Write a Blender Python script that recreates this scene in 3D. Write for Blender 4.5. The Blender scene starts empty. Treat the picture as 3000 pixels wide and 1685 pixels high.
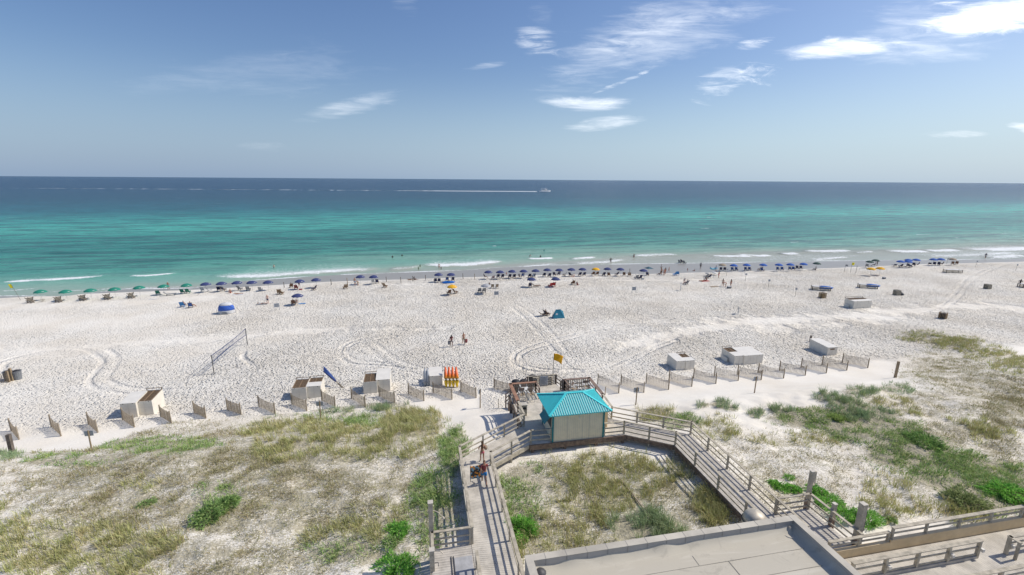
import bpy, bmesh, math, random
import numpy as np
from mathutils import Vector, Matrix

# ------------------------------------------------------------------ camera, sky, sun
sc = bpy.context.scene
COL = sc.collection
F = 1360.0
PITCH = math.atan(316.5 / F)
CZ = 24.0
ROLL = math.radians(0.4)
TH = math.radians(11.3)
_Rz = np.array([[math.cos(TH), math.sin(TH), 0], [-math.sin(TH), math.cos(TH), 0], [0, 0, 1]])
_r0 = _Rz @ np.array([1, 0, 0.])
_u0 = _Rz @ np.array([0, math.sin(PITCH), math.cos(PITCH)])
_f = _Rz @ np.array([0, math.cos(PITCH), -math.sin(PITCH)])
_r = math.cos(ROLL) * _r0 + math.sin(ROLL) * _u0
_u = -math.sin(ROLL) * _r0 + math.cos(ROLL) * _u0

cam_d = bpy.data.cameras.new('camera')
cam = bpy.data.objects.new('camera', cam_d)
COL.objects.link(cam)
cam_d.sensor_width = 36.0
cam_d.lens = 36.0 * F / 3000.0
cam_d.clip_start = 0.5
cam_d.clip_end = 120000.0
M = Matrix(((_r[0], _u[0], -_f[0], 0), (_r[1], _u[1], -_f[1], 0), (_r[2], _u[2], -_f[2], CZ), (0, 0, 0, 1)))
cam.matrix_world = M
sc.camera = cam

SUN_EL = math.radians(47)
SUN_AZ = math.radians(2)        # measured from +X towards +Y (the sea)
sdir = Vector((math.cos(SUN_EL) * math.cos(SUN_AZ), math.cos(SUN_EL) * math.sin(SUN_AZ), math.sin(SUN_EL)))
sun_d = bpy.data.lights.new('sun', 'SUN')
sun_d.energy = 3.1
sun_d.angle = math.radians(0.5)
sun_d.color = (1.0, 0.94, 0.85)
sun = bpy.data.objects.new('sun', sun_d)
COL.objects.link(sun)
sun.rotation_euler = sdir.to_track_quat('Z', 'Y').to_euler()

sc.view_settings.view_transform = 'Standard'
sc.view_settings.look = 'None'
sc.view_settings.gamma = 1
sc.view_settings.exposure = 0.30
sc.view_settings.use_curve_mapping = False
sc.render.engine = 'CYCLES'
sc.cycles.max_bounces = 8
sc.cycles.diffuse_bounces = 4
sc.cycles.glossy_bounces = 2
sc.cycles.transparent_max_bounces = 6
sc.cycles.use_denoising = True

world = bpy.data.worlds.new('World')
sc.world = world
world.use_nodes = True
wn = world.node_tree
wn.nodes.clear()


class NT:
    """small helper for writing node trees"""
    def __init__(s, t):
        s.t = t

    def n(s, typ, **kw):
        nd = s.t.nodes.new(typ)
        for k, v in kw.items():
            if k == 'inp':
                for i, val in v.items():
                    if hasattr(val, 'is_output'):
                        s.t.links.new(val, nd.inputs[i])
                    else:
                        nd.inputs[i].default_value = val
            else:
                setattr(nd, k, v)
        return nd

    def m(s, op, a, b=0.0, c=None, clamp=False):
        nd = s.t.nodes.new('ShaderNodeMath')
        nd.operation = op
        nd.use_clamp = clamp
        for i, val in enumerate((a, b) if c is None else (a, b, c)):
            if hasattr(val, 'is_output'):
                s.t.links.new(val, nd.inputs[i])
            else:
                nd.inputs[i].default_value = val
        return nd.outputs[0]

    def mr(s, v, a, b, c=0.0, d=1.0, smooth=True):
        nd = s.t.nodes.new('ShaderNodeMapRange')
        nd.interpolation_type = 'SMOOTHSTEP' if smooth else 'LINEAR'
        nd.clamp = True if hasattr(nd, 'clamp') else None
        s.t.links.new(v, nd.inputs[0])
        for i, val in zip((1, 2, 3, 4), (a, b, c, d)):
            nd.inputs[i].default_value = val
        return nd.outputs[0]

    def mix(s, f, a, b):
        nd = s.t.nodes.new('ShaderNodeMix')
        nd.data_type = 'RGBA'
        for i, val in ((0, f), (6, a), (7, b)):
            if hasattr(val, 'is_output'):
                s.t.links.new(val, nd.inputs[i])
            else:
                nd.inputs[i].default_value = val if i == 0 else (*val[:3], 1)
        return nd.outputs[2]

    def link(s, a, b):
        s.t.links.new(a, b)


def px_dir(px, py):
    d = _f * F + _r * (px - 1500) - _u * (py - 842.5)
    return d / np.linalg.norm(d)


W = NT(wn)
sky = W.n('ShaderNodeTexSky', sky_type='NISHITA', sun_disc=False, sun_elevation=SUN_EL,
          sun_rotation=math.pi / 2 - SUN_AZ, altitude=20, air_density=1.0, dust_density=1.2, ozone_density=2.5)
tc = W.n('ShaderNodeTexCoord')
sep = W.n('ShaderNodeSeparateXYZ', inp={0: tc.outputs['Generated']})
# rotate into the frame of the view over the sea, then the plane one unit out to sea
gx, gy, gz = sep.outputs
ct, st = math.cos(TH), math.sin(TH)
fx = W.m('SUBTRACT', W.m('MULTIPLY', gx, ct), W.m('MULTIPLY', gy, st))
fy = W.m('MAXIMUM', W.m('ADD', W.m('MULTIPLY', gx, st), W.m('MULTIPLY', gy, ct)), 0.05)
su = W.m('DIVIDE', fx, fy)
sv = W.m('DIVIDE', gz, fy)
suv = W.n('ShaderNodeCombineXYZ', inp={0: su, 1: sv, 2: 0.0}).outputs[0]


def sky_noise(rot, sx, sy, scale, detail=6, rough=0.6, dist=0.4):
    mp = W.n('ShaderNodeMapping', vector_type='POINT', inp={0: suv, 2: (0, 0, rot), 3: (sx, sy, 1)})
    nz = W.n('ShaderNodeTexNoise', inp={'Vector': mp.outputs[0], 'Scale': scale, 'Detail': detail, 'Roughness': rough, 'Distortion': dist})
    return nz.outputs['Fac']


n_str = sky_noise(-0.30, 1.0, 8.0, 2.6, 7, 0.62, 0.7)
n_fine = sky_noise(-0.28, 1.0, 6.0, 9.0, 6, 0.68, 0.9)
n_puff = sky_noise(-0.2, 1.0, 2.4, 20.0, 6, 0.68, 0.7)
nmix = W.m('ADD', W.m('MULTIPLY', n_str, 0.6), W.m('MULTIPLY', n_fine, 0.4))


def sky_uv(px, py):
    d = px_dir(px, py)
    x = d[0] * ct - d[1] * st
    y = d[0] * st + d[1] * ct
    return x / y, d[2] / y


def cloud(p0, p1, width, strength, soft=0.5, noise=None, lo=0.35, hi=0.65):
    (x0, y0), (x1, y1) = sky_uv(*p0), sky_uv(*p1)
    cx, cy = (x0 + x1) / 2, (y0 + y1) / 2
    L = math.hypot(x1 - x0, y1 - y0) / 2
    a = math.atan2(y1 - y0, x1 - x0)
    wd = width / F
    dx = W.m('SUBTRACT', su, cx)
    dy = W.m('SUBTRACT', sv, cy)
    ca, sa = math.cos(a), math.sin(a)
    lx = W.m('ADD', W.m('MULTIPLY', dx, ca / L), W.m('MULTIPLY', dy, sa / L))
    ly = W.m('ADD', W.m('MULTIPLY', dx, -sa / wd), W.m('MULTIPLY', dy, ca / wd))
    r = W.m('SQRT', W.m('ADD', W.m('MULTIPLY', lx, lx), W.m('MULTIPLY', ly, ly)))
    e = W.mr(r, 1.0, soft * 0.2, 0.0, 1.0)
    v = W.m('ADD', W.m('MULTIPLY', W.m('SUBTRACT', noise or nmix, 0.5), 2.3), W.m('MULTIPLY', W.m('SUBTRACT', e, 1.0), 0.62))
    nn = W.mr(v, (lo - .5) * 1.25 - .06, (hi - .5) * 1.25 + .34, 0.0, 1.0)
    return W.m('MULTIPLY', W.m('MULTIPLY', nn, W.mr(e, 0.0, 0.55)), strength * 1.12)


CL = [
    cloud((760, 380), (1300, 242), 40, 0.36, 1, None, .22, .62),
    cloud((1300, 212), (1560, 172), 16, 0.30, 1, None, .28, .6),
    cloud((1350, 300), (2560, -110), 150, 0.40, 1, None, .30, .68), cloud((1650, 170), (2200, 10), 40, 0.22, 1, None, .2, .55),
    cloud((1480, 60), (1680, 30), 60, 0.20, 1, None, .36, .7),
    cloud((1470, 95), (1680, 150), 52, 0.40, 1, n_fine, .26, .60),
    cloud((1640, 318), (1985, 172), 11, 0.42, 1, n_fine, .24, .5),
    cloud((1490, 316), (1950, 300), 38, 0.62, 1, None, .30, .58),
    cloud((1560, 395), (1960, 335), 34, 0.55, 1, None, .30, .60),
    cloud((1960, 310), (2290, 160), 70, 0.36, 1, n_fine, .34, .62),
    cloud((2070, 222), (2350, 208), 52, 0.50, 1, n_puff, .36, .62),
    cloud((2130, 138), (2300, 115), 24, 0.45, 1, n_fine, .30, .6),
    cloud((2180, 172), (2720, 118), 44, 0.72, 1, None, .22, .54),
    cloud((2360, 125), (2500, 105), 22, 0.55, 1, n_puff, .30, .55),
    cloud((2300, 110), (3150, 30), 130, 0.34, 1, None, .32, .70),
    cloud((2250, 200), (3150, 100), 70, 0.26, 1, None, .30, .66),
    cloud((2580, 80), (3400, 5), 72, 1.2, 1, None, .14, .40),
    cloud((2680, 22), (2880, -25), 34, 0.6, 1, n_fine, .30, .58),
    cloud((2660, 398), (3000, 388), 22, 0.62, 1, None, .26, .54),
    cloud((2880, 345), (3140, 410), 26, 0.70, 1, None, .24, .54),
    cloud((1100, -30), (1280, 70), 60, 0.18, 1, None, .36, .7),
    cloud((60, 260), (1500, 160), 120, 0.10, 1, None, .30, .7),
    cloud((600, 420), (940, 440), 34, 0.12, 1, None, .30, .7),
]
tot = CL[0]
for c_ in CL[1:]:
    tot = W.m('ADD', tot, c_)
tot = W.m('MULTIPLY', tot, W.mr(gz, 0.01, 0.05), clamp=True)
tot = W.m('MULTIPLY', tot, W.mr(fy, 0.05, 0.25), clamp=True)
# what the camera and the ground both see: the physical sky, slightly deepened, thin haze low down
skyc = W.n('ShaderNodeHueSaturation', inp={'Hue': 0.508, 'Saturation': 1.16, 'Value': 0.76, 'Color': sky.outputs[0]}).outputs[0]
haze = W.mr(gz, 0.0, 0.22, 1.0, 0.0)
SKY_GAIN = 0.125
horizon_c = W.mix(W.mr(gx, -0.5, 0.8), (2.0, 2.85, 4.2), (3.2, 4.3, 5.5))
skyh = W.mix(W.m('MULTIPLY', haze, 0.75), skyc, horizon_c)
skyf = W.mix(tot, skyh, (8.8, 9.1, 9.5))
bg = W.n('ShaderNodeBackground', inp={'Color': skyf, 'Strength': SKY_GAIN})
out = W.n('ShaderNodeOutputWorld', inp={0: bg.outputs[0]})


# ------------------------------------------------------------------ numeric helpers
def vnoise(x, y, seed=0):
    """smooth value noise, 0..1"""
    xi = np.floor(x).astype(np.int64)
    yi = np.floor(y).astype(np.int64)
    fx_ = x - xi
    fy_ = y - yi
    fx_ = fx_ * fx_ * (3 - 2 * fx_)
    fy_ = fy_ * fy_ * (3 - 2 * fy_)

    def h(a, b):
        n = (a * 374761393 + b * 668265263 + seed * 974634777) & 0xffffffff
        n = ((n ^ (n >> 13)) * 1274126177) & 0xffffffff
        n = n ^ (n >> 16)
        return (n & 0xffff) / 65535.0
    return (h(xi, yi) * (1 - fx_) + h(xi + 1, yi) * fx_) * (1 - fy_) + (h(xi, yi + 1) * (1 - fx_) + h(xi + 1, yi + 1) * fx_) * fy_


def fbm(x, y, octv=4, seed=0):
    s = 0.0
    a = 0.5
    for i in range(octv):
        s = s + a * vnoise(x * 2 ** i + i * 17.3, y * 2 ** i - i * 9.1, seed + i)
        a *= 0.5
    return s / (1 - 0.5 ** octv)


def sstep(a, b, x):
    t = np.clip((x - a) / (b - a), 0, 1)
    return t * t * (3 - 2 * t)


def at(px, py, z=1.5):
    d = _f * F + _r * (px - 1500) - _u * (py - 842.5)
    t = (z - CZ) / d[2]
    return d[0] * t, d[1] * t


def proj(x, y, z):
    wz = x * _f[0] + y * _f[1] + (z - CZ) * _f[2]
    a = x * _r[0] + y * _r[1] + (z - CZ) * _r[2]
    b = x * _u[0] + y * _u[1] + (z - CZ) * _u[2]
    return 1500 + F * a / wz, 842.5 - F * b / wz, wz


_wat = sorted(at(*p, 0.0) for p in [(0, 868), (200, 868), (360, 848), (560, 845), (700, 825), (960, 807), (1200, 798), (1350, 793), (1450, 785), (1600, 778), (1900, 773), (2100, 771), (2300, 767), (2600, 763), (2900, 760), (3000, 752)])
_dry = sorted(at(*p, 0.35) for p in [(0, 874), (100, 868), (200, 863), (360, 857), (600, 848), (960, 826), (1300, 815), (1600, 806), (1900, 803), (2000, 800), (2250, 793), (2500, 783), (2700, 775), (3000, 767)])
_wx, _wy = np.array([p[0] for p in _wat]), np.array([p[1] for p in _wat])
_dx, _dy = np.array([p[0] for p in _dry]), np.array([p[1] for p in _dry])


def shore(x):
    return np.interp(x, _wx, _wy)


def dryedge(x):
    return np.minimum(np.interp(x, _dx, _dy), shore(x) - 1.5)


def ground(x, y):
    x = np.asarray(x, float)
    y = np.asarray(y, float)
    d = shore(x) - y
    dd = np.maximum(shore(x) - dryedge(x), 1.0)
    z = np.where(d < 0, 0.05 * d, 0.35 * np.clip(d / dd, 0, 1) + 1.15 * (1 - np.exp(-np.maximum(d - dd, 0) / 8.0)))
    back = sstep(43.5, 35.0, y)
    z = z + 2.1 * back
    # relief of the dunes
    rl = fbm(x * 0.16, y * 0.2, 4, 5) - 0.5
    z = z + back * rl * 1.1 * (1 - 0.75 * sstep(3, 6, x) * sstep(22, 19, x))
    z = z + sstep(40, 33, y) * (fbm(x * 0.7, y * 0.8, 3, 11) - 0.5) * 0.35
    z = z + 0.9 * np.exp(-((x - 74) / 9.0) ** 2) * sstep(60, 52, y) * sstep(24, 34, y)
    z = z + 0.5 * sstep(50, 44, y) * sstep(40, 46, y) * (fbm(x * 0.25, y * 0.4, 2, 31) - 0.35)
    # room below the boardwalk and kiosk deck
    lim = 4.12 - 1.0 * sstep(30, 36, y) + 0.25 * (fbm(x * .3, y * .3, 3, 77) - .5)
    mk = sstep(-1.5, 2.5, x) * sstep(24, 20.5, x) * (1 - sstep(34, 41, y))
    z = z * (1 - mk) + lim * mk
    far = sstep(10, 0, y) + 0 * x
    return z * (1 - far) + 3.5 * far


def gz_(x, y):
    return float(ground(x, y))


def on(px, py, dz=0.0):
    """pixel of the photograph -> point on the ground"""
    z = 1.5
    for _ in range(12):
        x, y = at(px, py, z)
        z = 0.5 * z + 0.5 * gz_(x, y)
    x, y = at(px, py, z)
    return Vector((x, y, gz_(x, y) + dz))


# ------------------------------------------------------------------ materials
def mat(name, col, rough=0.8, var=0.0, scale=4.0, bump=0.0, bscale=30.0, spec=0.3, stretch=None, col2=None, metallic=0.0):
    m = bpy.data.materials.new(name)
    m.use_nodes = True
    t = NT(m.node_tree)
    bs = m.node_tree.nodes['Principled BSDF']
    bs.inputs['Roughness'].default_value = rough
    bs.inputs['Specular IOR Level'].default_value = spec
    bs.inputs['Metallic'].default_value = metallic
    bs.inputs['Base Color'].default_value = (*col, 1)
    if var or bump:
        tcx = t.n('ShaderNodeTexCoord')
        mp = t.n('ShaderNodeMapping', inp={0: tcx.outputs['Object'], 3: stretch or (1, 1, 1)})
        nz = t.n('ShaderNodeTexNoise', inp={'Vector': mp.outputs[0], 'Scale': scale, 'Detail': 5, 'Roughness': 0.65})
        if var:
            c2 = col2 or tuple(max(0, c * (1 - var)) for c in col)
            c1 = tuple(min(1, c * (1 + var * 0.4)) for c in col)
            t.link(t.mix(t.mr(nz.outputs['Fac'], 0.3, 0.7), c2, c1), bs.inputs['Base Color'])
        if bump:
            nb = t.n('ShaderNodeTexNoise', inp={'Vector': mp.outputs[0], 'Scale': bscale, 'Detail': 3})
            bp = t.n('ShaderNodeBump', inp={'Strength': bump, 'Distance': 0.02, 'Height': nb.outputs['Fac']})
            t.link(bp.outputs[0], bs.inputs['Normal'])
    return m


M_WOODG = mat('weathered_wood', (0.50, 0.445, 0.345), 0.85, 0.35, 3, 0.3, 20)
M_WOODD = mat('dark_weathered_wood', (0.17, 0.14, 0.115), 0.85, 0.4, 4, 0.3, 25)
M_DECK = mat('grey_decking', (0.59, 0.545, 0.465), 0.8, 0.25, 1.3, 0.2, 20)
M_DECK2 = mat('grey_brown_decking', (0.52, 0.48, 0.42), 0.8, 0.22, 2.5, 0.2, 20)
M_REDW = mat('reddish_cedar', (0.36, 0.20, 0.13), 0.75, 0.35, 5, 0.2, 25)
M_BROWNR = mat('brown_rail_wood', (0.25, 0.18, 0.14), 0.8, 0.35, 5, 0.2, 25)
M_BEAM = mat('brown_skirt_beam', (0.22, 0.16, 0.12), 0.85, 0.45, 4, 0.2, 25)
M_POST = mat('tan_post_wood', (0.33, 0.25, 0.16), 0.85, 0.3, 6, 0.2, 25)
M_SLAT = mat('sand_fence_lath', (0.38, 0.315, 0.235), 0.9, 0.35, 3, 0.2, 25)
M_WHITE = mat('white_painted_plywood', (0.78, 0.73, 0.63), 0.6, 0.10, 2)
M_LID = mat('cream_painted_lid', (0.74, 0.71, 0.64), 0.55, 0.08, 2)
M_LATT = mat('brown_wood_lattice', (0.26, 0.18, 0.11), 0.85, 0.4, 12)
M_KWALL = mat('cream_kiosk_siding', (0.84, 0.74, 0.54), 0.6, 0.08, 2)
M_TEAL = mat('teal_metal_roof', (0.08, 0.60, 0.62), 0.35, 0.08, 2, spec=0.5)
M_TEALT = mat('bright_teal_trim', (0.08, 0.66, 0.68), 0.35, 0.05, 2, spec=0.5)
M_TEALD = mat('dark_teal_paint', (0.03, 0.22, 0.24), 0.5, 0.1, 2)
M_ROOF = mat('grey_roof_membrane', (0.53, 0.49, 0.41), 0.75, 0.24, 0.45, 0.15, 8)
M_PARA = mat('grey_parapet_render', (0.42, 0.40, 0.37), 0.75, 0.12, 1.2, 0.1, 8)
M_STUC = mat('tan_stucco', (0.72, 0.56, 0.34), 0.85, 0.12, 1.5, 0.15, 20)
M_METAL = mat('galvanised_metal', (0.56, 0.50, 0.40), 0.5, 0.2, 3, metallic=0.2)
M_DARKM = mat('dark_metal', (0.08, 0.08, 0.085), 0.5, 0.2, 6)
M_NAVY = mat('navy_canvas', (0.045, 0.06, 0.165), 0.8, 0.15, 3)
M_BLUE = mat('bright_blue_canvas', (0.035, 0.12, 0.42), 0.8, 0.12, 3)
M_GREEN = mat('green_canvas', (0.02, 0.22, 0.155), 0.8, 0.12, 3)
M_DGREEN = mat('dark_green_canvas', (0.045, 0.09, 0.075), 0.8, 0.15, 3)
M_YEL = mat('yellow_canvas', (0.78, 0.42, 0.02), 0.75, 0.1, 3)
M_TAN = mat('tan_canvas', (0.36, 0.29, 0.21), 0.8, 0.12, 3)
M_CWHITE = mat('white_canvas', (0.62, 0.61, 0.58), 0.8, 0.1, 3)
M_SLATE = mat('slate_blue_canvas', (0.06, 0.13, 0.17), 0.8, 0.15, 3)
M_POLEW = mat('white_umbrella_pole', (0.6, 0.58, 0.55), 0.5)
M_SIGN = mat('grey_sign_panel', (0.42, 0.44, 0.46), 0.5, 0.1, 4)
M_SIGNW = mat('white_sign_panel', (0.62, 0.65, 0.68), 0.45, 0.06, 4)
M_INK = mat('dark_sign_lettering', (0.10, 0.12, 0.15), 0.6)
M_FLAG = mat('amber_flag_cloth', (0.80, 0.40, 0.01), 0.7, 0.1, 4)
M_FLAGY = mat('lemon_flag_cloth', (0.85, 0.75, 0.03), 0.7, 0.1, 4)
M_ROPE = mat('navy_net_tape', (0.03, 0.05, 0.14), 0.7)
M_BIN = mat('grey_bin_plastic', (0.20, 0.21, 0.22), 0.6, 0.2, 5)
M_BLACK = mat('black_plastic', (0.03, 0.03, 0.035), 0.6)
M_CFRAME = mat('chair_wood_frame', (0.22, 0.16, 0.11), 0.8, 0.2, 8)
M_CGREY = mat('grey_fabric', (0.28, 0.29, 0.30), 0.85, 0.15, 6)
M_CRED = mat('red_fabric', (0.42, 0.05, 0.05), 0.8)
M_CBLUE = mat('blue_fabric', (0.035, 0.10, 0.32), 0.8)
M_CNAVY = mat('navy_fabric', (0.03, 0.04, 0.10), 0.8)
M_CGREEN = mat('green_fabric', (0.03, 0.18, 0.13), 0.8)
M_CTAN = mat('tan_fabric', (0.32, 0.25, 0.17), 0.85)
M_CWHITEF = mat('white_fabric', (0.6, 0.6, 0.6), 0.8)
M_CLBLUE = mat('sky_blue_fabric', (0.05, 0.22, 0.5), 0.7)
M_WFRAME = mat('white_chair_frame', (0.66, 0.65, 0.62), 0.5)
M_BOAT = mat('white_boat_hull', (0.9, 0.9, 0.9), 0.35)
M_GLASS = mat('dark_boat_glass', (0.05, 0.07, 0.10), 0.15, spec=0.6)
M_RINFL = mat('light_blue_vinyl', (0.12, 0.38, 0.52), 0.4)
M_SUPB = mat('blue_board_plastic', (0.02, 0.16, 0.55), 0.35)
M_SUPG = mat('grey_board_plastic', (0.42, 0.44, 0.46), 0.4)
M_DRIFT = mat('pale_dead_wood', (0.40, 0.33, 0.24), 0.9, 0.3, 6)


def mat_stripe(name, c1, c2, freq, axis=0, rough=0.7):
    m = bpy.data.materials.new(name)
    m.use_nodes = True
    t = NT(m.node_tree)
    bs = m.node_tree.nodes['Principled BSDF']
    bs.inputs['Roughness'].default_value = rough
    tcx = t.n('ShaderNodeTexCoord')
    s_ = t.n('ShaderNodeSeparateXYZ', inp={0: tcx.outputs['Object']})
    v = s_.outputs[axis] if axis < 3 else t.m('SQRT', t.m('ADD', t.m('MULTIPLY', s_.outputs[0], s_.outputs[0]), t.m('MULTIPLY', s_.outputs[1], s_.outputs[1])))
    w = t.m('GREATER_THAN', t.m('SINE', t.m('MULTIPLY', v, freq)), 0.0)
    t.link(t.mix(w, c1, c2), bs.inputs['Base Color'])
    return m


M_STRIPE = mat_stripe('grey_white_striped_canvas', (0.12, 0.13, 0.16), (0.62, 0.62, 0.62), 34, 3)
M_RWS = mat_stripe('red_white_striped_fabric', (0.35, 0.06, 0.06), (0.6, 0.58, 0.56), 60, 0)
M_BWS = mat_stripe('black_white_striped_fabric', (0.05, 0.05, 0.06), (0.6, 0.6, 0.6), 50, 0)


def mat_kayak():
    m = bpy.data.materials.new('orange_yellow_kayak_plastic')
    m.use_nodes = True
    t = NT(m.node_tree)
    bs = m.node_tree.nodes['Principled BSDF']
    bs.inputs['Roughness'].default_value = 0.35
    tcx = t.n('ShaderNodeTexCoord')
    s_ = t.n('ShaderNodeSeparateXYZ', inp={0: tcx.outputs['Object']})
    nz = t.n('ShaderNodeTexNoise', inp={'Vector': tcx.outputs['Object'], 'Scale': 5})
    v = t.m('ADD', s_.outputs[2], t.m('MULTIPLY', nz.outputs['Fac'], 0.5))
    t.link(t.mix(t.mr(v, 0.85, 1.75), (0.90, 0.60, 0.01), (0.78, 0.13, 0.02)), bs.inputs['Base Color'])
    return m


M_KAYAK = mat_kayak()


def mat_towel():
    m = bpy.data.materials.new('black_orange_print_fabric')
    m.use_nodes = True
    t = NT(m.node_tree)
    bs = m.node_tree.nodes['Principled BSDF']
    tcx = t.n('ShaderNodeTexCoord')
    vo = t.n('ShaderNodeTexVoronoi', inp={'Vector': tcx.outputs['Object'], 'Scale': 9.0})
    sp = t.n('ShaderNodeSeparateColor', inp={0: vo.outputs['Color']})
    a = t.m('GREATER_THAN', sp.outputs[0], 0.62)
    b = t.m('GREATER_THAN', sp.outputs[1], 0.75)
    c = t.mix(a, (0.02, 0.02, 0.025), (0.75, 0.28, 0.02))
    t.link(t.mix(b, c, (0.18, 0.35, 0.45)), bs.inputs['Base Color'])
    return m


M_PRINT = mat_towel()


def attr(t, nm):
    a = t.n('ShaderNodeAttribute', attribute_name=nm)
    return a.outputs['Fac']


def mat_sand():
    m = bpy.data.materials.new('white_beach_sand')
    m.use_nodes = True
    t = NT(m.node_tree)
    bs = m.node_tree.nodes['Principled BSDF']
    tcx = t.n('ShaderNodeTexCoord')
    co = tcx.outputs['Object']
    foot = attr(t, 'foot')
    wet = attr(t, 'wet')
    veg = attr(t, 'veg')
    n1 = t.n('ShaderNodeTexNoise', inp={'Vector': co, 'Scale': 0.12, 'Detail': 5, 'Roughness': 0.6}).outputs['Fac']
    n2 = t.n('ShaderNodeTexNoise', inp={'Vector': co, 'Scale': 1.3, 'Detail': 6, 'Roughness': 0.7}).outputs['Fac']
    n3 = t.n('ShaderNodeTexNoise', inp={'Vector': co, 'Scale': 9.0, 'Detail': 4, 'Roughness': 0.7}).outputs['Fac']
    dry = t.mix(t.mr(n1, 0.3, 0.7), (0.76, 0.70, 0.595), (0.83, 0.79, 0.705))
    dry = t.mix(t.m('MULTIPLY', t.mr(n3, 0.45, 0.75), 0.30), dry, (0.50, 0.45, 0.40))
    # dead stems and litter lying between the dune plants
    mpv = t.n('ShaderNodeMapping', inp={0: co, 2: (0, 0, 0.35), 3: (1.0, 2.6, 1.0)})
    nl = t.n('ShaderNodeTexNoise', inp={'Vector': mpv.outputs[0], 'Scale': 5.5, 'Detail': 8, 'Roughness': 0.74, 'Distortion': 1.0}).outputs['Fac']
    nl2 = t.n('ShaderNodeTexNoise', inp={'Vector': mpv.outputs[0], 'Scale': 0.5, 'Detail': 3, 'Roughness': 0.6}).outputs['Fac']
    lit = t.m('MULTIPLY', t.mr(t.m('ADD', t.m('ADD', nl, t.m('MULTIPLY', nl2, 0.35)), t.m('MULTIPLY', veg, 0.20)), 0.75, 0.80), t.mr(veg, 0.0, 0.35), clamp=True)
    litc = t.mix(t.mr(n2, 0.35, 0.65), (0.21, 0.19, 0.11), (0.38, 0.335, 0.21))
    col = t.mix(t.m('MULTIPLY', lit, 0.8), dry, litc)
    wetc = t.mix(t.mr(n2, 0.3, 0.7), (0.30, 0.285, 0.255), (0.34, 0.325, 0.29))
    col = t.mix(wet, col, wetc)
    t.link(col, bs.inputs['Base Color'])
    t.link(t.mr(wet, 0, 1, 0.95, 0.38, False), bs.inputs['Roughness'])
    bs.inputs['Specular IOR Level'].default_value = 0.25
    # footprints: trodden pits with soft rims
    wv = t.n('ShaderNodeTexNoise', inp={'Vector': co, 'Scale': 1.6, 'Detail': 2})
    cw = t.n('ShaderNodeVectorMath', operation='MULTIPLY_ADD', inp={0: wv.outputs['Color'], 1: (0.55, 0.55, 0), 2: co}).outputs[0]
    vo = t.n('ShaderNodeTexVoronoi', feature='SMOOTH_F1', inp={'Vector': cw, 'Scale': 2.6, 'Smoothness': 0.3, 'Randomness': 1.0}).outputs['Distance']
    vo2 = t.n('ShaderNodeTexVoronoi', feature='F1', inp={'Vector': cw, 'Scale': 5.0, 'Randomness': 1.0}).outputs['Distance']
    pits = t.m('ADD', t.mr(vo, 0.05, 0.42), t.m('MULTIPLY', t.mr(vo2, 0.05, 0.45), 0.75))
    nf = t.n('ShaderNodeTexNoise', inp={'Vector': co, 'Scale': 4.0, 'Detail': 4, 'Roughness': 0.6}).outputs['Fac']
    hgt = t.m('ADD', t.m('MULTIPLY', pits, foot), t.m('MULTIPLY', nf, t.m('ADD', t.m('MULTIPLY', foot, 0.9), t.m('ADD', 0.10, t.m('MULTIPLY', veg, 0.6)))))
    dist = t.mr(wet, 0, 1, 0.28, 0.012, False)
    bp = t.n('ShaderNodeBump', inp={'Strength': 1.0, 'Distance': dist, 'Height': hgt})
    t.link(bp.outputs[0], bs.inputs['Normal'])
    return m


M_SAND = mat_sand()


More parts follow.
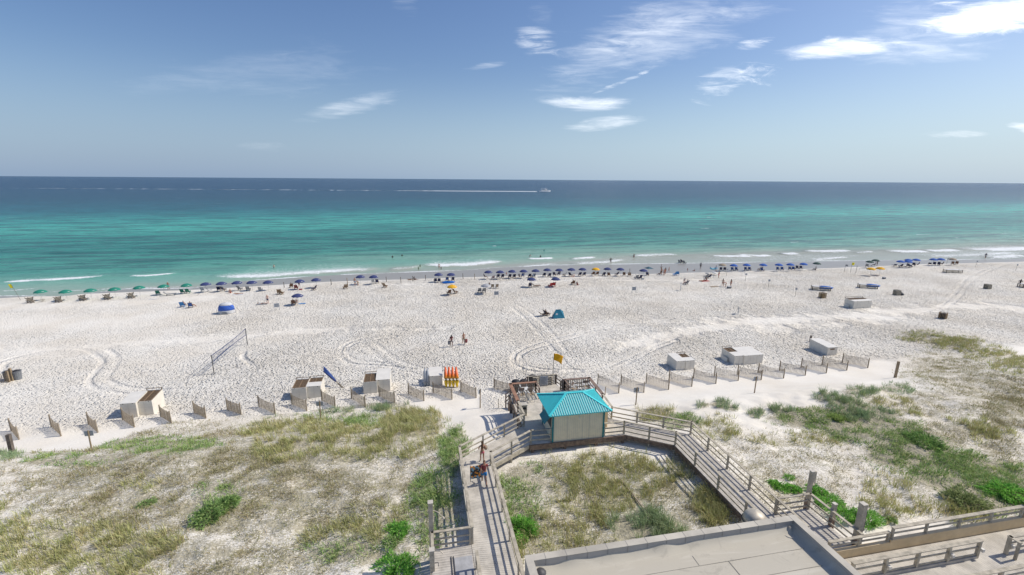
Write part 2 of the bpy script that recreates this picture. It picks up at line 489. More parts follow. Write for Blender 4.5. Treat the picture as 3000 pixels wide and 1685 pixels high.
def mat_sea():
    m = bpy.data.materials.new('gulf_sea_water')
    m.use_nodes = True
    t = NT(m.node_tree)
    bs = m.node_tree.nodes['Principled BSDF']
    tcx = t.n('ShaderNodeTexCoord')
    co = tcx.outputs['Object']
    s_ = t.n('ShaderNodeSeparateXYZ', inp={0: co})
    mpw = t.n('ShaderNodeMapping', inp={0: co, 3: (0.006, 0.028, 1)})
    nb = t.n('ShaderNodeTexNoise', inp={'Vector': mpw.outputs[0], 'Scale': 1.0, 'Detail': 5, 'Roughness': 0.6}).outputs['Fac']
    mpw2 = t.n('ShaderNodeMapping', inp={0: co, 3: (0.03, 0.16, 1)})
    nb2 = t.n('ShaderNodeTexNoise', inp={'Vector': mpw2.outputs[0], 'Scale': 1.0, 'Detail': 6, 'Roughness': 0.65}).outputs['Fac']
    off = t.m('ADD', attr(t, 'off'), t.m('MULTIPLY', t.m('SUBTRACT', nb, 0.5), 60.0))
    lg = t.m('LOGARITHM', t.m('MAXIMUM', t.m('ADD', off, t.m('MULTIPLY', s_.outputs[0], -0.10)), 1.0), 10.0)
    cr = t.n('ShaderNodeValToRGB')
    stops = [(1.0, (0.35, 0.36, 0.29)), (9, (0.29, 0.39, 0.30)), (22, (0.18, 0.39, 0.30)), (42, (0.075, 0.33, 0.255)),
             (80, (0.028, 0.25, 0.20)), (120, (0.038, 0.30, 0.24)), (155, (0.07, 0.45, 0.35)), (215, (0.04, 0.34, 0.29)),
             (300, (0.012, 0.15, 0.18)), (520, (0.006, 0.070, 0.12)), (1300, (0.004, 0.045, 0.11)), (20000, (0.005, 0.040, 0.105))]
    e = cr.color_ramp.elements
    while len(e) < len(stops):
        e.new(0.5)
    for el, (d, c) in zip(e, stops):
        el.position = math.log10(d) / 4.5
        el.color = (*c, 1)
    t.link(t.m('DIVIDE', lg, 4.5), cr.inputs[0])
    base = cr.outputs[0]
    dk = t.mix(t.m('MULTIPLY', t.mr(nb2, 0.44, 0.60), t.mr(attr(t, 'off'), 8, 45, 0.0, 0.9)), base, t.mix(0.62, base, (0.002, 0.035, 0.05)))
    mpw3 = t.n('ShaderNodeMapping', inp={0: co, 3: (0.10, 0.55, 1)})
    nb3 = t.n('ShaderNodeTexNoise', inp={'Vector': mpw3.outputs[0], 'Scale': 1.0, 'Detail': 5, 'Roughness': 0.7}).outputs['Fac']
    dk = t.mix(t.m('MULTIPLY', t.mr(nb3, 0.50, 0.58), t.mr(attr(t, 'off'), 5, 60, 0.05, 0.7)), dk, t.mix(0.62, base, (0.001, 0.02, 0.04)))
    # foam
    fo = attr(t, 'foam')
    mpf = t.n('ShaderNodeMapping', inp={0: co, 3: (0.45, 1.3, 1)})
    nf = t.n('ShaderNodeTexNoise', inp={'Vector': mpf.outputs[0], 'Scale': 1.9, 'Detail': 8, 'Roughness': 0.78, 'Distortion': 1.8}).outputs['Fac']
    fm = t.mr(t.m('ADD', fo, t.m('MULTIPLY', t.m('SUBTRACT', nf, 0.5), 3.4)), 0.50, 0.72)
    fm = t.m('MULTIPLY', fm, t.m('GREATER_THAN', fo, 0.02))
    # small white caps far out
    mpc = t.n('ShaderNodeMapping', inp={0: co, 3: (0.045, 0.30, 1)})
    nc = t.n('ShaderNodeTexNoise', inp={'Vector': mpc.outputs[0], 'Scale': 1.0, 'Detail': 4, 'Roughness': 0.6}).outputs['Fac']
    cap = t.m('MULTIPLY', t.mr(nc, 0.70, 0.73), t.mr(s_.outputs[0], -100, 250, 0.12, 1.0), clamp=True)
    fm = t.m('MAXIMUM', fm, cap)
    t.link(t.mix(fm, dk, (0.80, 0.82, 0.82)), bs.inputs['Base Color'])
    t.link(t.mr(fm, 0, 1, 0.24, 0.9, False), bs.inputs['Roughness'])
    bs.inputs['IOR'].default_value = 1.33
    bs.inputs['Specular IOR Level'].default_value = 0.17
    # chop
    mpb = t.n('ShaderNodeMapping', inp={0: co, 2: (0, 0, 0.12), 3: (0.35, 1.0, 1)})
    b1 = t.n('ShaderNodeTexNoise', inp={'Vector': mpb.outputs[0], 'Scale': 0.8, 'Detail': 6, 'Roughness': 0.62, 'Distortion': 0.3}).outputs['Fac']
    mpb2 = t.n('ShaderNodeMapping', inp={0: co, 3: (0.12, 0.5, 1)})
    b2 = t.n('ShaderNodeTexNoise', inp={'Vector': mpb2.outputs[0], 'Scale': 0.4, 'Detail': 4, 'Roughness': 0.6}).outputs['Fac']
    hh = t.m('ADD', b1, t.m('MULTIPLY', b2, 3.2))
    calm = t.mr(attr(t, 'off'), 0, 30, 0.12, 0.9)
    bp = t.n('ShaderNodeBump', inp={'Strength': calm, 'Distance': 0.9, 'Height': hh})
    t.link(bp.outputs[0], bs.inputs['Normal'])
    return m


M_SEA = mat_sea()


def mat_blade():
    m = bpy.data.materials.new('dune_plant_leaves')
    m.use_nodes = True
    t = NT(m.node_tree)
    bs = m.node_tree.nodes['Principled BSDF']
    a = t.n('ShaderNodeAttribute', attribute_name='Col')
    t.link(a.outputs['Color'], bs.inputs['Base Color'])
    bs.inputs['Roughness'].default_value = 0.7
    bs.inputs['Specular IOR Level'].default_value = 0.2
    tr = t.n('ShaderNodeBsdfTranslucent')
    t.link(a.outputs['Color'], tr.inputs[0])
    mx = t.n('ShaderNodeMixShader', inp={0: 0.25, 1: bs.outputs[0], 2: tr.outputs[0]})
    t.link(mx.outputs[0], m.node_tree.nodes['Material Output'].inputs[0])
    return m


M_BLADE = mat_blade()


# ------------------------------------------------------------------ object helpers
def link(o, parent=None):
    COL.objects.link(o)
    if parent is not None:
        o.parent = parent
    return o


def tag(o, label=None, cat=None, group=None, kind=None):
    if label:
        o['label'] = label
    if cat:
        o['category'] = cat
    if group:
        o['group'] = group
    if kind:
        o['kind'] = kind
    return o


def thing(name, label, cat, loc, rz=0.0, group=None):
    o = bpy.data.objects.new(name, None)
    o.empty_display_size = 0.3
    o.location = loc
    o.rotation_euler = (0, 0, rz)
    link(o)
    return tag(o, label, cat, group)


def fast_mesh(name, verts, faces_flat, nside):
    me = bpy.data.meshes.new(name)
    nv = len(verts)
    nf = len(faces_flat) // nside
    me.vertices.add(nv)
    me.vertices.foreach_set('co', np.ascontiguousarray(verts, dtype=np.float32).ravel())
    me.loops.add(nf * nside)
    me.loops.foreach_set('vertex_index', np.ascontiguousarray(faces_flat, dtype=np.int32))
    me.polygons.add(nf)
    me.polygons.foreach_set('loop_start', np.arange(0, nf * nside, nside, dtype=np.int32))
    me.update(calc_edges=True)
    me.validate()
    return me


def smooth_all(me):
    me.polygons.foreach_set('use_smooth', np.ones(len(me.polygons), dtype=bool))


class MB:
    def __init__(s):
        s.v = []
        s.f = []

    def add(s, vs, fs):
        n = len(s.v)
        s.v += [tuple(v) for v in vs]
        s.f += [tuple(i + n for i in f) for f in fs]
        return s

    def box(s, x0, x1, y0, y1, z0, z1):
        return s.add([(x0, y0, z0), (x1, y0, z0), (x1, y1, z0), (x0, y1, z0), (x0, y0, z1), (x1, y0, z1), (x1, y1, z1), (x0, y1, z1)],
                     [(0, 3, 2, 1), (4, 5, 6, 7), (0, 1, 5, 4), (1, 2, 6, 5), (2, 3, 7, 6), (3, 0, 4, 7)])

    def beam(s, p, q, w, h, up=(0, 0, 1)):
        """box from p to q; w across, h along up; the axis runs through the middle"""
        p, q = Vector(p), Vector(q)
        d = (q - p).normalized()
        upv = Vector(up)
        if abs(d.dot(upv)) > 0.98:
            upv = Vector((0, 1, 0))
        sd = d.cross(upv).normalized()
        uv = sd.cross(d).normalized()
        a, b = sd * w / 2, uv * h / 2
        vs = [p - a - b, p + a - b, p + a + b, p - a + b, q - a - b, q + a - b, q + a + b, q - a + b]
        return s.add(vs, [(0, 3, 2, 1), (4, 5, 6, 7), (0, 1, 5, 4), (1, 2, 6, 5), (2, 3, 7, 6), (3, 0, 4, 7)][0:2] +
                     [(0, 1, 5, 4), (1, 2, 6, 5), (2, 3, 7, 6), (3, 0, 4, 7)])

    def tube(s, pts, rs, n=8, cap=True):
        pts = [Vector(p) for p in pts]
        if not hasattr(rs, '__len__'):
            rs = [rs] * len(pts)
        vs, fs = [], []
        for i, p in enumerate(pts):
            d = (pts[min(i + 1, len(pts) - 1)] - pts[max(i - 1, 0)]).normalized()
            ref = Vector((0, 0, 1)) if abs(d.z) < 0.9 else Vector((0, 1, 0))
            a = d.cross(ref).normalized()
            b = a.cross(d).normalized()
            for k in range(n):
                th = 2 * math.pi * k / n
                vs.append(p + (a * math.cos(th) + b * math.sin(th)) * rs[i])
        for i in range(len(pts) - 1):
            for k in range(n):
                k2 = (k + 1) % n
                fs.append((i * n + k, i * n + k2, (i + 1) * n + k2, (i + 1) * n + k))
        if cap:
            fs.append(tuple(range(n - 1, -1, -1)))
            fs.append(tuple((len(pts) - 1) * n + k for k in range(n)))
        return s.add(vs, fs)

    def lathe(s, prof, n=12, center=(0, 0, 0)):
        cx, cy, cz = center
        vs, fs = [], []
        for r, z in prof:
            for k in range(n):
                th = 2 * math.pi * k / n
                vs.append((cx + r * math.cos(th), cy + r * math.sin(th), cz + z))
        for i in range(len(prof) - 1):
            for k in range(n):
                k2 = (k + 1) % n
                fs.append((i * n + k, i * n + k2, (i + 1) * n + k2, (i + 1) * n + k))
        return s.add(vs, fs)

    def slab(s, poly, z0, z1):
        """vertical prism of a plan polygon (counter-clockwise)"""
        n = len(poly)
        vs = [(x, y, z0) for x, y in poly] + [(x, y, z1) for x, y in poly]
        fs = [tuple(range(n - 1, -1, -1)), tuple(range(n, 2 * n))] + [(i, (i + 1) % n, n + (i + 1) % n, n + i) for i in range(n)]
        return s.add(vs, fs)

    def build(s, name, m, parent=None, label=None, smooth=False, bevel=0.0):
        me = bpy.data.meshes.new(name)
        me.from_pydata(s.v, [], s.f)
        me.update()
        bm = bmesh.new()
        bm.from_mesh(me)
        bmesh.ops.recalc_face_normals(bm, faces=bm.faces)
        bm.to_mesh(me)
        bm.free()
        if smooth:
            smooth_all(me)
        me.materials.append(m)
        o = bpy.data.objects.new(name, me)
        link(o, parent)
        if bevel:
            bv = o.modifiers.new('bevel', 'BEVEL')
            bv.width = bevel
            bv.segments = 2
            bv.limit_method = 'ANGLE'
        if label:
            o['label'] = label
        return o


def kids(o):
    return [c for c in COL.objects if c.parent == o]


_KIDS = {}


def tree_of(o):
    """remember children once, so copying is quick"""
    if o.name not in _KIDS:
        _KIDS[o.name] = [(c, kids(c)) for c in kids(o)]
    return _KIDS[o.name]


def dup(root, loc, rz=0.0, label=None, group=None, mats=None, scale=None):
    r = root.copy()
    COL.objects.link(r)
    r.location = loc
    r.rotation_euler = (0, 0, rz)
    if label:
        r['label'] = label
    if group:
        r['group'] = group
    if scale:
        r.scale = (scale, scale, scale)
    for ch, gr in tree_of(root):
        c = ch.copy()
        COL.objects.link(c)
        c.parent = r
        set_slot(c, ch, mats)
        for g in gr:
            d = g.copy()
            COL.objects.link(d)
            d.parent = c
            set_slot(d, g, mats)
    return r


def set_slot(c, src, mats):
    if not mats:
        return
    base = src.name.split('.')[0]
    if base in mats and c.type == 'MESH':
        c.material_slots[0].link = 'OBJECT'
        c.material_slots[0].material = mats[base]


class Proto:
    """first use places the prototype itself, later ones place copies"""
    def __init__(s, maker):
        s.maker = maker
        s.root = None

    def place(s, loc, rz, label, cat, group=None, mats=None, scale=None):
        if s.root is None:
            s.root = s.maker()
            tree_of(s.root)
            s.first = s.root
            r = s.root
            r.location = loc
            r.rotation_euler = (0, 0, rz)
            if scale:
                r.scale = (scale,) * 3
            if mats:
                for ch, gr in tree_of(r):
                    set_slot(ch, ch, mats)
                    for g in gr:
                        set_slot(g, g, mats)
        else:
            r = dup(s.root, loc, rz, mats=mats, scale=scale or 1.0)
            if not mats and any(ch.type == 'MESH' and ch.material_slots and ch.material_slots[0].link == 'OBJECT' for ch in kids(r)):
                pass
        r['label'] = label
        r['category'] = cat
        if group:
            r['group'] = group
        return r


def P(name):
    o = bpy.data.objects.new(name, None)
    o.empty_display_size = 0.3
    link(o)
    return o


ORD = ['zeroth', 'first', 'second', 'third', 'fourth', 'fifth', 'sixth', 'seventh', 'eighth', 'ninth', 'tenth', 'eleventh', 'twelfth',
       'thirteenth', 'fourteenth', 'fifteenth', 'sixteenth', 'seventeenth', 'eighteenth', 'nineteenth', 'twentieth']

exec_parts = []

# ------------------------------------------------------------------ ground
TRACKS = [
    [(0, 1059.5), (58, 1043.5), (131, 1027.5), (204, 1021.7), (253, 1026), (285, 1043.5), (300, 1061), (290, 1078), (273, 1098), (259, 1115), (268, 1132), (302, 1144), (351, 1153), (390, 1156)],
    [(256, 1017), (306, 1023), (335, 1038), (345, 1054), (335, 1073), (317, 1100), (312, 1110.5), (338, 1125), (387, 1137), (459, 1142), (580, 1142)],
    [(10, 1085), (12, 1070), (40, 1058), (120, 1046), (230, 1040)],
    [(1140, 980), (1099, 984), (1041, 997), (1006, 1014), (996, 1032), (1003, 1052), (1035, 1067), (1114, 1073), (1200, 1080)],
    [(1160, 985), (1110, 992), (1070, 998), (1030, 1010), (1016, 1026), (1026, 1045), (1056, 1058), (1120, 1064)],
    [(1070, 1011.5), (1114, 1049), (1157, 1075.6), (1230, 1100)],
    [(1100, 1005), (1150, 1045), (1200, 1070), (1290, 1090)],
    [(1995, 985), (1936, 1005.7), (1806, 1064), (1703, 1087), (1600, 1092), (1558, 1088.6), (1517, 1075.5), (1503, 1058), (1508, 1037.7), (1535, 1020), (1587, 1001), (1645, 986), (1733, 968), (1878, 948), (2000, 930), (2150, 930)],
    [(1985, 998), (1920, 1022), (1800, 1078), (1650, 1084), (1595, 1083), (1549, 1075.5), (1527, 1058), (1526, 1040.6), (1558, 1023), (1610, 1008.6), (1700, 985), (1800, 968), (1900, 957)],
    [(2710, 912), (2745, 901), (2794, 863), (2812, 840), (2832, 816), (2876, 793), (2928, 777), (2950, 770)],
    [(2740, 912), (2768, 904), (2812, 869), (2829, 845.6), (2858, 816), (2905, 790), (2946, 775.7), (2965, 770)],
    [(1500, 900), (1545, 940), (1585, 985), (1640, 1045), (1680, 1090)],
    [(1520, 895), (1570, 930), (1620, 980), (1660, 1030)],
    [(715, 1030), (712, 1048), (730, 1062), (748, 1078)],
]
BANDS = [
    ([(0, 1032), (350, 1008), (700, 985), (1000, 965), (1300, 962)], 1.3, 0.75),
    ([(1850, 1010), (2050, 965), (2250, 943), (2500, 925), (2700, 905), (2850, 895), (3000, 905)], 3.2, 1.0),
    ([(2250, 965), (2500, 945), (2650, 925)], 2.0, 0.8),
    ([(1900, 945), (2100, 940), (2300, 930)], 1.6, 0.6),
    ([(1000, 832), (1500, 830), (1700, 822), (2100, 818), (2250, 805)], 1.0, 0.6),
    ([(0, 900), (300, 890), (600, 875)], 3.0, 0.7),
    ([(0, 940), (400, 940), (640, 920)], 5.0, 0.45),
]
VEG_ELL = [  # px, py, rx, ry, density, tall, kind  (0 straw/olive, 1 green, 2 bluish green, 3 brown dry)
    (650, 1430, 760, 210, 0.74, .6, 3), (330, 1600, 420, 120, 0.62, .6, 0), (950, 1300, 380, 90, 0.7, .6, 0), (1000, 1500, 330, 170, 0.6, .6, 0), (90, 1520, 200, 90, .45, .6, 0), (700, 1640, 400, 80, .7, .6, 3),
    (480, 1310, 240, 38, 0.95, .5, 1), (230, 1350, 200, 30, 0.8, .45, 1), (640, 1450, 110, 60, 1.0, .5, 1), (820, 1330, 140, 40, .85, .5, 0), (420, 1420, 120, 45, .8, .5, 0), (1000, 1620, 150, 50, .9, .6, 1), (1200, 1250, 110, 60, 0.95, .7, 0), (1060, 1235, 160, 35, 0.6, .7, 1), (1330, 1330, 50, 90, 0.9, .7, 1),
    (1270, 1480, 100, 130, 0.8, .7, 1), (1220, 1580, 130, 100, 0.6, .6, 1), (760, 1380, 200, 70, 0.45, .6, 3), (1150, 1420, 180, 80, 0.5, .6, 0),
    (1560, 1400, 90, 60, .9, .5, 1), (1660, 1400, 140, 70, .85, .5, 0), (1520, 1470, 80, 120, 0.85, .6, 1), (1780, 1430, 240, 110, .85, .5, 0), (1700, 1390, 60, 40, .8, .5, 1), (1840, 1440, 60, 50, .8, .5, 1), (1900, 1400, 150, 60, 0.65, .5, 0), (1700, 1560, 260, 90, .8, .55, 0),
    (1950, 1480, 190, 100, 0.75, .5, 3), (1900, 1545, 140, 55, 1.4, .75, 2), (2080, 1480, 100, 90, 0.9, .7, 0), (1580, 1600, 110, 70, 0.8, .7, 0), (2000, 1370, 60, 60, .9, .7, 0),
    (1920, 1215, 60, 26, 1.0, .7, 0), (1990, 1235, 70, 26, 1.0, .7, 1), (2100, 1260, 90, 50, 0.45, .5, 0),
    (2060, 1188, 22, 10, .9, .55, 2), (2110, 1185, 34, 14, 1.0, .6, 2), (2145, 1198, 24, 10, .9, .6, 2), (2215, 1210, 28, 18, .9, .65, 2), (2270, 1205, 22, 16, .9, .65, 2), (2310, 1215, 40, 22, 1.0, .65, 2),
    (2400, 1225, 150, 34, 1.5, .45, 1), (2520, 1260, 120, 40, 1.6, .45, 1), (2480, 1180, 60, 26, 1.0, .7, 2), (2420, 1165, 40, 16, .9, .7, 2), (2530, 1230, 120, 50, 1.3, .5, 2), (2500, 1215, 110, 34, 1.4, .5, 2), (2600, 1260, 120, 44, 1.5, .5, 1), (2690, 1320, 130, 55, 1.5, .5, 1), (2790, 1380, 150, 65, 1.6, .5, 1),
    (2900, 1430, 150, 90, 1.8, .5, 1), (2650, 1330, 130, 50, 1.4, .45, 1), (2850, 1480, 110, 60, 1.1, .5, 0), (2600, 1200, 130, 40, .6, .55, 0), (2520, 1150, 60, 20, .7, .6, 2), (2630, 1140, 60, 20, .6, .5, 2),
    (2700, 985, 80, 18, .55, .5, 0), (2790, 1005, 90, 22, .62, .5, 0), (2880, 1040, 90, 30, .6, .5, 0), (2960, 1080, 80, 44, .6, .5, 0), (2900, 1130, 150, 60, .7, .55, 3), (2780, 1080, 160, 60, .5, .5, 3),
    (2960, 1200, 110, 80, .8, .6, 3), (2780, 1180, 170, 60, .5, .5, 3), (2750, 1280, 160, 50, .7, .5, 3), (2880, 1260, 160, 60, .6, .5, 0), (2930, 1330, 90, 70, .7, .5, 3),
    (2300, 1400, 300, 150, .42, .45, 3), (2150, 1320, 130, 80, .3, .45, 3), (2450, 1330, 160, 80, .35, .45, 3), (2650, 1450, 170, 90, .45, .5, 0), (2350, 1290, 200, 30, .5, .4, 0),
    (600, 1250, 200, 25, .3, .5, 2), (780, 1215, 160, 18, .35, .55, 2), (960, 1195, 150, 18, .45, .6, 2), (40, 1335, 60, 20, .5, .5, 2), (110, 1345, 70, 14, .25, .5, 2), (1120, 1190, 100, 16, .7, .7, 2), (1000, 1230, 200, 30, .4, .5, 1),
]


def veg_field(px, py):
    """returns density, tallness, kind"""
    best = np.zeros_like(px)
    kind = np.zeros(px.shape, int)
    tall = np.full(px.shape, .5)
    for ex, ey, rx, ry, dn, tl, k in VEG_ELL:
        q = ((px - ex) / rx) ** 2 + ((py - ey) / ry) ** 2
        v = dn * np.clip(1.25 - q, 0, 1)
        s = v > best
        best = np.where(s, v, best)
        kind = np.where(s, k, kind)
        tall = np.where(s, tl, tall)
    # bare sand seaward of the dune edge on the left, and everything above the fence line
    edge = np.interp(px, [0, 60, 250, 500, 700, 850, 1000, 1150, 1300, 1420], [1320, 1325, 1320, 1235, 1215, 1210, 1190, 1175, 1190, 1235])
    best = np.where((px < 1420) & (py < edge), 0, best)
    return best, tall, kind


def build_ground():
    xs = np.concatenate([[-900, -600, -400, -300, -230, -180, -150], np.arange(-130, -62, 1.0), np.arange(-62, 66, 0.2), np.arange(66, 112, 0.4), np.arange(112, 190, 1.2), [200, 220, 260, 330, 450, 650, 950]])
    ys = np.concatenate([[-60, -30, -10, 0], np.arange(6, 14, 1.0), np.arange(14, 46, 0.17), np.arange(46, 72, 0.22), np.arange(72, 118, 0.35), np.arange(118, 140, 1.5), [150, 180, 240, 400]])
    X, Y = np.meshgrid(xs, ys)
    Z = ground(X, Y)
    foot = sstep(45.5, 48.5, Y + 2.0 * fbm(X * .3, Y * .3, 2, 3)) * sstep(2.0, -1.0, Y - dryedge(X) + 2)
    foot = foot * (0.36 + 0.64 * sstep(-45, -8, X)) * (0.35 + 1.3 * fbm(X * .10, Y * .16, 4, 8))
    foot = np.maximum(foot, 0.5 * sstep(5, 7, X) * sstep(13, 9, X) * sstep(38, 42, Y) * sstep(50, 45, Y))
    wet = sstep(-0.6, 0.5, Y - dryedge(X) + 0.7 * (fbm(X * .4, Y * .4, 3, 9) - .5))
    # trodden relief
    Z = Z + foot * (fbm(X * 1.9, Y * 1.9, 2, 21) - .5) * 0.12

    def run(pts, rad, fn):
        w = [on_fast(*p) for p in pts]
        # smooth resample
        dense = []
        n = len(w)
        for i in range(n - 1):
            p0, p1, p2, p3 = w[max(i - 1, 0)], w[i], w[i + 1], w[min(i + 2, n - 1)]
            L = math.hypot(p2[0] - p1[0], p2[1] - p1[1])
            k = max(2, int(L / 0.12))
            for j in range(k):
                t = j / k
                dense.append(tuple(0.5 * ((2 * p1[c]) + (-p0[c] + p2[c]) * t + (2 * p0[c] - 5 * p1[c] + 4 * p2[c] - p3[c]) * t * t + (-p0[c] + 3 * p1[c] - 3 * p2[c] + p3[c]) * t ** 3) for c in (0, 1)))
        D = np.full(X.shape, 99.0)
        for x, y in dense:
            i0, i1 = np.searchsorted(xs, [x - rad, x + rad])
            j0, j1 = np.searchsorted(ys, [y - rad, y + rad])
            sl = (slice(j0, j1), slice(i0, i1))
            D[sl] = np.minimum(D[sl], np.hypot(X[sl] - x, Y[sl] - y))
        fn(D)

    def on_fast(px, py):
        p = on(px, py)
        return (p.x, p.y)
    for pts, wd, am in BANDS:
        def fn(D, wd=wd, am=am):
            nonlocal foot
            dn = D + 2.6 * (fbm(X * .45, Y * .45, 4, 4) - .5) * min(wd, 2)
            foot *= 1 - am * 0.80 * sstep(wd * 1.15, wd * 0.2, dn)
        run(pts, wd + 1.5, fn)
    for ti_, pts in enumerate(TRACKS):
        def fn(D, TS=0.45 if ti_ in (5, 6, 11, 12) else 1.0):
            nonlocal foot, Z
            brk = .35 + .65 * sstep(.35, .6, fbm(X * .5, Y * .5, 3, 14))
            foot *= 1 - 0.55 * sstep(0.40, 0.26, D) * TS * brk
            Z += TS * brk * (-0.012 * sstep(0.30, 0.12, D) + 0.016 * np.exp(-((D - 0.33) / 0.1) ** 2))
        run(pts, 0.9, fn)
    px, py, wz = proj(X, Y, Z)
    dens, tl, kd = veg_field(px, py)
    veg = np.where((Y < 46) | (X > 58), dens, 0) * (wz > 1) * (Y > 10)
    veg = np.clip(veg, 0, 1.2)
    nx, ny = len(xs), len(ys)
    idx = np.arange(nx * ny).reshape(ny, nx)
    fc = np.stack([idx[:-1, :-1], idx[:-1, 1:], idx[1:, 1:], idx[1:, :-1]], -1).reshape(-1)
    me = fast_mesh('beach_ground', np.stack([X, Y, Z], -1).reshape(-1, 3), fc, 4)
    smooth_all(me)
    for nm, arr in (('foot', foot), ('wet', wet), ('veg', veg)):
        a = me.attributes.new(nm, 'FLOAT', 'POINT')
        a.data.foreach_set('value', arr.reshape(-1).astype(np.float32))
    me.materials.append(M_SAND)
    o = bpy.data.objects.new('sand_beach', me)
    link(o)
    tag(o, kind='structure')


build_ground()

# breakers: px polyline along the crest, half depth in metres, strength, trail of broken foam behind
BREAK = [
    ([(0, 826), (80, 823), (180, 818), (270, 812), (320, 805)], 1.3, 1.25, 1.6),
    ([(378, 807), (430, 808), (490, 803), (521, 799)], 1.1, 1.25, 1.0),
    ([(612, 810), (680, 812), (760, 810), (850, 805), (960, 797), (1060, 792), (1112, 788)], 2.0, 1.05, 4.0),
    ([(0, 852), (60, 848), (110, 843)], .6, .8, 1.2), ([(60, 866), (140, 854), (260, 848), (360, 843), (520, 838), (600, 832)], .5, .75, .8),
    ([(1235, 777), (1300, 779), (1370, 777), (1430, 771), (1478, 766)], 2.0, 1.15, 3.5),
    ([(1150, 803), (1200, 800), (1300, 796)], .5, .7, .8), ([(1105, 803), (1118, 803)], .6, 1.0, .1),
    ([(1140, 790), (1200, 786), (1235, 780)], 2.0, .55, 1.5),
    ([(1543, 758), (1580, 759), (1624, 756)], 1.4, 1.2, .6), ([(1500, 786), (1560, 778), (1640, 772)], .9, 1.0, 1.5),
    ([(1672, 759), (1710, 757), (1748, 753)], 1.6, 1.25, .8), ([(1672, 773), (1740, 772), (1790, 768), (1835, 761)], 2.0, .85, 2.0),
    ([(1850, 751), (1920, 748), (1990, 746)], 2.2, .85, 2.0), ([(2080, 751), (2160, 752), (2210, 752)], 1.9, 1.3, 1.0), ([(2150, 747), (2230, 751), (2262, 749)], 2.0, 1.3, .8),
    ([(2290, 745), (2340, 743)], 2.2, 1.2, .6), ([(2355, 736), (2430, 737), (2495, 734)], 2.4, 1.2, .8),
    ([(2380, 764), (2430, 758), (2495, 753)], 1.3, 1.0, 2.0), ([(2505, 741), (2560, 737)], 1.5, .8, .6),
    ([(2596, 736), (2670, 738), (2715, 736)], 2.8, 1.3, 1.0), ([(2712, 735), (2770, 736), (2810, 733)], 3.0, 1.3, 1.0),
    ([(2815, 729), (2900, 733), (3010, 729), (3100, 729)], 3.6, 1.35, 3.0), ([(2700, 753), (2850, 750), (2950, 744), (3020, 742)], 3.0, .8, 5.0), ([(2900, 757), (3010, 750)], 3.0, .9, 5.0),
    ([(2000, 768), (2200, 766), (2400, 763), (2600, 760)], .7, .55, .8), ([(1350, 791), (1450, 786), (1520, 782)], .6, .6, .8),
    ([(1442, 720), (1455, 720)], .8, 1.0, .1), ([(1422, 681), (1438, 681)], .8, .9, .1),
]


def build_sea():
    xs = np.concatenate([[-60000, -25000, -10000, -5000, -2500, -1500, -1000, -700, -500, -400, -320, -260, -220, -190], np.arange(-170, 260, 0.55), np.arange(260, 420, 4), [450, 520, 650, 800, 1100, 1600, 2600, 5000, 10000, 25000, 60000]])
    ys = np.concatenate([np.arange(96, 175, 0.3), np.arange(175, 210, 1.0), np.arange(210, 420, 5), [450, 520, 650, 850, 1200, 1800, 2700, 4500, 8000, 16000, 35000, 70000, 110000]])
    X, Y = np.meshgrid(xs.astype(float), ys.astype(float))
    off = Y - shore(X)
    near = sstep(230, 160, Y) * sstep(300, 200, np.abs(X))
    Z = near * 0.10 * (fbm(X * .06, Y * .25, 3, 41) - .5) * sstep(0, 12, off)
    foam = np.zeros_like(X)
    for pts, hw, st_, trail in BREAK:
        w = np.array([at(px, py, 0.1) for px, py in pts])
        o_ = np.argsort(w[:, 0])
        w = w[o_]
        x0, x1 = w[0, 0], w[-1, 0]
        i0, i1 = np.searchsorted(xs, [x0 - 3, x1 + 3])
        sl = (slice(0, len(ys)), slice(i0, i1))
        cy = np.interp(X[sl], w[:, 0], w[:, 1]) + 0.9 * (fbm(X[sl] * .3, X[sl] * 0 + 3, 3, 7) - .5)
        L = max(x1 - x0, 1.0)
        ends = np.clip((X[sl] - x0) / (0.18 * L), 0, 1) * np.clip((x1 - X[sl]) / (0.18 * L), 0, 1)
        ends = np.sqrt(np.clip(ends, 0, 1))
        dy = Y[sl] - cy
        hw_ = hw * (0.35 + 0.65 * ends)
        core = np.exp(-(dy / hw_) ** 2 * 1.2) * (dy > -hw_ * 2.5) * ends
        tr = np.where(dy > 0, np.exp(-dy / (trail * 2.6 + .01)), 0) * ends * 0.66
        foam[sl] = np.maximum(foam[sl], np.maximum(core * st_ * (.55 + .5 * vnoise(X[sl] * .35, Y[sl] * .9, 71)), tr * st_ * 1.12 * min(1, trail / 2)))
        if hw > 0.9:
            Z[sl] += 0.35 * min(hw / 2, 1) * ends * np.exp(-((dy - hw * .3) / (hw * 1.2)) ** 2)
    # thin lace of foam at the edge of the swash and in the surf zone
    edge = np.exp(-((off - 0.4) / 0.45) ** 2) * 0.95 * fbm(X * .12, Y * 0, 2, 51) * 1.6
    surf = 0.36 * sstep(0, 4, off) * sstep(26, 10, off) * sstep(-40, 120, X) * sstep(.42, .62, fbm(X * .05, Y * .2, 3, 61))
    foam = np.maximum(foam, np.maximum(edge * near, surf * near))
    nx, ny = len(xs), len(ys)
    idx = np.arange(nx * ny).reshape(ny, nx)
    fc = np.stack([idx[:-1, :-1], idx[:-1, 1:], idx[1:, 1:], idx[1:, :-1]], -1).reshape(-1)
    me = fast_mesh('sea', np.stack([X, Y, Z], -1).reshape(-1, 3), fc, 4)
    smooth_all(me)
    for nm, arr in (('off', off), ('foam', foam)):
        a = me.attributes.new(nm, 'FLOAT', 'POINT')
        a.data.foreach_set('value', arr.reshape(-1).astype(np.float32))
    me.materials.append(M_SEA)
    o = bpy.data.objects.new('sea_water', me)
    link(o)
    tag(o, kind='structure')


build_sea()

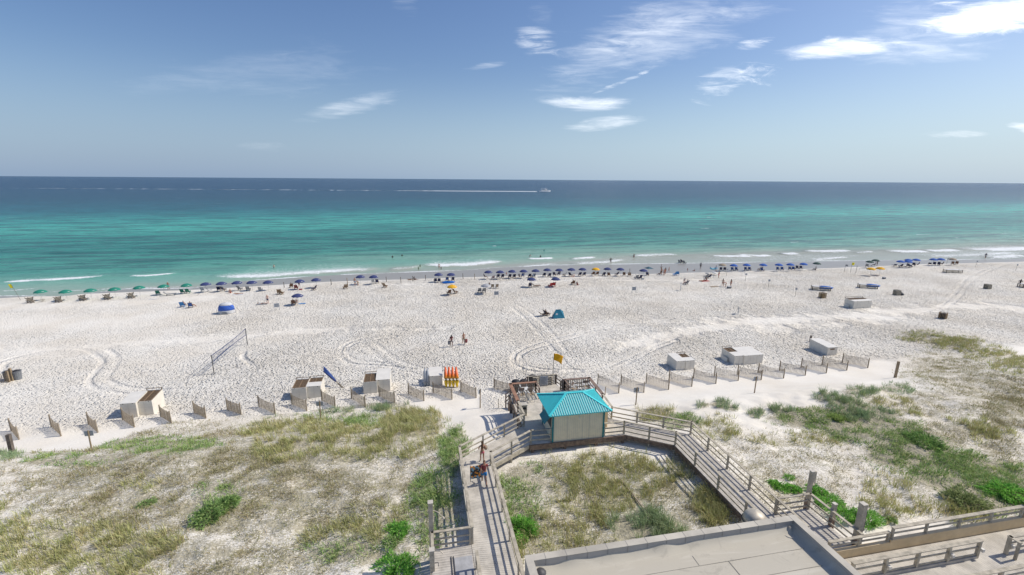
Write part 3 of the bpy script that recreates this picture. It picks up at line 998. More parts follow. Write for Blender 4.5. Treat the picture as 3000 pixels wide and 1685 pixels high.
# ------------------------------------------------------------------ boardwalks, decks, kiosk, building
DK = 4.8


def boards(L0, L1, R0, R1, z, parent, m, w=0.14, gap=0.012, name='decking', th=0.04, zs=None):
    """boards laid crosswise between a left and a right edge"""
    L0, L1, R0, R1 = (np.array(p, float) for p in (L0, L1, R0, R1))
    n = max(1, int(round(max(np.linalg.norm(L1 - L0), np.linalg.norm(R1 - R0)) / w)))
    mb = MB()
    rr = random.Random(7)
    for i in range(n):
        a, b = i / n, (i + 1) / n - gap / w / n
        dz = rr.uniform(-.002, .002)
        p = [L0 + (L1 - L0) * a, R0 + (R1 - R0) * a, R0 + (R1 - R0) * b, L0 + (L1 - L0) * b]
        vs = [(q[0], q[1], z - th + dz) for q in p] + [(q[0], q[1], z + dz) for q in p]
        mb.add(vs, [(0, 3, 2, 1), (4, 5, 6, 7), (0, 1, 5, 4), (1, 2, 6, 5), (2, 3, 7, 6), (3, 0, 4, 7)])
    return mb.build(name, m, parent)


def railing(parent, pts, z=DK, h=1.07, sp=2.0, m=None, cap_m=None, cap_w=0.14, rails=(0.62, 0.25), posts=True, down=True, first=True, last=True, pw=0.11, name='railing', label=None):
    m = m or M_WOODG
    cap_m = cap_m or m
    pts = [(p[0], p[1], p[2] if len(p) > 2 else z) for p in pts]
    mb = MB()
    lo = MB()
    for (a, b) in zip(pts[:-1], pts[1:]):
        va, vb = Vector(a), Vector(b)
        d = (vb - va).normalized()
        mb.beam(va + Vector((0, 0, h)) - d * cap_w * .35, vb + Vector((0, 0, h)) + d * cap_w * .35, cap_w, 0.045)
        for rz_ in rails:
            lo.beam(va + Vector((0, 0, rz_)), vb + Vector((0, 0, rz_)), 0.04, 0.09)
    cap = mb.build(name, cap_m, parent, label)
    lo.build('lower_rail', m, cap)
    if posts:
        seq = []
        for k, (a, b) in enumerate(zip(pts[:-1], pts[1:])):
            va, vb = Vector(a), Vector(b)
            n = max(1, int(round((vb - va).length / sp)))
            for i in range(n + (1 if k == len(pts) - 2 else 0)):
                seq.append(va.lerp(vb, i / n))
        if not first:
            seq = seq[1:]
        if not last:
            seq = seq[:-1]
        for p in seq:
            zb = min(gz_(p.x, p.y) - 0.3, p.z - 0.2) if down else p.z - 0.05
            q = MB().box(p.x - pw / 2, p.x + pw / 2, p.y - pw / 2, p.y + pw / 2, zb, p.z + h - 0.025)
            q.build('post', m, cap)
    return cap


def world_thing(name, label, cat, x, y, z, group=None):
    """an Empty at the thing's base; its parts are meshed in world units and shifted back"""
    return thing(name, label, cat, (x, y, z), 0, group)


def settle(root):
    """parts were meshed in world coordinates: make them local to the Empty"""
    off = Vector(root.location)

    def rec(o, inv):
        for c in kids(o):
            if inv and c.type == 'MESH':
                c.data.transform(Matrix.Translation(-off))
                rec2(c)

    def rec2(o):
        for g in kids(o):
            if g.type == 'MESH':
                g.data.transform(Matrix.Translation(-off))
    rec(root, True)


# left boardwalk -------------------------------------------------
bw = world_thing('boardwalk', 'grey plank boardwalk from the bottom edge bending right to the kiosk, two people on it', 'boardwalk', 3.1, 20, DK - .5)
boards((2.12, 9), (2.12, 29.15), (4.25, 9), (4.25, 28.05), DK, bw, M_DECK)
boards((2.12, 29.16), (7.49, 32.8), (4.25, 28.06), (7.49, 30.2), DK, bw, M_DECK)
sk = MB()
for a, b in [((4.23, 9), (4.23, 28.05)), ((4.23, 28.05), (7.5, 30.18)), ((2.14, 9), (2.14, 29.15)), ((2.14, 29.15), (7.5, 32.8))]:
    sk.beam((*a, DK - .19), (*b, DK - .19), 0.06, 0.28)
sk.build('skirt_beam', M_WOODG, bw)
railing(bw, [(4.2, 9.5), (4.2, 28.08), (7.55, 30.27), (9.12, 30.22)], sp=2.35, cap_w=0.17)
railing(bw, [(2.17, 21.3), (2.17, 29.12), (7.58, 32.72)], sp=2.3, cap_w=0.17)
# wash platform
boards((-.02, 9), (-.02, 21.3), (2.1, 9), (2.1, 21.3), DK - .01, bw, M_DECK2, w=.16)
sk = MB()
sk.box(-.05, 2.12, 21.3, 21.36, DK - .33, DK - .05)
sk.box(-.1, -.02, 9, 21.36, DK - .33, DK - .05)
sk.build('skirt_beam', M_WOODG, bw)
railing(bw, [(2.05, 21.28), (0.05, 21.28), (0.03, 19.9)], sp=2.2, cap_w=0.15)
railing(bw, [(2.2, 19.6), (2.2, 14)], sp=2.4, cap_w=.15)
mt = MB().box(.95, 1.0, 12, 20.6, DK, DK + .03).box(1.08, 1.12, 12, 20.6, DK, DK + .03)
mt.build('drain_channel', M_DARKM, bw)
mt = MB().box(1.13, 2.05, 12, 20.5, DK + .002, DK + .012)
mt.build('grey_mat', mat('grey_concrete_pad', (.40, .40, .40), .8, .2, 2), bw)
settle(bw)

for (x, y, top, lab) in [(0.02, 21.55, 7.5, 'tall square wooden shower post with a thin arm at the left of the bottom boardwalk'),
                         (0.0, 19.95, 6.0, 'low square wooden wash post with hose tap beside the tall shower post')]:
    t = thing('shower_post', lab, 'shower post', (x, y, 3.6), 0, 'wooden shower posts at the boardwalk')
    MB().box(-.12, .12, -.12, .12, 0, top - 3.6).build('post', M_WOODG, t, bevel=.01)
    MB().box(-.14, .14, -.14, .14, top - 3.6, top - 3.57).build('post_cap', M_DECK, t)
    if top > 7:
        a = MB().tube([(.12, 0, 3.4), (.35, -.05, 3.3), (.62, -.12, 3.02)], .02, 6)
        a.build('shower_arm', M_METAL, t)
        MB().lathe([(0, .05), (.05, .03), (.09, -.05), (0, -.06)], 10, (.64, -.13, 2.98)).build('shower_head', M_METAL, t)
    else:
        MB().tube([(.12, 0, 2.3), (.4, -.1, 2.35), (.55, -.15, 2.2)], .025, 6).build('tap_arm', M_METAL, t)
        MB().tube([(.12, 0, 1.6), (.3, 0, 1.6), (.3, -.15, 1.5)], .02, 6).build('tap', M_DARKM, t)

# kiosk deck ----------------------------------------------------
kd = world_thing('beach_deck', 'raised wooden deck carrying the teal roofed kiosk, with brown rails round two seating corners', 'deck', 11.3, 34, 3)
boards((7.5, 30.12), (7.5, 38.45), (15.0, 30.12), (15.0, 38.45), DK - .002, kd, M_DECK, w=.15)
b = MB()
b.box(7.42, 15.08, 30.0, 30.1, DK - .42, DK - .02)
b.box(7.42, 15.08, 38.46, 38.54, DK - .36, DK - .02)
b.box(7.4, 7.48, 30.1, 38.46, DK - .36, DK - .05)
b.box(15.02, 15.1, 30.1, 38.46, DK - .36, DK - .05)
b.build('skirt_beam', M_BEAM, kd)
for x in (7.7, 10.2, 12.7, 14.9):
    for y in (30.2, 34.2, 38.3):
        z0 = gz_(x, y) - .4
        MB().box(x - .1, x + .1, y - .1, y + .1, z0, DK - .06).build('support_post', M_BEAM, kd)
railing(kd, [(7.6, 32.75), (7.6, 35.1)], sp=2.4, cap_w=.16, last=False)
railing(kd, [(7.6, 35.1), (7.58, 38.42), (9.98, 38.42)], sp=2.2, m=M_BROWNR, cap_m=M_REDW, cap_w=.3, label='reddish wide capped railing round the left seating corner')
railing(kd, [(9.98, 38.42), (9.98, 37.15)], sp=2.2, m=M_BROWNR, cap_w=.12)
railing(kd, [(12.75, 37.2), (12.75, 38.42)], sp=2.2, m=M_BROWNR, cap_w=.12)
railing(kd, [(12.75, 38.42), (15.15, 38.42), (15.1, 35.0)], sp=2.2, m=M_BROWNR, cap_m=M_BROWNR, cap_w=.3, label='brown wide capped railing round the right seating corner')
railing(kd, [(15.1, 35.0), (14.98, 32.65)], sp=2.2, cap_w=.16, first=False)
railing(kd, [(13.35, 30.24), (14.98, 30.24)], sp=1.6, cap_w=.14)
# pickets of the two corners
for x0, x1, y in ((7.7, 9.9, 38.45), (12.85, 15.05, 38.45)):
    q = MB()
    for i in range(12):
        x = x0 + (x1 - x0) * (i + .5) / 12
        q.box(x - .04, x + .04, y - .06, y - .03, DK + .1, DK + .98)
    q.build('picket_panel', M_SLAT, kd)
# lower landing toward the sand
LZ = 3.9
q = MB()
for i in range(5):
    z = DK - (i + 1) * .15
    q.box(10.05, 12.7, 38.56 + i * .27, 38.56 + (i + 1) * .27 + .02, z - .04, z)
q.build('step_flight', M_DECK, kd)
q = MB()
for i in range(19):
    x = 10.0 + i * .155
    q.box(x, x + .142, 39.9, 41.8, LZ - .04, LZ)
q.build('landing_decking', M_DECK, kd)
for x, s in ((10.0, -1), (12.95, 1)):
    q = MB()
    for i in range(8):
        z = LZ - (i + 1) * .2
        xa, xb = sorted((x + s * i * .27, x + s * (i + 1) * .27))
        q.box(xa, xb, 40.3, 41.75, z - .04, z)
    q.build('sand_stair', M_DECK2, kd)
    for y in (40.25, 41.8):
        railing(kd, [(x, y, LZ), (x + s * 2.2, y, LZ - 1.7)], h=1.0, sp=2.2, m=M_BROWNR if s < 0 else M_WOODD, cap_w=.12, name='stair_railing')
q = MB()
for i in range(22):
    x = 10.0 + i * .135
    q.box(x, x + .09, 41.84, 41.87, LZ - .1, LZ + .98)
bp_ = q.build('picket_wall', M_WOODD, kd)
MB().beam((9.95, 41.85, LZ + 1.0), (13.0, 41.85, LZ + 1.0), .15, .045).build('top_rail', M_WOODG, bp_)
for x0, x1 in ((10.5, 11.1), (12.1, 12.6)):
    q = MB()
    for i in range(5):
        q.box(x0, x1, 41.6, 41.83, LZ + .12 + i * .19, LZ + .15 + i * .19)
    q.build('slat_rack', M_WOODG, kd)
q = MB()
for i in range(6):
    q.box(12.98, 13.02, 38.7 + i * .22, 38.7 + i * .22 + .18, LZ - .1, LZ + 1.25)
q.build('picket_side', M_WOODD, kd)
settle(kd)

sgn = thing('notice_board', 'grey notice board with lines of text against the picket wall of the deck landing', 'sign', (11.6, 41.5, LZ))
MB().box(-.4, .4, -.02, .02, .12, 1.05).build('panel', M_SIGN, sgn)
q = MB()
for i in range(6):
    q.box(-.28, .1 + .14 * ((i * 7) % 3) / 2, -.03, -.021, .9 - i * .13, .925 - i * .13)
    q.box(-.28, -.23, -.031, -.022, .9 - i * .13, .94 - i * .13)
q.build('text_lines', M_INK, sgn)
MB().box(-.35, -.3, -.01, .01, 0, .12).box(.3, .35, -.01, .01, 0, .12).build('foot', M_DARKM, sgn)

# kiosk -----------------------------------------------------------
ks = thing('kiosk', 'cream beach kiosk with a corrugated teal hip roof in the middle of the wooden deck', 'kiosk', (11.2, 31.52, DK + .003))
KW, KD_, KH = 2.0, 1.4, 2.3
wl = MB().box(-KW, KW, -KD_, KD_, 0, KH).build('wall', M_KWALL, ks)
g = MB()
for i in range(1, 27):
    x = -KW + i * (2 * KW / 27)
    g.box(x - .004, x + .004, -KD_ - .003, -KD_ + .01, .02, KH - .1)
for x in (-.87, .87 - .55, .87):
    g.box(x - .012, x + .012, -KD_ - .005, -KD_ + .01, .0, KH - .05)
g.build('siding_groove', mat('siding_groove_shadow_gap', (.50, .47, .40), .8), wl)
for x, y in ((-KW, -KD_), (KW, -KD_), (-KW, KD_), (KW, KD_)):
    MB().box(x - .06, x + .06, y - .06, y + .06, .0, KH - .02).build('corner_trim', M_TEALD, ks)
RX0, RX1, RY0, RY1 = -2.35, 2.55, -1.62, 2.13
ZE, ZR = 2.24, 3.02
r0x, r1x, ry = -.52, .84, .25
rv = [(RX0, RY0, ZE), (RX1, RY0, ZE), (RX1, RY1, ZE), (RX0, RY1, ZE), (r0x, ry, ZR), (r1x, ry, ZR)]
rf = MB().add(rv + [(x, y, z - .05) for x, y, z in rv[:4]], [(0, 1, 5, 4), (1, 2, 5), (2, 3, 4, 5), (3, 0, 4), (0, 6, 7, 1), (1, 7, 8, 2), (2, 8, 9, 3), (3, 9, 6, 0), (6, 9, 8, 7)]).build('roof', M_TEAL, ks)


def rib_panel(side):
    q = MB()
    if side in ('front', 'back'):
        n = 27
        ye = RY0 if side == 'front' else RY1
        for i in range(n):
            x = RX0 + (RX1 - RX0) * (i + .5) / n
            t = min((x - RX0) / (r0x - RX0), (RX1 - x) / (RX1 - r1x), 1)
            e = Vector((x, ye, ZE))
            p = Vector((x, ye + (ry - ye) * t, ZE + (ZR - ZE) * t))
            if t > .04:
                q.beam(e, p, .085, .09)
    else:
        n = 25
        xe = RX0 if side == 'left' else RX1
        xr = r0x if side == 'left' else r1x
        for i in range(n):
            y = RY0 + (RY1 - RY0) * (i + .5) / n
            t = min((y - RY0) / (ry - RY0), (RY1 - y) / (RY1 - ry))
            if t > .04:
                q.beam((xe, y, ZE), (xe + (xr - xe) * t, y, ZE + (ZR - ZE) * t), .06, .045)
    return q


for sd_ in ('front', 'back', 'left', 'right'):
    rib_panel(sd_).build('roof_rib', M_TEAL if sd_ != 'front' else mat('glare_tinted_teal_metal', (.30, .62, .60), .3, .1, 3, spec=.6), rf)  # front ribs coloured paler: sun glare on the corrugation painted in
hp = MB()
for a, b_ in ((0, 4), (1, 5), (2, 5), (3, 4), (4, 5)):
    hp.beam(Vector(rv[a]) + Vector((0, 0, .045)), Vector(rv[b_]) + Vector((0, 0, .045)), .17, .05)
hp.build('ridge_cap', M_TEALT, rf)
wn_ = MB().box(-KW - .03, -KW - .002, -1.0, .35, .95, 1.9).build('window', M_DARKM, ks)
MB().add([(-KW - .05, -1.05, 1.95), (-KW - .05, .4, 1.95), (-KW - .55, .4, 1.35), (-KW - .55, -1.05, 1.35), (-KW - .05, -1.05, 1.99), (-KW - .05, .4, 1.99), (-KW - .59, .4, 1.37), (-KW - .59, -1.05, 1.37)],
         [(0, 1, 2, 3), (7, 6, 5, 4), (0, 4, 5, 1), (1, 5, 6, 2), (2, 6, 7, 3), (3, 7, 4, 0)]).build('shutter', M_TEALD, wn_)
dr = MB().box(KW + .002, KW + .05, -.9, .1, .05, 2.0).build('door', M_KWALL, ks)
MB().box(KW + .05, KW + .1, -.1, -.04, .95, 1.05).build('handle', M_DARKM, dr)
MB().tube([(0.02, -KD_ - .01, 2.12), (.02, -KD_ - .12, 2.1), (.0, -KD_ - .14, 1.95)], .018, 6).lathe([(0, .0), (.05, -.02), (.06, -.16), (0, -.17)], 8, (0, -KD_ - .14, 1.98)).build('wall_lamp', M_WHITE, ks)
sh = thing('service_cabinet', 'narrow tan cabinet behind the right corner of the kiosk', 'cabinet', (13.75, 31.9, DK))
MB().box(-.3, .35, -.5, .5, 0, 1.9).build('body', M_STUC, sh, bevel=.01)
MB().box(-.33, .38, -.53, .53, 1.9, 1.94).build('lid', M_KWALL, sh)

# right boardwalk ---------------------------------------------------
rb = world_thing('boardwalk', 'grey brown plank boardwalk running from the right of the kiosk down to the flat roof', 'boardwalk', 18, 25, DK - .5)
boards((15.02, 32.62), (20.05, 29.25), (15.02, 30.12), (18.05, 28.05), DK, rb, M_DECK2)
boards((20.05, 29.24), (20.0, 17.5), (18.05, 28.04), (18.05, 17.5), DK, rb, M_DECK2)
boards((18.5, 16.86), (18.5, 17.48), (22.4, 16.86), (22.4, 17.48), DK, rb, M_DECK2)
boards((20.02, 17.5), (20.02, 20.3), (22.4, 17.5), (22.4, 20.3), DK, rb, M_DECK2)
sk = MB()
for a, b in [((15.02, 30.1), (18.03, 28.03)), ((18.03, 28.03), (18.03, 17.5)), ((15.02, 32.64), (20.07, 29.27)), ((20.07, 29.27), (20.03, 20.3)), ((20.03, 20.33), (22.42, 20.33)), ((22.43, 20.3), (22.43, 16.9))]:
    sk.beam((*a, DK - .2), (*b, DK - .2), 0.06, 0.3)
sk.build('skirt_beam', M_BEAM, rb)
railing(rb, [(14.98, 30.24), (18.1, 28.08), (18.1, 17.8)], sp=2.35, cap_w=.17, m=M_WOODG, first=False)
railing(rb, [(14.95, 32.6), (20.05, 29.2), (20.0, 18.0)], sp=2.35, cap_w=.17, m=M_WOODG, first=False)
railing(rb, [(20.1, 20.24), (22.3, 20.24), (22.35, 16.95)], sp=2.2, cap_w=.15)
settle(rb)
for (x, y, top, lab, wd) in [(22.35, 20.42, 7.25, 'tall wooden post with shower heads rising from the corner rail of the right boardwalk', .10),
                             (22.48, 18.8, 6.25, 'short rotting wooden post halfway along the side rail of the right boardwalk', .10),
                             (22.6, 17.35, 7.35, 'thick square wooden post nearest the pool deck railing', .145)]:
    t = thing('shower_post', lab, 'post', (x, y, 3.6))
    MB().box(-wd, wd, -wd, wd, 0, top - 3.6).build('post', M_WOODG, t, bevel=.012)
    MB().box(-wd - .01, wd + .01, -wd - .01, wd + .01, top - 3.6, top - 3.57).build('post_cap', M_DECK, t)
    MB().box(-wd - .005, wd + .005, -wd - .005, wd + .005, .9, 1.75).build('stained_base', M_BROWNR, t)
    if top == 7.25:
        MB().tube([(.1, -.15, 3.0), (.12, -.35, 3.05), (.12, -.42, 2.9)], .025, 6).build('shower_head', M_METAL, t)
        MB().box(wd, wd + .16, -.08, .08, 2.9, 3.62).build('side_board', M_WOODG, t)
    if top == 7.35:
        MB().tube([(wd, 0, 3.3), (wd + .2, 0, 3.2), (wd + .2, 0, 2.0)], .015, 6).build('hose', M_DARKM, t)

# pool deck -----------------------------------------------------------
pdk = world_thing('pool_deck', 'pale plank deck with several low railings in the bottom right corner', 'deck', 27, 13, DK - .5)
q = MB()
for i in range(130):
    x = 18.6 + i * .15
    q.box(x, x + .138, 5, 16.62, DK - .04, DK)
q.build('decking', M_DECK, pdk)
lw = MB().box(20.6, 24.0, 16.66, 16.86, DK - .5, 5.3).box(24.0, 33.2, 16.66, 16.86, DK - .5, 5.42).box(33.2, 45, 16.66, 16.86, DK - .5, 5.62)
lw.build('low_wall', M_STUC, pdk)
railing(pdk, [(20.2, 16.78, 4.8), (23.9, 16.78, 4.8)], h=1.07, sp=1.9, rails=(.78,), cap_w=.16)
railing(pdk, [(24.15, 16.78, 5.05), (33.1, 16.78, 5.05)], h=1.05, sp=2.2, rails=(.7,), cap_w=.2)
railing(pdk, [(33.3, 16.78, 5.25), (42, 16.78, 5.25)], h=1.05, sp=2.2, rails=(.7,), cap_w=.2)
rc = railing(pdk, [(20.2, 15.4), (28.05, 15.4)], h=1.07, sp=1.96, rails=(.66, .22), cap_w=.2, down=False, pw=.14)
MB().box(20.2, 28.0, 15.32, 15.48, DK + .002, DK + .15).build('kerb_board', M_DECK2, pdk)
railing(pdk, [(29.9, 15.3), (36, 15.3)], h=1.07, sp=2, rails=(.66, .3), cap_w=.2, down=False, pw=.14)
railing(pdk, [(29.9, 15.3), (29.9, 14.9)], h=1.07, sp=2, rails=(), cap_w=.2, down=False, first=False)
railing(pdk, [(24.5, 13.7), (34, 13.7)], h=1.07, sp=2.2, rails=(.66, .22), cap_w=.2, down=False, pw=.14)
lt = []
for x in (22.16, 26.09, 28.05):
    MB().box(x - .02 + .07, x + .2, 15.22, 15.36, DK + .45, DK + .62).build('step_light', M_LID, pdk)
MB().box(30.0, 30.13, 15.12, 15.26, DK + .45, DK + .62).build('step_light', M_LID, pdk)
settle(pdk)

# flat roofed building ---------------------------------------------------
BX0, BX1, BY0, BY1, BZ = 4.18, 18.42, 4.0, 17.42, 7.2
bl = world_thing('flat_roof_building', 'flat grey roofed building with a low parapet filling the bottom centre', 'building', 11.3, 10, 3.5)
MB().box(BX0, BX1, BY0, BY1, 2.9, BZ - .6).build('wall', M_PARA, bl)
q = MB()
q.box(BX0, BX1, BY1 - .3, BY1, BZ - .62, BZ)
q.box(BX0, BX0 + .3, BY0, BY1 - .3, BZ - .62, BZ)
q.box(BX1 - .3, BX1, BY0, BY1 - .3, BZ - .62, BZ)
pr_ = q.build('parapet', M_PARA, bl)
q = MB()
q.box(BX0 - .03, BX1 + .03, BY1 - .33, BY1 + .03, BZ + .002, BZ + .03)
q.box(BX0 - .03, BX0 + .33, BY0, BY1 - .33, BZ + .002, BZ + .03)
q.box(BX1 - .33, BX1 + .03, BY0, BY1 - .33, BZ + .002, BZ + .03)
q.build('coping', M_ROOF, pr_)
q = MB()
for i in range(14):
    x = BX0 + .9 + i * 1.0
    q.box(x - .012, x + .012, BY1 - .305 - .01, BY1 - .29, BZ - .5, BZ)
    q.box(x - .01, x + .01, BY1 - .33, BY1 + .03, BZ + .03, BZ + .036)
q.build('joint', mat('parapet_joint', (.30, .285, .26), .8), pr_)
# membrane, turned up softly at the edges
nx_, ny_ = 60, 50
gx_ = np.linspace(BX0 + .3, BX1 - .3, nx_)
gy_ = np.linspace(BY0, BY1 - .3, ny_)
ex = np.concatenate([[BX0 + .3, BX0 + .36, BX0 + .45, BX0 + .6], np.linspace(BX0 + .8, BX1 - .8, 50), [BX1 - .6, BX1 - .45, BX1 - .36, BX1 - .3]])
ey = np.concatenate([np.linspace(BY0, BY1 - .9, 40), [BY1 - .7, BY1 - .55, BY1 - .45, BY1 - .36, BY1 - .3]])
XX, YY = np.meshgrid(ex, ey)
edge_d = np.minimum(np.minimum(XX - ex[0], ex[-1] - XX), ey[-1] - YY)
ZZ = BZ - .52 + .26 * np.clip(1 - edge_d / .45, 0, 1) ** 2 * (0.6 + .8 * vnoise(XX * 1.1, YY * 0, 3)) + .02 * fbm(XX * .5, YY * .5, 2, 2)
idx = np.arange(XX.size).reshape(XX.shape)
me = fast_mesh('roof_membrane', np.stack([XX, YY, ZZ], -1).reshape(-1, 3), np.stack([idx[:-1, :-1], idx[:-1, 1:], idx[1:, 1:], idx[1:, :-1]], -1).reshape(-1), 4)
smooth_all(me)
M_MEMB = mat('stained_roof_membrane', (0.56, 0.52, 0.43), 0.75, 0.3, 0.35, 0.15, 8)
_t = NT(M_MEMB.node_tree)
_bs = M_MEMB.node_tree.nodes['Principled BSDF']
_tc = _t.n('ShaderNodeTexCoord')
_mp = _t.n('ShaderNodeMapping', inp={0: _tc.outputs['Object'], 3: (.25, 1.6, 1)})
_n1 = _t.n('ShaderNodeTexNoise', inp={'Vector': _mp.outputs[0], 'Scale': 1.0, 'Detail': 7, 'Roughness': .7, 'Distortion': .8}).outputs['Fac']
_n2 = _t.n('ShaderNodeTexNoise', inp={'Vector': _tc.outputs['Object'], 'Scale': .7, 'Detail': 8, 'Roughness': .72, 'Distortion': 1.5}).outputs['Fac']
_c = _t.mix(_t.m('MULTIPLY', _t.mr(_n1, .5, .68), .55), (0.50, 0.46, 0.375), (0.62, 0.58, 0.49))
_c = _t.mix(_t.m('MULTIPLY', _t.mr(_n2, .56, .66), .5), _c, (0.36, 0.33, 0.27))
_t.link(_c, _bs.inputs['Base Color'])
me.materials.append(M_MEMB)
o = bpy.data.objects.new('roof_membrane', me)
link(o, bl)
q = MB()
for y in (15.9, 14.85, 13.8, 12.7, 11.6):
    q.beam((BX0 + .6, y, BZ - .495), (BX1 - .7, y, BZ - .495), .02, .012)
for x, y0, y1 in ((7.6, 14.85, 15.9), (10.4, 13.8, 14.85), (13.6, 14.85, 15.9), (8.2, 12.7, 13.8), (14.9, 12.7, 13.8), (12.1, 15.9, 16.5), (5.6, 15.9, 16.5)):
    q.beam((x, y0, BZ - .494), (x, y1, BZ - .494), .02, .012)
q.build('roof_seam', mat('faint_roof_seam', (.40, .37, .31), .8), bl)
settle(bl)
dv = thing('roof_exhaust', 'rounded metal exhaust hood behind the roof parapet over the right boardwalk', 'vent', (16.6, 17.98, 5.50))
MB().lathe([(.25, -1.2), (.25, .9), (.3, .95)], 20).build('duct', M_METAL, dv, smooth=True)
MB().lathe([(.57, .95), (.60, 1.0), (.60, 1.22), (.57, 1.25), (.585, 1.27), (.57, 1.4), (.50, 1.56), (.38, 1.68), (.2, 1.76), (0, 1.79)], 28).build('hood', M_METAL, dv, smooth=True)
MB().lathe([(.61, 1.2), (.63, 1.22), (.63, 1.26), (.61, 1.28)], 28).build('band', M_DARKM, dv, smooth=True)
for nm, px, py, lab in (('roof_drain', 1583, 1676, 'dark roof drain cover near the left corner of the flat roof'), ('roof_vent', 2313, 1553, 'small cone vent pipe in the far right corner of the flat roof')):
    x, y = at(px, py, BZ - .45)
    t = thing(nm, lab, 'vent', (x, y, BZ - .50))
    MB().lathe([(.30, 0), (.28, .03), (.12, .12), (.10, .26), (.0, .28)] if nm == 'roof_vent' else [(.28, 0), (.27, .06), (.16, .16), (0, .2)], 12).build('cone' if nm == 'roof_vent' else 'strainer', M_DARKM if nm == 'roof_drain' else M_METAL, t, smooth=True)
    MB().lathe([(.55, .0), (.54, .02), (.0, .022)], 16).build('flashing', M_ROOF, t)


# ------------------------------------------------------------------ sand fences
FEN = [((56, 1288), (34, 1263)), ((179, 1278), (151, 1251)), ((286.6, 1267.7), (260, 1243.5)), ((393.7, 1252), (360, 1230)), ((502.5, 1240), (471.6, 1221.7)),
       ((603.6, 1226), (569.5, 1209.6)), ((706.4, 1215), (666.5, 1200.7)), ((806.8, 1214), (759.6, 1192.3)), ((898.7, 1204.4), (855.9, 1185)), ((982, 1193.5), (943.4, 1174)),
       ((1071, 1193.5), (1030, 1167.4)), ((1155.7, 1180), (1111.5, 1162)), ((1242, 1174.6), (1196.7, 1153.6)), ((1323.7, 1170.5), (1269.3, 1151)), ((1395, 1165.7), (1350.3, 1146.3)),
       ((1496.6, 1153.6), (1448, 1137.8)), ((1812.5, 1152), (1750.8, 1125.3)), ((1886.2, 1150.2), (1819, 1127.8)), ((1958.3, 1141.8), (1892.3, 1123.6)), ((2026.5, 1132.6), (1960, 1114.5)),
       ((2097, 1124), (2031.3, 1108.4)), ((2162.4, 1115.2), (2092.3, 1102)), ((2229.6, 1113.2), (2160.2, 1098)), ((2295.5, 1108.4), (2220.6, 1092.7)), ((2359, 1100), (2283.4, 1085.4)),
       ((2420.5, 1093.2), (2346.3, 1077)), ((2480.5, 1085), (2408, 1069.7)), ((2542.2, 1077.7), (2467, 1062.5))]
rg = random.Random(3)
for i, (n_, f_) in enumerate(FEN):
    a, b_ = on(*n_), on(*f_)
    left = i < 16
    k = i + 1 if left else i - 15
    lab = ('slatted sand fence panel, %s from the left edge, left of the kiosk' % ORD[k]) if left else ('slatted sand fence panel, %s to the right of the deck' % ORD[k])
    if k == 16 and left:
        lab = 'slatted sand fence panel touching the left corner of the deck'
    t = thing('sand_fence', lab, 'fence', a, 0, 'sand fence panels along the dune')
    d = b_ - a
    L = math.hypot(d.x, d.y)
    q = MB()
    n = 22
    sag = rg.uniform(.05, .12)
    for j in range(n):
        u = (j + .5) / n
        x, y = d.x * u, d.y * u
        zg = gz_(a.x + x, a.y + y) - a.z
        top = zg + 1.12 - sag * math.sin(u * math.pi) + rg.uniform(-.015, .015)
        tx = rg.uniform(-.012, .012)
        dx, dy = d.x / L * .026, d.y / L * .026
        q.add([(x - dx, y - dy, zg - .1), (x + dx, y + dy, zg - .1), (x + dx + tx, y + dy, top), (x - dx + tx, y - dy, top), (x - dx + .012, y - dy + .012, zg - .1), (x + dx + .012, y + dy + .012, zg - .1), (x + dx + tx + .012, y + dy + .012, top), (x - dx + tx + .012, y - dy + .012, top)],
              [(0, 1, 2, 3), (7, 6, 5, 4), (0, 4, 5, 1), (1, 5, 6, 2), (2, 6, 7, 3), (3, 7, 4, 0)])
    q.build('slat_panel', M_SLAT, t)
    for u in (0, 1):
        x, y = d.x * u, d.y * u
        zg = gz_(a.x + x, a.y + y) - a.z
        MB().tube([(x, y, zg - .3), (x + rg.uniform(-.03, .03), y, zg + 1.27)], [.065, .058], 8).build('post', M_SLAT, t)

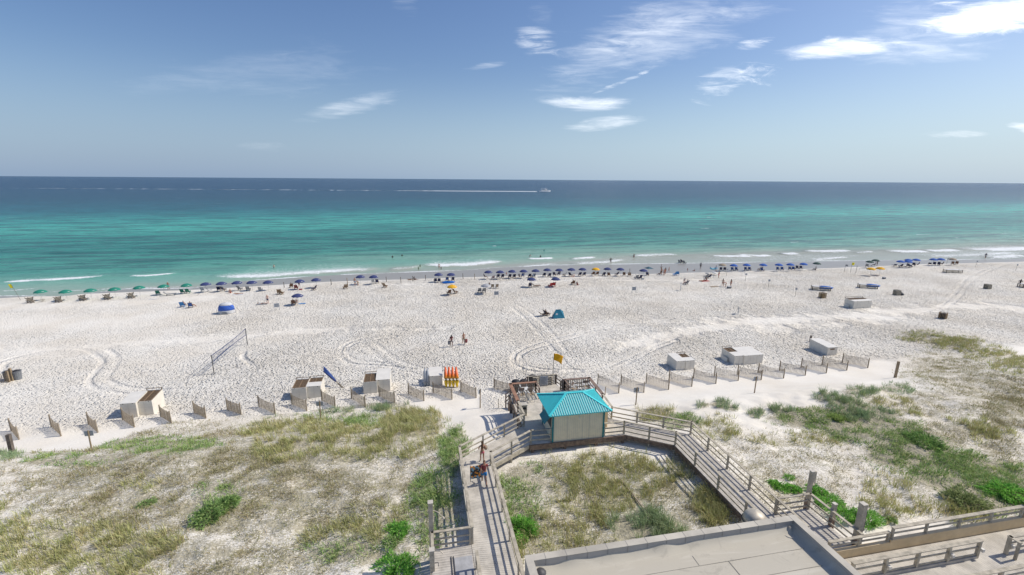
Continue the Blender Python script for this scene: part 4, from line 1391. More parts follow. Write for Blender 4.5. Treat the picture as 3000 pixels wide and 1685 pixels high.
# ------------------------------------------------------------------ storage boxes
def crate(px, py, w, d, hf, hb, label, lid='closed', slats=True, plate=False, hatch=False, open_h=.0, skew=0):
    p = on(px, py)
    t = thing('storage_box', label, 'storage box', p, 0, 'white plywood beach storage boxes')
    th = .04
    q = MB()
    q.box(0, w, 0, th, -.15, hf)
    q.box(0, w, d - th, d, -.15, hb)
    for x0 in (0, w - th):
        q.add([(x0, th, -.15), (x0 + th, th, -.15), (x0 + th, d - th, -.15), (x0, d - th, -.15), (x0, th, hf), (x0 + th, th, hf), (x0 + th, d - th, hb), (x0, d - th, hb)],
              [(0, 3, 2, 1), (4, 5, 6, 7), (0, 1, 5, 4), (1, 2, 6, 5), (2, 3, 7, 6), (3, 0, 4, 7)])
    q.build('body', M_WHITE, t)

    def zt(y):
        return hf + (hb - hf) * y / d
    if lid == 'closed':
        MB().add([(-.03, -.04, zt(0) + .004), (w + .03, -.04, zt(0) + .004), (w + .03, d + .03, zt(d) + .004), (-.03, d + .03, zt(d) + .004), (-.03, -.04, zt(0) + .04), (w + .03, -.04, zt(0) + .04), (w + .03, d + .03, zt(d) + .04), (-.03, d + .03, zt(d) + .04)],
                 [(0, 3, 2, 1), (4, 5, 6, 7), (0, 1, 5, 4), (1, 2, 6, 5), (2, 3, 7, 6), (3, 0, 4, 7)]).build('lid', M_LID, t)
    else:
        y0 = .45 * d if lid == 'half' else .06
        if lid == 'half':
            MB().add([(-.03, -.04, zt(0) + .004), (w + .03, -.04, zt(0) + .004), (w + .03, y0, zt(y0) + .004), (-.03, y0, zt(y0) + .004), (-.03, -.04, zt(0) + .04), (w + .03, -.04, zt(0) + .04), (w + .03, y0, zt(y0) + .04), (-.03, y0, zt(y0) + .04)],
                     [(0, 3, 2, 1), (4, 5, 6, 7), (0, 1, 5, 4), (1, 2, 6, 5), (2, 3, 7, 6), (3, 0, 4, 7)]).build('lid', M_LID, t)
        # stacked wooden loungers showing in the open top
        q = MB()
        n = int((d - y0) / .085)
        for i in range(n):
            y = y0 + .05 + i * .085
            if y < d - .08:
                q.box(.07, w - .07, y, y + .05, zt(y) - .06, zt(y) - .03)
        for x in (.07, w * .5 - .04, w - .13):
            q.add([(x, y0, zt(y0) - .03), (x + .07, y0, zt(y0) - .03), (x + .07, d - .05, zt(d - .05) - .03), (x, d - .05, zt(d - .05) - .03), (x, y0, zt(y0) + .02), (x + .07, y0, zt(y0) + .02), (x + .07, d - .05, zt(d - .05) + .02), (x, d - .05, zt(d - .05) + .02)],
                  [(0, 3, 2, 1), (4, 5, 6, 7), (0, 1, 5, 4), (1, 2, 6, 5), (2, 3, 7, 6), (3, 0, 4, 7)])
        q.build('stacked_wood_frames', M_LATT, t)
        MB().beam((.02, d - .02, hb), (.02, d - .02, hb + .22), .06, .04).beam((w - .05, d - .02, hb), (w - .05, d - .02, hb + .22), .06, .04).beam((0, d - .02, hb + .2), (w, d - .02, hb + .2), .06, .04).build('lid_prop', M_LATT, t)
    for hx in (.18 * w, .78 * w):
        MB().box(hx, hx + .07, -.025, -.002, hf - .07, hf - .01).build('hinge', M_DARKM, t)
    MB().box(w * .5 - .03, w * .5 + .03, d + .002, d + .03, hb - .22, hb - .1).build('latch', M_DARKM, t)
    q = MB()
    for k in range(1, max(2, int(w / .7))):
        x = w * k / max(2, int(w / .7))
        q.box(x - .006, x + .006, -.006, .004, -.1, hf - .02)
    q.build('panel_seam', M_WOODG, t)
    if hatch:
        MB().box(-.35, -.31, .35 * d, .85 * d, -.02, .55).build('leaning_panel', M_WHITE, t)
    if plate:
        MB().box(.25 * w, .7 * w, -.02, -.004, hf - .33, hf - .15).build('wooden_plaque', M_LATT, t)
    return t


crate(358, 1224, 1.33, 2.1, 1.42, 1.65, 'white storage box with cream closed lid, leftmost of the row', 'closed')
crate(403.5, 1217.5, 1.40, 2.1, 1.42, 1.65, 'open topped white storage box beside the leftmost closed one', 'open')
crate(857, 1172.5, 1.42, 2.0, 1.3, 1.42, 'white storage box with open slatted top, left of the one by the folded umbrellas', 'open')
crate(900.5, 1167, 1.40, 2.0, 1.3, 1.42, 'half open white storage box with folded umbrellas leaning on it', 'half')
crate(1065.5, 1154, 1.42, 2.0, 1.32, 1.45, 'open white storage box left of the tall cream lidded one', 'open')
crate(1103.5, 1148.5, 1.45, 2.1, 1.36, 1.75, 'tall white storage box with cream sloping lid left of the kayaks', 'closed')
crate(1259.6, 1131, 1.40, 2.0, 1.15, 1.35, 'white storage box between grey boards and orange kayaks', 'closed')
crate(1980.5, 1085, 1.18, 2.2, 1.15, 1.28, 'white storage box with closed lid just right of the yellow flag', 'closed')
crate(2007.5, 1083.5, 1.2, 2.2, 1.15, 1.2, 'white storage box with open slatted top right of the deck', 'half')
crate(2150, 1069, 1.35, 2.6, 1.15, 1.3, 'half open white storage box with a board leaning on its left side', 'half', hatch=True)
crate(2178, 1068, 2.7, 2.5, 1.15, 1.3, 'wide white storage box with closed lid right of the half open one', 'closed')
crate(2422.5, 1042, 1.5, 3.0, 1.1, 1.3, 'long white storage box with a small wooden plaque on its front', 'closed', plate=True)
crate(2499, 904.5, 3.9, 1.9, 1.35, 1.5, 'wide white storage box far out on the right sand by the tracks', 'half', hatch=True)

# folded umbrellas leaning over the half open box
a0 = on(1000, 1136)
for i in range(4):
    t = thing('folded_umbrella', 'folded blue beach umbrella with wooden pole in the slanting bundle, %s from the bottom' % ORD[i + 1], 'umbrella', a0, 0, 'folded blue umbrellas leaning in a bundle')
    y = i * .1
    p0 = Vector((.35 - .12 * i, -.25 + y * .6, .04))
    p1 = Vector((-2.05, 1.4 + y * 1.5, 1.55 + .12 * i))
    d = p1 - p0
    MB().tube([p0, p0 + d * .4], .022, 6).build('pole', M_POST, t)
    MB().tube([p0 + d * .38, p0 + d * .42, p0 + d * .7, p0 + d * .98, p1], [.09, .11, .10, .05, .015], 8).build('canopy', M_CBLUE if i % 2 else M_NAVY, t, smooth=True)
# kayaks and boards beside the third box
for i in range(4):
    p = on(1307 + i * 10.5, 1131)
    t = thing('kayak', 'orange and yellow kayak standing against the storage box, %s of four from the left' % ORD[i + 1], 'kayak', p, 0, 'orange kayaks standing in a row')
    n = 9
    pts, rs = [], []
    for k in range(n):
        u = k / (n - 1)
        pts.append((.0, -.35 + u * 1.15 + .30 * math.sin(u * math.pi) * -1, 1.95 * u))
        rs.append(max(.03, .215 * math.sin(math.pi * (0.06 + .88 * u)) ** .7))
    MB().tube(pts, rs, 10).build('hull', M_KAYAK, t, smooth=True)
    MB().tube([(0, pts[k][1] - .9 * rs[k] - .015, pts[k][2]) for k in (2, 3, 4, 5, 6)], [.01, .035, .04, .035, .01], 8).build('seat_well', M_DARKM, t, smooth=True)
for i in range(2):
    p = on(1246 + i * 8, 1129)
    t = thing('paddle_board', 'grey paddle board standing left of the kayak box, %s one' % ('outer', 'inner')[i], 'board', p, 0, 'grey boards standing beside the box')
    MB().tube([(0, -.1, 0), (0, -.02, .35), (0, .15, .9), (0, .35, 1.5), (0, .5, 1.85)], [.06, .17, .2, .16, .03], 10).build('board', M_SUPG, t, smooth=True)
    MB().box(-.02, .02, -.32, -.2, .3, .55).build('fin', M_DARKM, t)

# ------------------------------------------------------------------ posts, signs, flags, bins
def post_thing(name, label, cat, base, h, r=.05, m=None, lean=(0, 0), group=None, square=False):
    t = thing(name, label, cat, base, 0, group)
    q = MB()
    if square:
        q.beam((0, 0, -.3), (lean[0], lean[1], h), 2 * r, 2 * r)
    else:
        q.tube([(0, 0, -.3), (lean[0] * .5, lean[1] * .5, h * .5), (lean[0], lean[1], h)], [r, r, r * .92], 8)
    q.build('post', m or M_POST, t)
    return t


for px, py, h, lab, wide, rz in [
        (269.7, 1322.8, 1.75, 'small grey sign on a tan post on the bare sand at the left', .62, 0),
        (939.8, 1226.8, 1.75, 'small grey sign on a tan post in the dune grass below the storage boxes', .62, 0),
        (1406.7, 1195.4, 2.0, 'slanting white double sign on a tan post left of the deck', .62, .9),
        (1862.5, 1186.5, 1.75, 'small grey sign on a tan post right of the deck', .55, 0),
        (2209.8, 1152.7, 1.75, 'small grey sign on a tan post in front of the fence row at the right', .5, 0)]:
    p = on(px, py)
    t = post_thing('sign_post', lab, 'sign', p, h + .08, .055, M_POST, (.03, 0), 'small signs on tan posts by the dune')
    q = MB().beam((-wide / 2 * math.cos(rz), .075 - wide / 2 * math.sin(rz), h - .22), (wide / 2 * math.cos(rz), .075 + wide / 2 * math.sin(rz), h - .22), .02, .44)
    pn = q.build('panel', M_SIGN if rz == 0 else M_SIGNW, t)
    if rz:
        q = MB()
        for k in range(4):
            z = h - .07 - k * .1
            q.beam((-wide * .42 * math.cos(rz), .06 - wide * .42 * math.sin(rz) , z), (wide * .42 * math.cos(rz), .06 + wide * .42 * math.sin(rz), z), .03, .03)
        q.build('text_lines', M_INK, pn)
for px, py, h, r, lab, m in [
        (36.3, 1329, 1.7, .13, 'thick bare wooden post in the sand near the left edge', M_WOODD),
        (1772, 1157, .95, .05, 'short tan stake beside the right railing of the deck', M_POST),
        (1460, 1196, 1.05, .035, 'thin grey stake on the sand left of the deck', M_WOODG),
        (2622, 1107, 1.95, .1, 'tall leaning brown post alone on the right dune sand', M_POST),
        (2373, 1001.5, .95, .09, 'dark stub post behind the box with the wooden plaque', M_WOODD)]:
    post_thing('wooden_post', lab, 'post', on(px, py), h, r, m, (.05, 0), None, r > .08)
rowp = [(833, 843, 1.25), (971, 835, 1.3), (1019, 842, 2.1), (1132.4, 826, 1.25), (1175, 830, 1.45), (1209.7, 824, 1.25), (1247.3, 821, 1.25), (1356.7, 818, 1.45), (1391, 819, 1.4), (1844.6, 806, 1.7)]
for i, (px, py, h) in enumerate(rowp):
    post_thing('beach_post', 'slim %s post standing in the umbrella row, %s of ten from the left' % ('tan' if i in (2, 8) else 'dark', ORD[i + 1]), 'post', on(px, py), h, .07, M_POST if i in (2, 8) else M_WOODD, (-.05, 0), 'slim posts in the umbrella row')

for i, (px, py) in enumerate([(2128, 808), (2183, 823), (2250.5, 842.5), (2329, 869), (2773, 774), (2857, 782.5), (2974.5, 793.5)]):
    p = on(px, py)
    t = post_thing('beach_marker', ['small sign on a thin stake near the tan umbrella by the pink bather', 'small square sign on a thin stake below the bright blue umbrellas', 'small square sign on a thin stake left of the wooden racks', 'small sign on a thin stake left of the tan slatted barrel',
                                    'small dark sign on a stake just left of the far tan umbrella', 'small sign on a leaning stake left of the two vehicle tracks', 'small white sign on a leaning stake near the right edge'][i], 'sign', p, 1.7, .03, M_WOODG, (.25 if i > 4 else .05, 0), 'small markers on thin stakes')
    x = .25 if i > 4 else .05
    MB().box(x - .24, x + .24, -.05, -.03, 1.38, 1.8).build('panel', M_SIGN, t)
for i, (px, py, rz) in enumerate([(812, 909, .25), (1454, 872, 0), (1857, 858, 0), (1993.5, 851, 1.1), (2162, 920, 1.0), (1862.6, 806, .9)]):
    p = on(px, py)
    t = thing('sand_notice_sign', ['low grey notice frame on the sand right of the shirtless man', 'low grey notice frame on the sand below the tan beach chairs', 'low grey notice frame in the middle of the footprints', 'narrow grey notice frame below the bending person', 'narrow grey notice frame on the smooth track left of the boxes', 'tiny grey notice frame beside the last navy umbrella row post'][i], 'sign', p, rz, 'low grey notice frames on the sand')
    s_ = .8 if i == 5 else 1
    MB().box(-.42 * s_, .42 * s_, -.02, .02, .55 * s_, 1.25 * s_).build('panel', M_SIGN, t)
    q = MB()
    for k in range(4):
        q.box(-.32 * s_, .3 * s_, -.028, -.021, (.68 + k * .14) * s_, (.71 + k * .14) * s_)
    q.build('text_lines', M_INK, t)
    for sx in (-1, 1):
        MB().box(sx * .42 * s_ - .03, sx * .42 * s_ + .03, -.03, .03, -.1, 1.28 * s_).build('leg', M_WFRAME, t)


def flag_thing(label, base, h, fw, fh, m, lean=(0, 0), side=1, droop=.5, name='flag', pole_m=None, extra=True):
    t = thing(name, label, 'flag', base)
    MB().tube([(0, 0, -.1), (lean[0] * .5, lean[1] * .5, h * .5), (lean[0], lean[1], h)], [.03, .028, .02], 7).build('pole', pole_m or M_WOODD, t)
    nx2, nz2 = 10, 8
    vs, fs = [], []
    for j in range(nz2 + 1):
        for i in range(nx2 + 1):
            u, v = i / nx2, j / nz2
            x = side * fw * u * (1 - .15 * v)
            z = -fh * v - droop * fh * u * u * (.7 + .3 * v)
            y = .09 * math.sin(u * 7 + v * 2.2) * u * fw
            k = 1 - (fh * v) / h
            vs.append((lean[0] * k + x, lean[1] * k + y, h - .04 + z))
    for j in range(nz2):
        for i in range(nx2):
            a = j * (nx2 + 1) + i
            fs.append((a, a + 1, a + nx2 + 2, a + nx2 + 1))
    f = MB().add(vs, fs).build('flag_cloth', m, t, smooth=True)
    sd2 = f.modifiers.new('thick', 'SOLIDIFY')
    sd2.thickness = .008
    return t


x, y = at(1620, 1097, 4.9)
flag_thing('amber yellow flag on a pole above the deck landing railing', (12.62, 41.95, 3.9), 3.25, 1.0, .72, M_FLAG, (.08, 0), 1, .75)
flag_thing('small lemon flag on a leaning pole at the far left shoreline', on(60, 879), 3.2, .55, .75, M_FLAGY, (-.9, .0), -1, .1)
flag_thing('pale yellow flag on a pole left of the yellow umbrellas', on(2490.8, 799), 2.7, .9, .65, M_FLAGY, (.1, 0), 1, .3)
flag_thing('small grey flag on a pole left of the pale yellow flag', on(2472.5, 798), 2.1, .9, .4, M_CGREY, (.15, 0), 1, .5)
post_thing('beach_post', 'thin bare pole right of the pale yellow flag', 'post', on(2507, 800), 1.9, .035, M_WOODD, (.08, 0))


def barrel(px, py, label, m=M_WOODG, rz=0):
    p = on(px, py)
    t = thing('slatted_barrel', label, 'trash barrel', p, rz, 'slatted wooden trash enclosures on the sand')
    q = MB()
    n = 20
    for i in range(n):
        a = i / n * 4
        k = int(a)
        f = a - k - .4
        w = .48
        xx, yy = [(f * 2 * w, -w), (w, f * 2 * w), (-f * 2 * w, w), (-w, -f * 2 * w)][k]
        q.box(xx - .05, xx + .05, yy - .03, yy + .03, -.05, 1.02)
    q.build('slats', m, t)
    MB().lathe([(.36, 0), (.4, .9), (.38, .92), (.3, .88), (0, .8)], 12).build('barrel', M_DARKM, t)
    return t


M_TANW = mat('fresh_tan_boards', (.42, .30, .16), .85, .3, 6)
barrel(2408.7, 872.5, 'fresh tan slatted trash barrel below the left wooden rack', M_TANW)
barrel(2626.5, 864, 'grey slatted trash barrel with a bag beside it')
barrel(2892, 846, 'grey slatted trash barrel near the right edge by the striding person')
barrel(2761, 932.5, 'brown slatted trash barrel right of the smooth vehicle track', mat('brown_boards', (.33, .24, .15), .85, .3, 6), .4)
t = thing('bag', 'dark bag slumped against the grey trash barrel', 'bag', on(2640, 864.5))
MB().lathe([(0, -.02), (.42, .0), (.48, .15), (.35, .38), (.15, .52), (0, .55)], 12).build('sack', M_DARKM, t, smooth=True)
MB().tube([(-.08, 0, .5), (0, 0, .66), (.08, 0, .5)], .02, 5).build('handle', M_BLACK, t)
# left edge bins behind a slat fence
t = thing('sand_fence', 'broken slat fence with yellow grass at the extreme left edge', 'fence', on(0, 1122))
q = MB()
for i in range(14):
    x = -1.6 + i * .17
    q.add([(x, 0, -.1), (x + .06, 0, -.1), (x + .06 - .04, 0, .95 + .1 * ((i * 5) % 3)), (x - .04, 0, .95 + .1 * ((i * 5) % 3)), (x, .03, -.1), (x + .06, .03, -.1), (x + .02, .03, .95 + .1 * ((i * 5) % 3)), (x - .04, .03, .95 + .1 * ((i * 5) % 3))],
          [(0, 1, 2, 3), (7, 6, 5, 4), (0, 4, 5, 1), (1, 5, 6, 2), (2, 6, 7, 3), (3, 7, 4, 0)])
q.build('slat_panel', M_POST, t)
MB().box(.75, .95, -.05, .1, -.1, 1.35).build('post', M_POST, t)
for px, py, lab in ((27, 1113, 'open grey trash bin left of the wooden post at the left edge'), (53, 1111, 'open grey trash bin right of the wooden post at the left edge')):
    t = thing('trash_bin', lab, 'trash bin', on(px, py), 0, 'grey trash bins at the left edge')
    MB().lathe([(.36, -.05), (.42, .95), (.46, .97), (.46, 1.02), (.38, 1.02), (.34, .5), (0, .45)], 14).build('bin', M_BIN, t, smooth=False)
    MB().lathe([(0, .98), (.3, 1.0), (.36, .99), (.2, 1.12), (0, 1.16)], 9).build('rubbish', M_BLACK, t)
post_thing('wooden_post', 'wooden post between the two grey bins at the left edge', 'post', on(37, 1116), 1.5, .1, M_POST, (0, 0), None, True)
# bins behind the deck corner
for i, (px, py) in enumerate([(1511, 1143), (1535, 1142), (1560, 1128), (1655, 1142)]):
    t = thing('trash_bin', ['dark trash bin beyond the left deck corner', 'dark trash bin beside the left stairs of the deck', 'dark trash bin behind the notice board wall', 'dark trash bin beyond the right stair of the landing'][i], 'trash bin', on(px, py), 0, 'dark trash bins around the landing')
    MB().lathe([(.36, -.05), (.42, .95), (.47, .97), (.47, 1.02)], 14).build('bin', M_DARKM, t)
    MB().lathe([(.47, 1.02), (.4, 1.12), (.2, 1.22), (0, 1.25)], 14).build('lid', M_BLACK, t, smooth=True)
t = thing('litter_box', 'small wooden litter box with a dark slot on the left side of the deck', 'litter box', (7.98, 34.6, DK))
MB().box(-.24, .24, -.24, .24, 0, .95).build('body', M_WOODG, t, bevel=.01)
MB().box(-.28, .28, -.28, .28, .95, 1.0).build('lid', M_DECK, t)
MB().box(-.15, .15, -.26, -.245, .6, .78).build('slot', M_BLACK, t)

# volleyball net
pn, pf = on(627.4, 1096), on(725, 1010)
t = thing('volleyball_net', 'blue edged volleyball net sagging between two poles on the left sand', 'net', pn)
d = pf - pn
for u in (0, 1):
    MB().tube([(d.x * u, d.y * u, -.2), (d.x * u, d.y * u, 2.35)], .05, 8).build('pole', M_DARKM, t)
q = MB()
q2 = MB()
N = 16


def netp(u, v):
    return Vector((d.x * u, d.y * u, 2.3 - .12 * math.sin(u * math.pi) - v * (.85 - .25 * math.sin(u * math.pi))))


for i in range(N):
    u0, u1 = i / N, (i + 1) / N
    q.beam(netp(u0, 0), netp(u1, 0), .03, .07)
    q.beam(netp(u0, 1), netp(u1, 1), .03, .07)
for i in range(41):
    q2.beam(netp(i / 40, 0), netp(i / 40, 1), .008, .008)
for j in range(1, 6):
    for i in range(N):
        q2.beam(netp(i / N, j / 6), netp((i + 1) / N, j / 6), .008, .008)
q.build('net_tape', M_ROPE, t)
q2.build('net_mesh', M_ROPE, t)
ga = on(549, 1108) - pn
MB().beam((0, 0, 2.3), ga, .025, .025).beam((0, 0, 1.5), ga + Vector((1.0, .4, 0)), .025, .025).build('guy_line', M_ROPE, t)
q = MB()
gb = d + Vector((-2.6, -3.0, 0))
gb.z = 0.02
MB().beam((d.x, d.y, 1.0), gb, .02, .02).build('guy_line', M_ROPE, t)

# beach shelters
t = thing('beach_tent', 'small blue and white pop up beach tent on the left sand', 'tent', on(665, 917))
RB = mat('royal_blue_nylon', (.05, .13, .48), .6)


def dome_band(a0_, a1_, w=1.3, dp=1.0, h=1.85, back=False):
    vs, fs = [], []
    n, k = 16, 4
    for j in range(k + 1):
        e = math.radians(a0_ + (a1_ - a0_) * j / k)
        for i in range(n + 1):
            a = math.radians(-100 + 200 * i / n) if not back else math.radians(80 + 200 * i / n)
            vs.append((w * math.sin(a) * math.cos(e) ** .6, -dp * math.cos(a) * math.cos(e) ** .6, h * math.sin(e) ** .8))
    for j in range(k):
        for i in range(n):
            a = j * (n + 1) + i
            fs.append((a, a + 1, a + n + 2, a + n + 1))
    return MB().add(vs, fs)


for nm, a0_, a1_, m_ in (('lower_canopy', 0, 14, M_CWHITEF), ('blue_band', 14, 47, RB), ('upper_canopy', 47, 90, M_CWHITEF)):
    o = dome_band(a0_, a1_).build(nm, m_, t, smooth=True)
    so = o.modifiers.new('thick', 'SOLIDIFY')
    so.thickness = .015
o = dome_band(0, 90, back=True).build('rear_canopy', M_CWHITEF, t, smooth=True)
MB().add([(-.55, -1.16, .02), (.6, -1.16, .02), (.35, -1.12, .42), (-.3, -1.12, .42)], [(0, 1, 2, 3)]).build('doorway', M_CGREY, t)
for s_ in (-1, 1):
    MB().tube([(1.5 * math.sin(a) * s_ * .98, -.2 - .5 * math.cos(a), 1.52 * max(0, math.cos(a)) ** .7) for a in [math.radians(q_) for q_ in (0, 25, 50, 75, 90)]], .02, 5).build('tent_pole', M_CNAVY, t)
MB().tube([(1.4, .2, .9), (2.1, .3, 0)], .02, 5).build('guy_line', M_DARKM, t)
p = on(1636, 931)
t = thing('beach_tent', 'teal blue beach tent with a small window alone in the middle sand', 'tent', p)
tm = mat('teal_blue_nylon', (.035, .22, .32), .6, .15, 3)
V = [(-1.05, -.5, 0), (.95, -.6, 0), (1.1, .7, 0), (-.9, .8, 0), (-.55, -.1, 1.42), (.2, -.15, 1.5), (.75, 0, 1.1), (-.3, .5, 1.3)]
MB().add(V, [(0, 1, 6, 5, 4), (1, 2, 6), (2, 3, 7, 5, 6), (3, 0, 4, 7), (4, 5, 7)]).build('canopy', tm, t)
MB().add([(-.62, -.345, .62), (-.22, -.36, .6), (-.2, -.3, .85), (-.5, -.28, .88), (-.62, -.33, .62 + .001)], [(0, 1, 2, 3)]).build('window', M_CWHITEF, t)
MB().tube([V[0], V[4], V[5], V[6], V[1]], .02, 5).build('tent_pole', M_TEALD, t)

# ------------------------------------------------------------------ umbrellas
def make_umbrella(square=False):
    r = P('beach_umbrella')
    n = 4 if square else 8
    R, rim, top = (1.25, 1.7, 2.15) if square else (1.06, 1.55, 2.08)
    prof = [(0.02, top), (R * .3, top - .05), (R * .6, top - .17), (R * .85, top - .34), (R, rim)] if not square else [(0.02, top), (R, rim)]
    vs, fs = [], []
    sub = 4
    tot_ = n * sub
    for k, (rr_, z) in enumerate(prof):
        for i in range(tot_):
            a = 2 * math.pi * i / tot_ + (math.pi / 4 if square else .2)
            f = (i % sub) / sub
            sc_ = math.cos(math.pi / n) / math.cos((f - .5) * 2 * math.pi / n)
            zz = z + (.05 * math.sin(f * math.pi) * rr_ / R if not square else 0)
            vs.append((rr_ * sc_ * math.cos(a), rr_ * sc_ * math.sin(a), zz))
    for k in range(len(prof) - 1):
        for i in range(tot_):
            i2 = (i + 1) % tot_
            fs.append((k * tot_ + i, k * tot_ + i2, (k + 1) * tot_ + i2, (k + 1) * tot_ + i))
    c = MB().add(vs, fs).build('canopy', M_NAVY, r)
    so = c.modifiers.new('thick', 'SOLIDIFY')
    so.thickness = .012
    so.offset = -1
    MB().tube([(0, 0, -.2), (0, 0, top - .03)], .024, 6).build('pole', M_POLEW, r)
    q = MB()
    for k in range(n):
        a = 2 * math.pi * k / n + (math.pi / 4 if square else .2)
        q.beam((0, 0, top - .1), (R * .96 * math.cos(a), R * .96 * math.sin(a), rim + .0), .012, .012)
    q.build('ribs', M_POLEW, r)
    if not square:
        q = MB()
        a0_ = -.75
        for i in range(6):
            a = a0_ + i * .055
            rr_ = R * .88
            q.add([(rr_ * math.cos(a) * 1.0, rr_ * math.sin(a), rim + .205), (rr_ * math.cos(a + .04), rr_ * math.sin(a + .04), rim + .205), (rr_ * .94 * math.cos(a + .04), rr_ * .94 * math.sin(a + .04), rim + .285 + .02 * (i % 2)), (rr_ * .94 * math.cos(a), rr_ * .94 * math.sin(a), rim + .285)], [(0, 1, 2, 3)])
        q.build('lettering', M_CWHITEF, c)
    return r


UM = Proto(make_umbrella)
US = Proto(lambda: make_umbrella(True))
umb = {
    'green': [(123.7, 880), (197, 880.3), (269.4, 876.6), (339.6, 872.7), (411.3, 867.6), (482.5, 863.4), (549.6, 860)],
    'navy': [(605.5, 856.4), (651.6, 854.3), (696.6, 852), (740, 851), (787.5, 850.6), (880, 847.5), (927.7, 843), (1057, 833), (1095.9, 833.2), (1285.3, 826.2), (1321.8, 826), (1430.5, 817.9),
             (1465.3, 817.9), (1500.2, 815.9), (1533.9, 815.2), (1568.9, 813.9), (1603, 811), (1637.8, 811.6), (1673.2, 809.8), (1706, 809), (1778.8, 807.8), (1816.4, 809), (1883.7, 813)],
    'blue': [(2147.8, 796), (2185.5, 794.7), (2233.9, 794.7), (2279.5, 794.6), (2313, 793.8), (2351.7, 792.4), (2635.4, 784.5), (2657.5, 785), (2658, 779.5), (2681.4, 779), (2731.6, 777.8), (2753, 777.3)],
}
S_ROW = {'green': ('green beach umbrella over wooden chairs, %s from the left end of the row', 'green umbrellas at the left of the row'),
         'navy': ('navy beach umbrella in the long shoreline row, %s navy one from the left', 'navy umbrellas in the shoreline row'),
         'blue': ('bright blue beach umbrella on the right shoreline, %s of the bright blue ones', 'bright blue umbrellas at the right')}
UMAT = {'green': M_GREEN, 'navy': M_NAVY, 'blue': M_BLUE}


def ordn(i):
    return ORD[i] if i <= 20 else {21: 'twenty first', 22: 'twenty second', 23: 'twenty third', 24: 'twenty fourth'}[i]


def put_umb(px, py, m, label, group=None, proto=UM, rz=0.0, sc_=1.0):
    o = proto.place(on(px, py), rz, label, 'umbrella', group, {'canopy': m}, sc_)
    return o


ru = random.Random(12)
for k in ('green', 'navy', 'blue'):
    for i, (px, py) in enumerate(umb[k]):
        put_umb(px, py, UMAT[k], S_ROW[k][0] % ordn(i + 1), S_ROW[k][1], rz=ru.uniform(-.35, .35))
for px, py, m, lab in [
        (873.7, 893, M_NAVY, 'navy umbrella standing alone below the row over two seated people'),
        (1557, 841, M_NAVY, 'navy umbrella below the row with a brown lounger at its right'),
        (1627.6, 840.2, M_NAVY, 'navy umbrella below the row over two red chairs'),
        (1324.9, 864.2, M_YEL, 'yellow umbrella alone below the row, left of centre'),
        (1744.6, 808.4, M_YEL, 'yellow umbrella between navy ones in the shoreline row'),
        (2549, 807.9, M_YEL, 'left of the two touching yellow umbrellas at the right'),
        (2575.6, 806.4, M_YEL, 'right of the two touching yellow umbrellas'),
        (1423.7, 861, M_STRIPE, 'grey and white striped umbrella over two grey chairs'),
        (2114.7, 794.7, M_TAN, 'tan umbrella left of the bright blue row'),
        (2786.7, 776.8, M_TAN, 'tan umbrella at the far right end of the row'),
        (2390.5, 790.2, M_DGREEN, 'dark green umbrella right of the bright blue row'),
        (2545.4, 785, M_DGREEN, 'lower dark green umbrella of the overlapping pair'),
        (2563, 780.2, M_DGREEN, 'upper dark green umbrella of the overlapping pair')]:
    put_umb(px, py, m, lab, None, rz=ru.uniform(-.3, .3))
put_umb(1899.3, 805.5, M_SLATE, 'square slate blue umbrella rising behind the last navy one', None, US, .2)
o = put_umb(2087, 806, M_CWHITE, 'grey and white umbrella lying low beside the pink bather', None, UM, .4, .75)
o.rotation_euler = (.25, .35, 0)
o.location.z -= .55
o = put_umb(2068, 808, M_CGREY, 'small pale grey umbrella set low on the sand left of the white one', None, UM, .4, .6)
o.rotation_euler = (.1, .3, 0)
o.location.z -= .45


# ------------------------------------------------------------------ chairs
def make_chair():
    r = P('beach_chair')
    MB().add([(-.27, -.25, .30), (.27, -.25, .30), (.27, .33, .36), (-.27, .33, .36), (-.27, -.25, .27), (.27, -.25, .27), (.27, .33, .33), (-.27, .33, .33)],
             [(0, 3, 2, 1), (4, 5, 6, 7), (0, 1, 5, 4), (1, 2, 6, 5), (2, 3, 7, 6), (3, 0, 4, 7)]).build('seat', M_CBLUE, r)
    MB().add([(-.27, -.25, .30), (.27, -.25, .30), (.27, -.62, 1.0), (-.27, -.62, 1.0), (-.27, -.29, .29), (.27, -.29, .29), (.27, -.66, .99), (-.27, -.66, .99)],
             [(0, 3, 2, 1), (4, 5, 6, 7), (0, 1, 5, 4), (1, 2, 6, 5), (2, 3, 7, 6), (3, 0, 4, 7)]).build('backrest', M_CBLUE, r)
    for s_ in (-1, 1):
        x = .31 * s_
        MB().beam((x, -.68, 1.04), (x, -.1, 0), .05, .05).beam((x, .38, .42), (x, -.55, .0), .05, .05).beam((x, -.5, .55), (x, .25, .52), .08, .035).beam((x, .2, .52), (x, .3, 0), .04, .04).build('side_frame', M_CFRAME, r)
    MB().beam((-.33, -.67, 1.02), (.33, -.67, 1.02), .04, .06).build('top_rail', M_CFRAME, r)
    return r


def make_wood_chair():
    """heavy wooden A-frame chair, seen folded back"""
    r = P('wooden_chair')
    q = MB()
    for i in range(7):
        y, z = -.15 - i * .085, .28 + i * .125
        q.beam((-.34, y, z), (.34, y, z), .03, .09)
    q.build('slatted_back', M_WOODG, r)
    q = MB()
    for i in range(5):
        q.beam((-.34, -.1 + i * .12, .3 + .02 * i), (.34, -.1 + i * .12, .3 + .02 * i), .09, .03)
    q.build('slatted_seat', M_WOODG, r)
    for s_ in (-1, 1):
        MB().beam((.36 * s_, -.8, 1.15), (.36 * s_, .1, -.02), .06, .08).beam((.36 * s_, .5, .45), (.36 * s_, -.75, -.02), .06, .08).build('side_frame', M_WOODD, r)
    return r


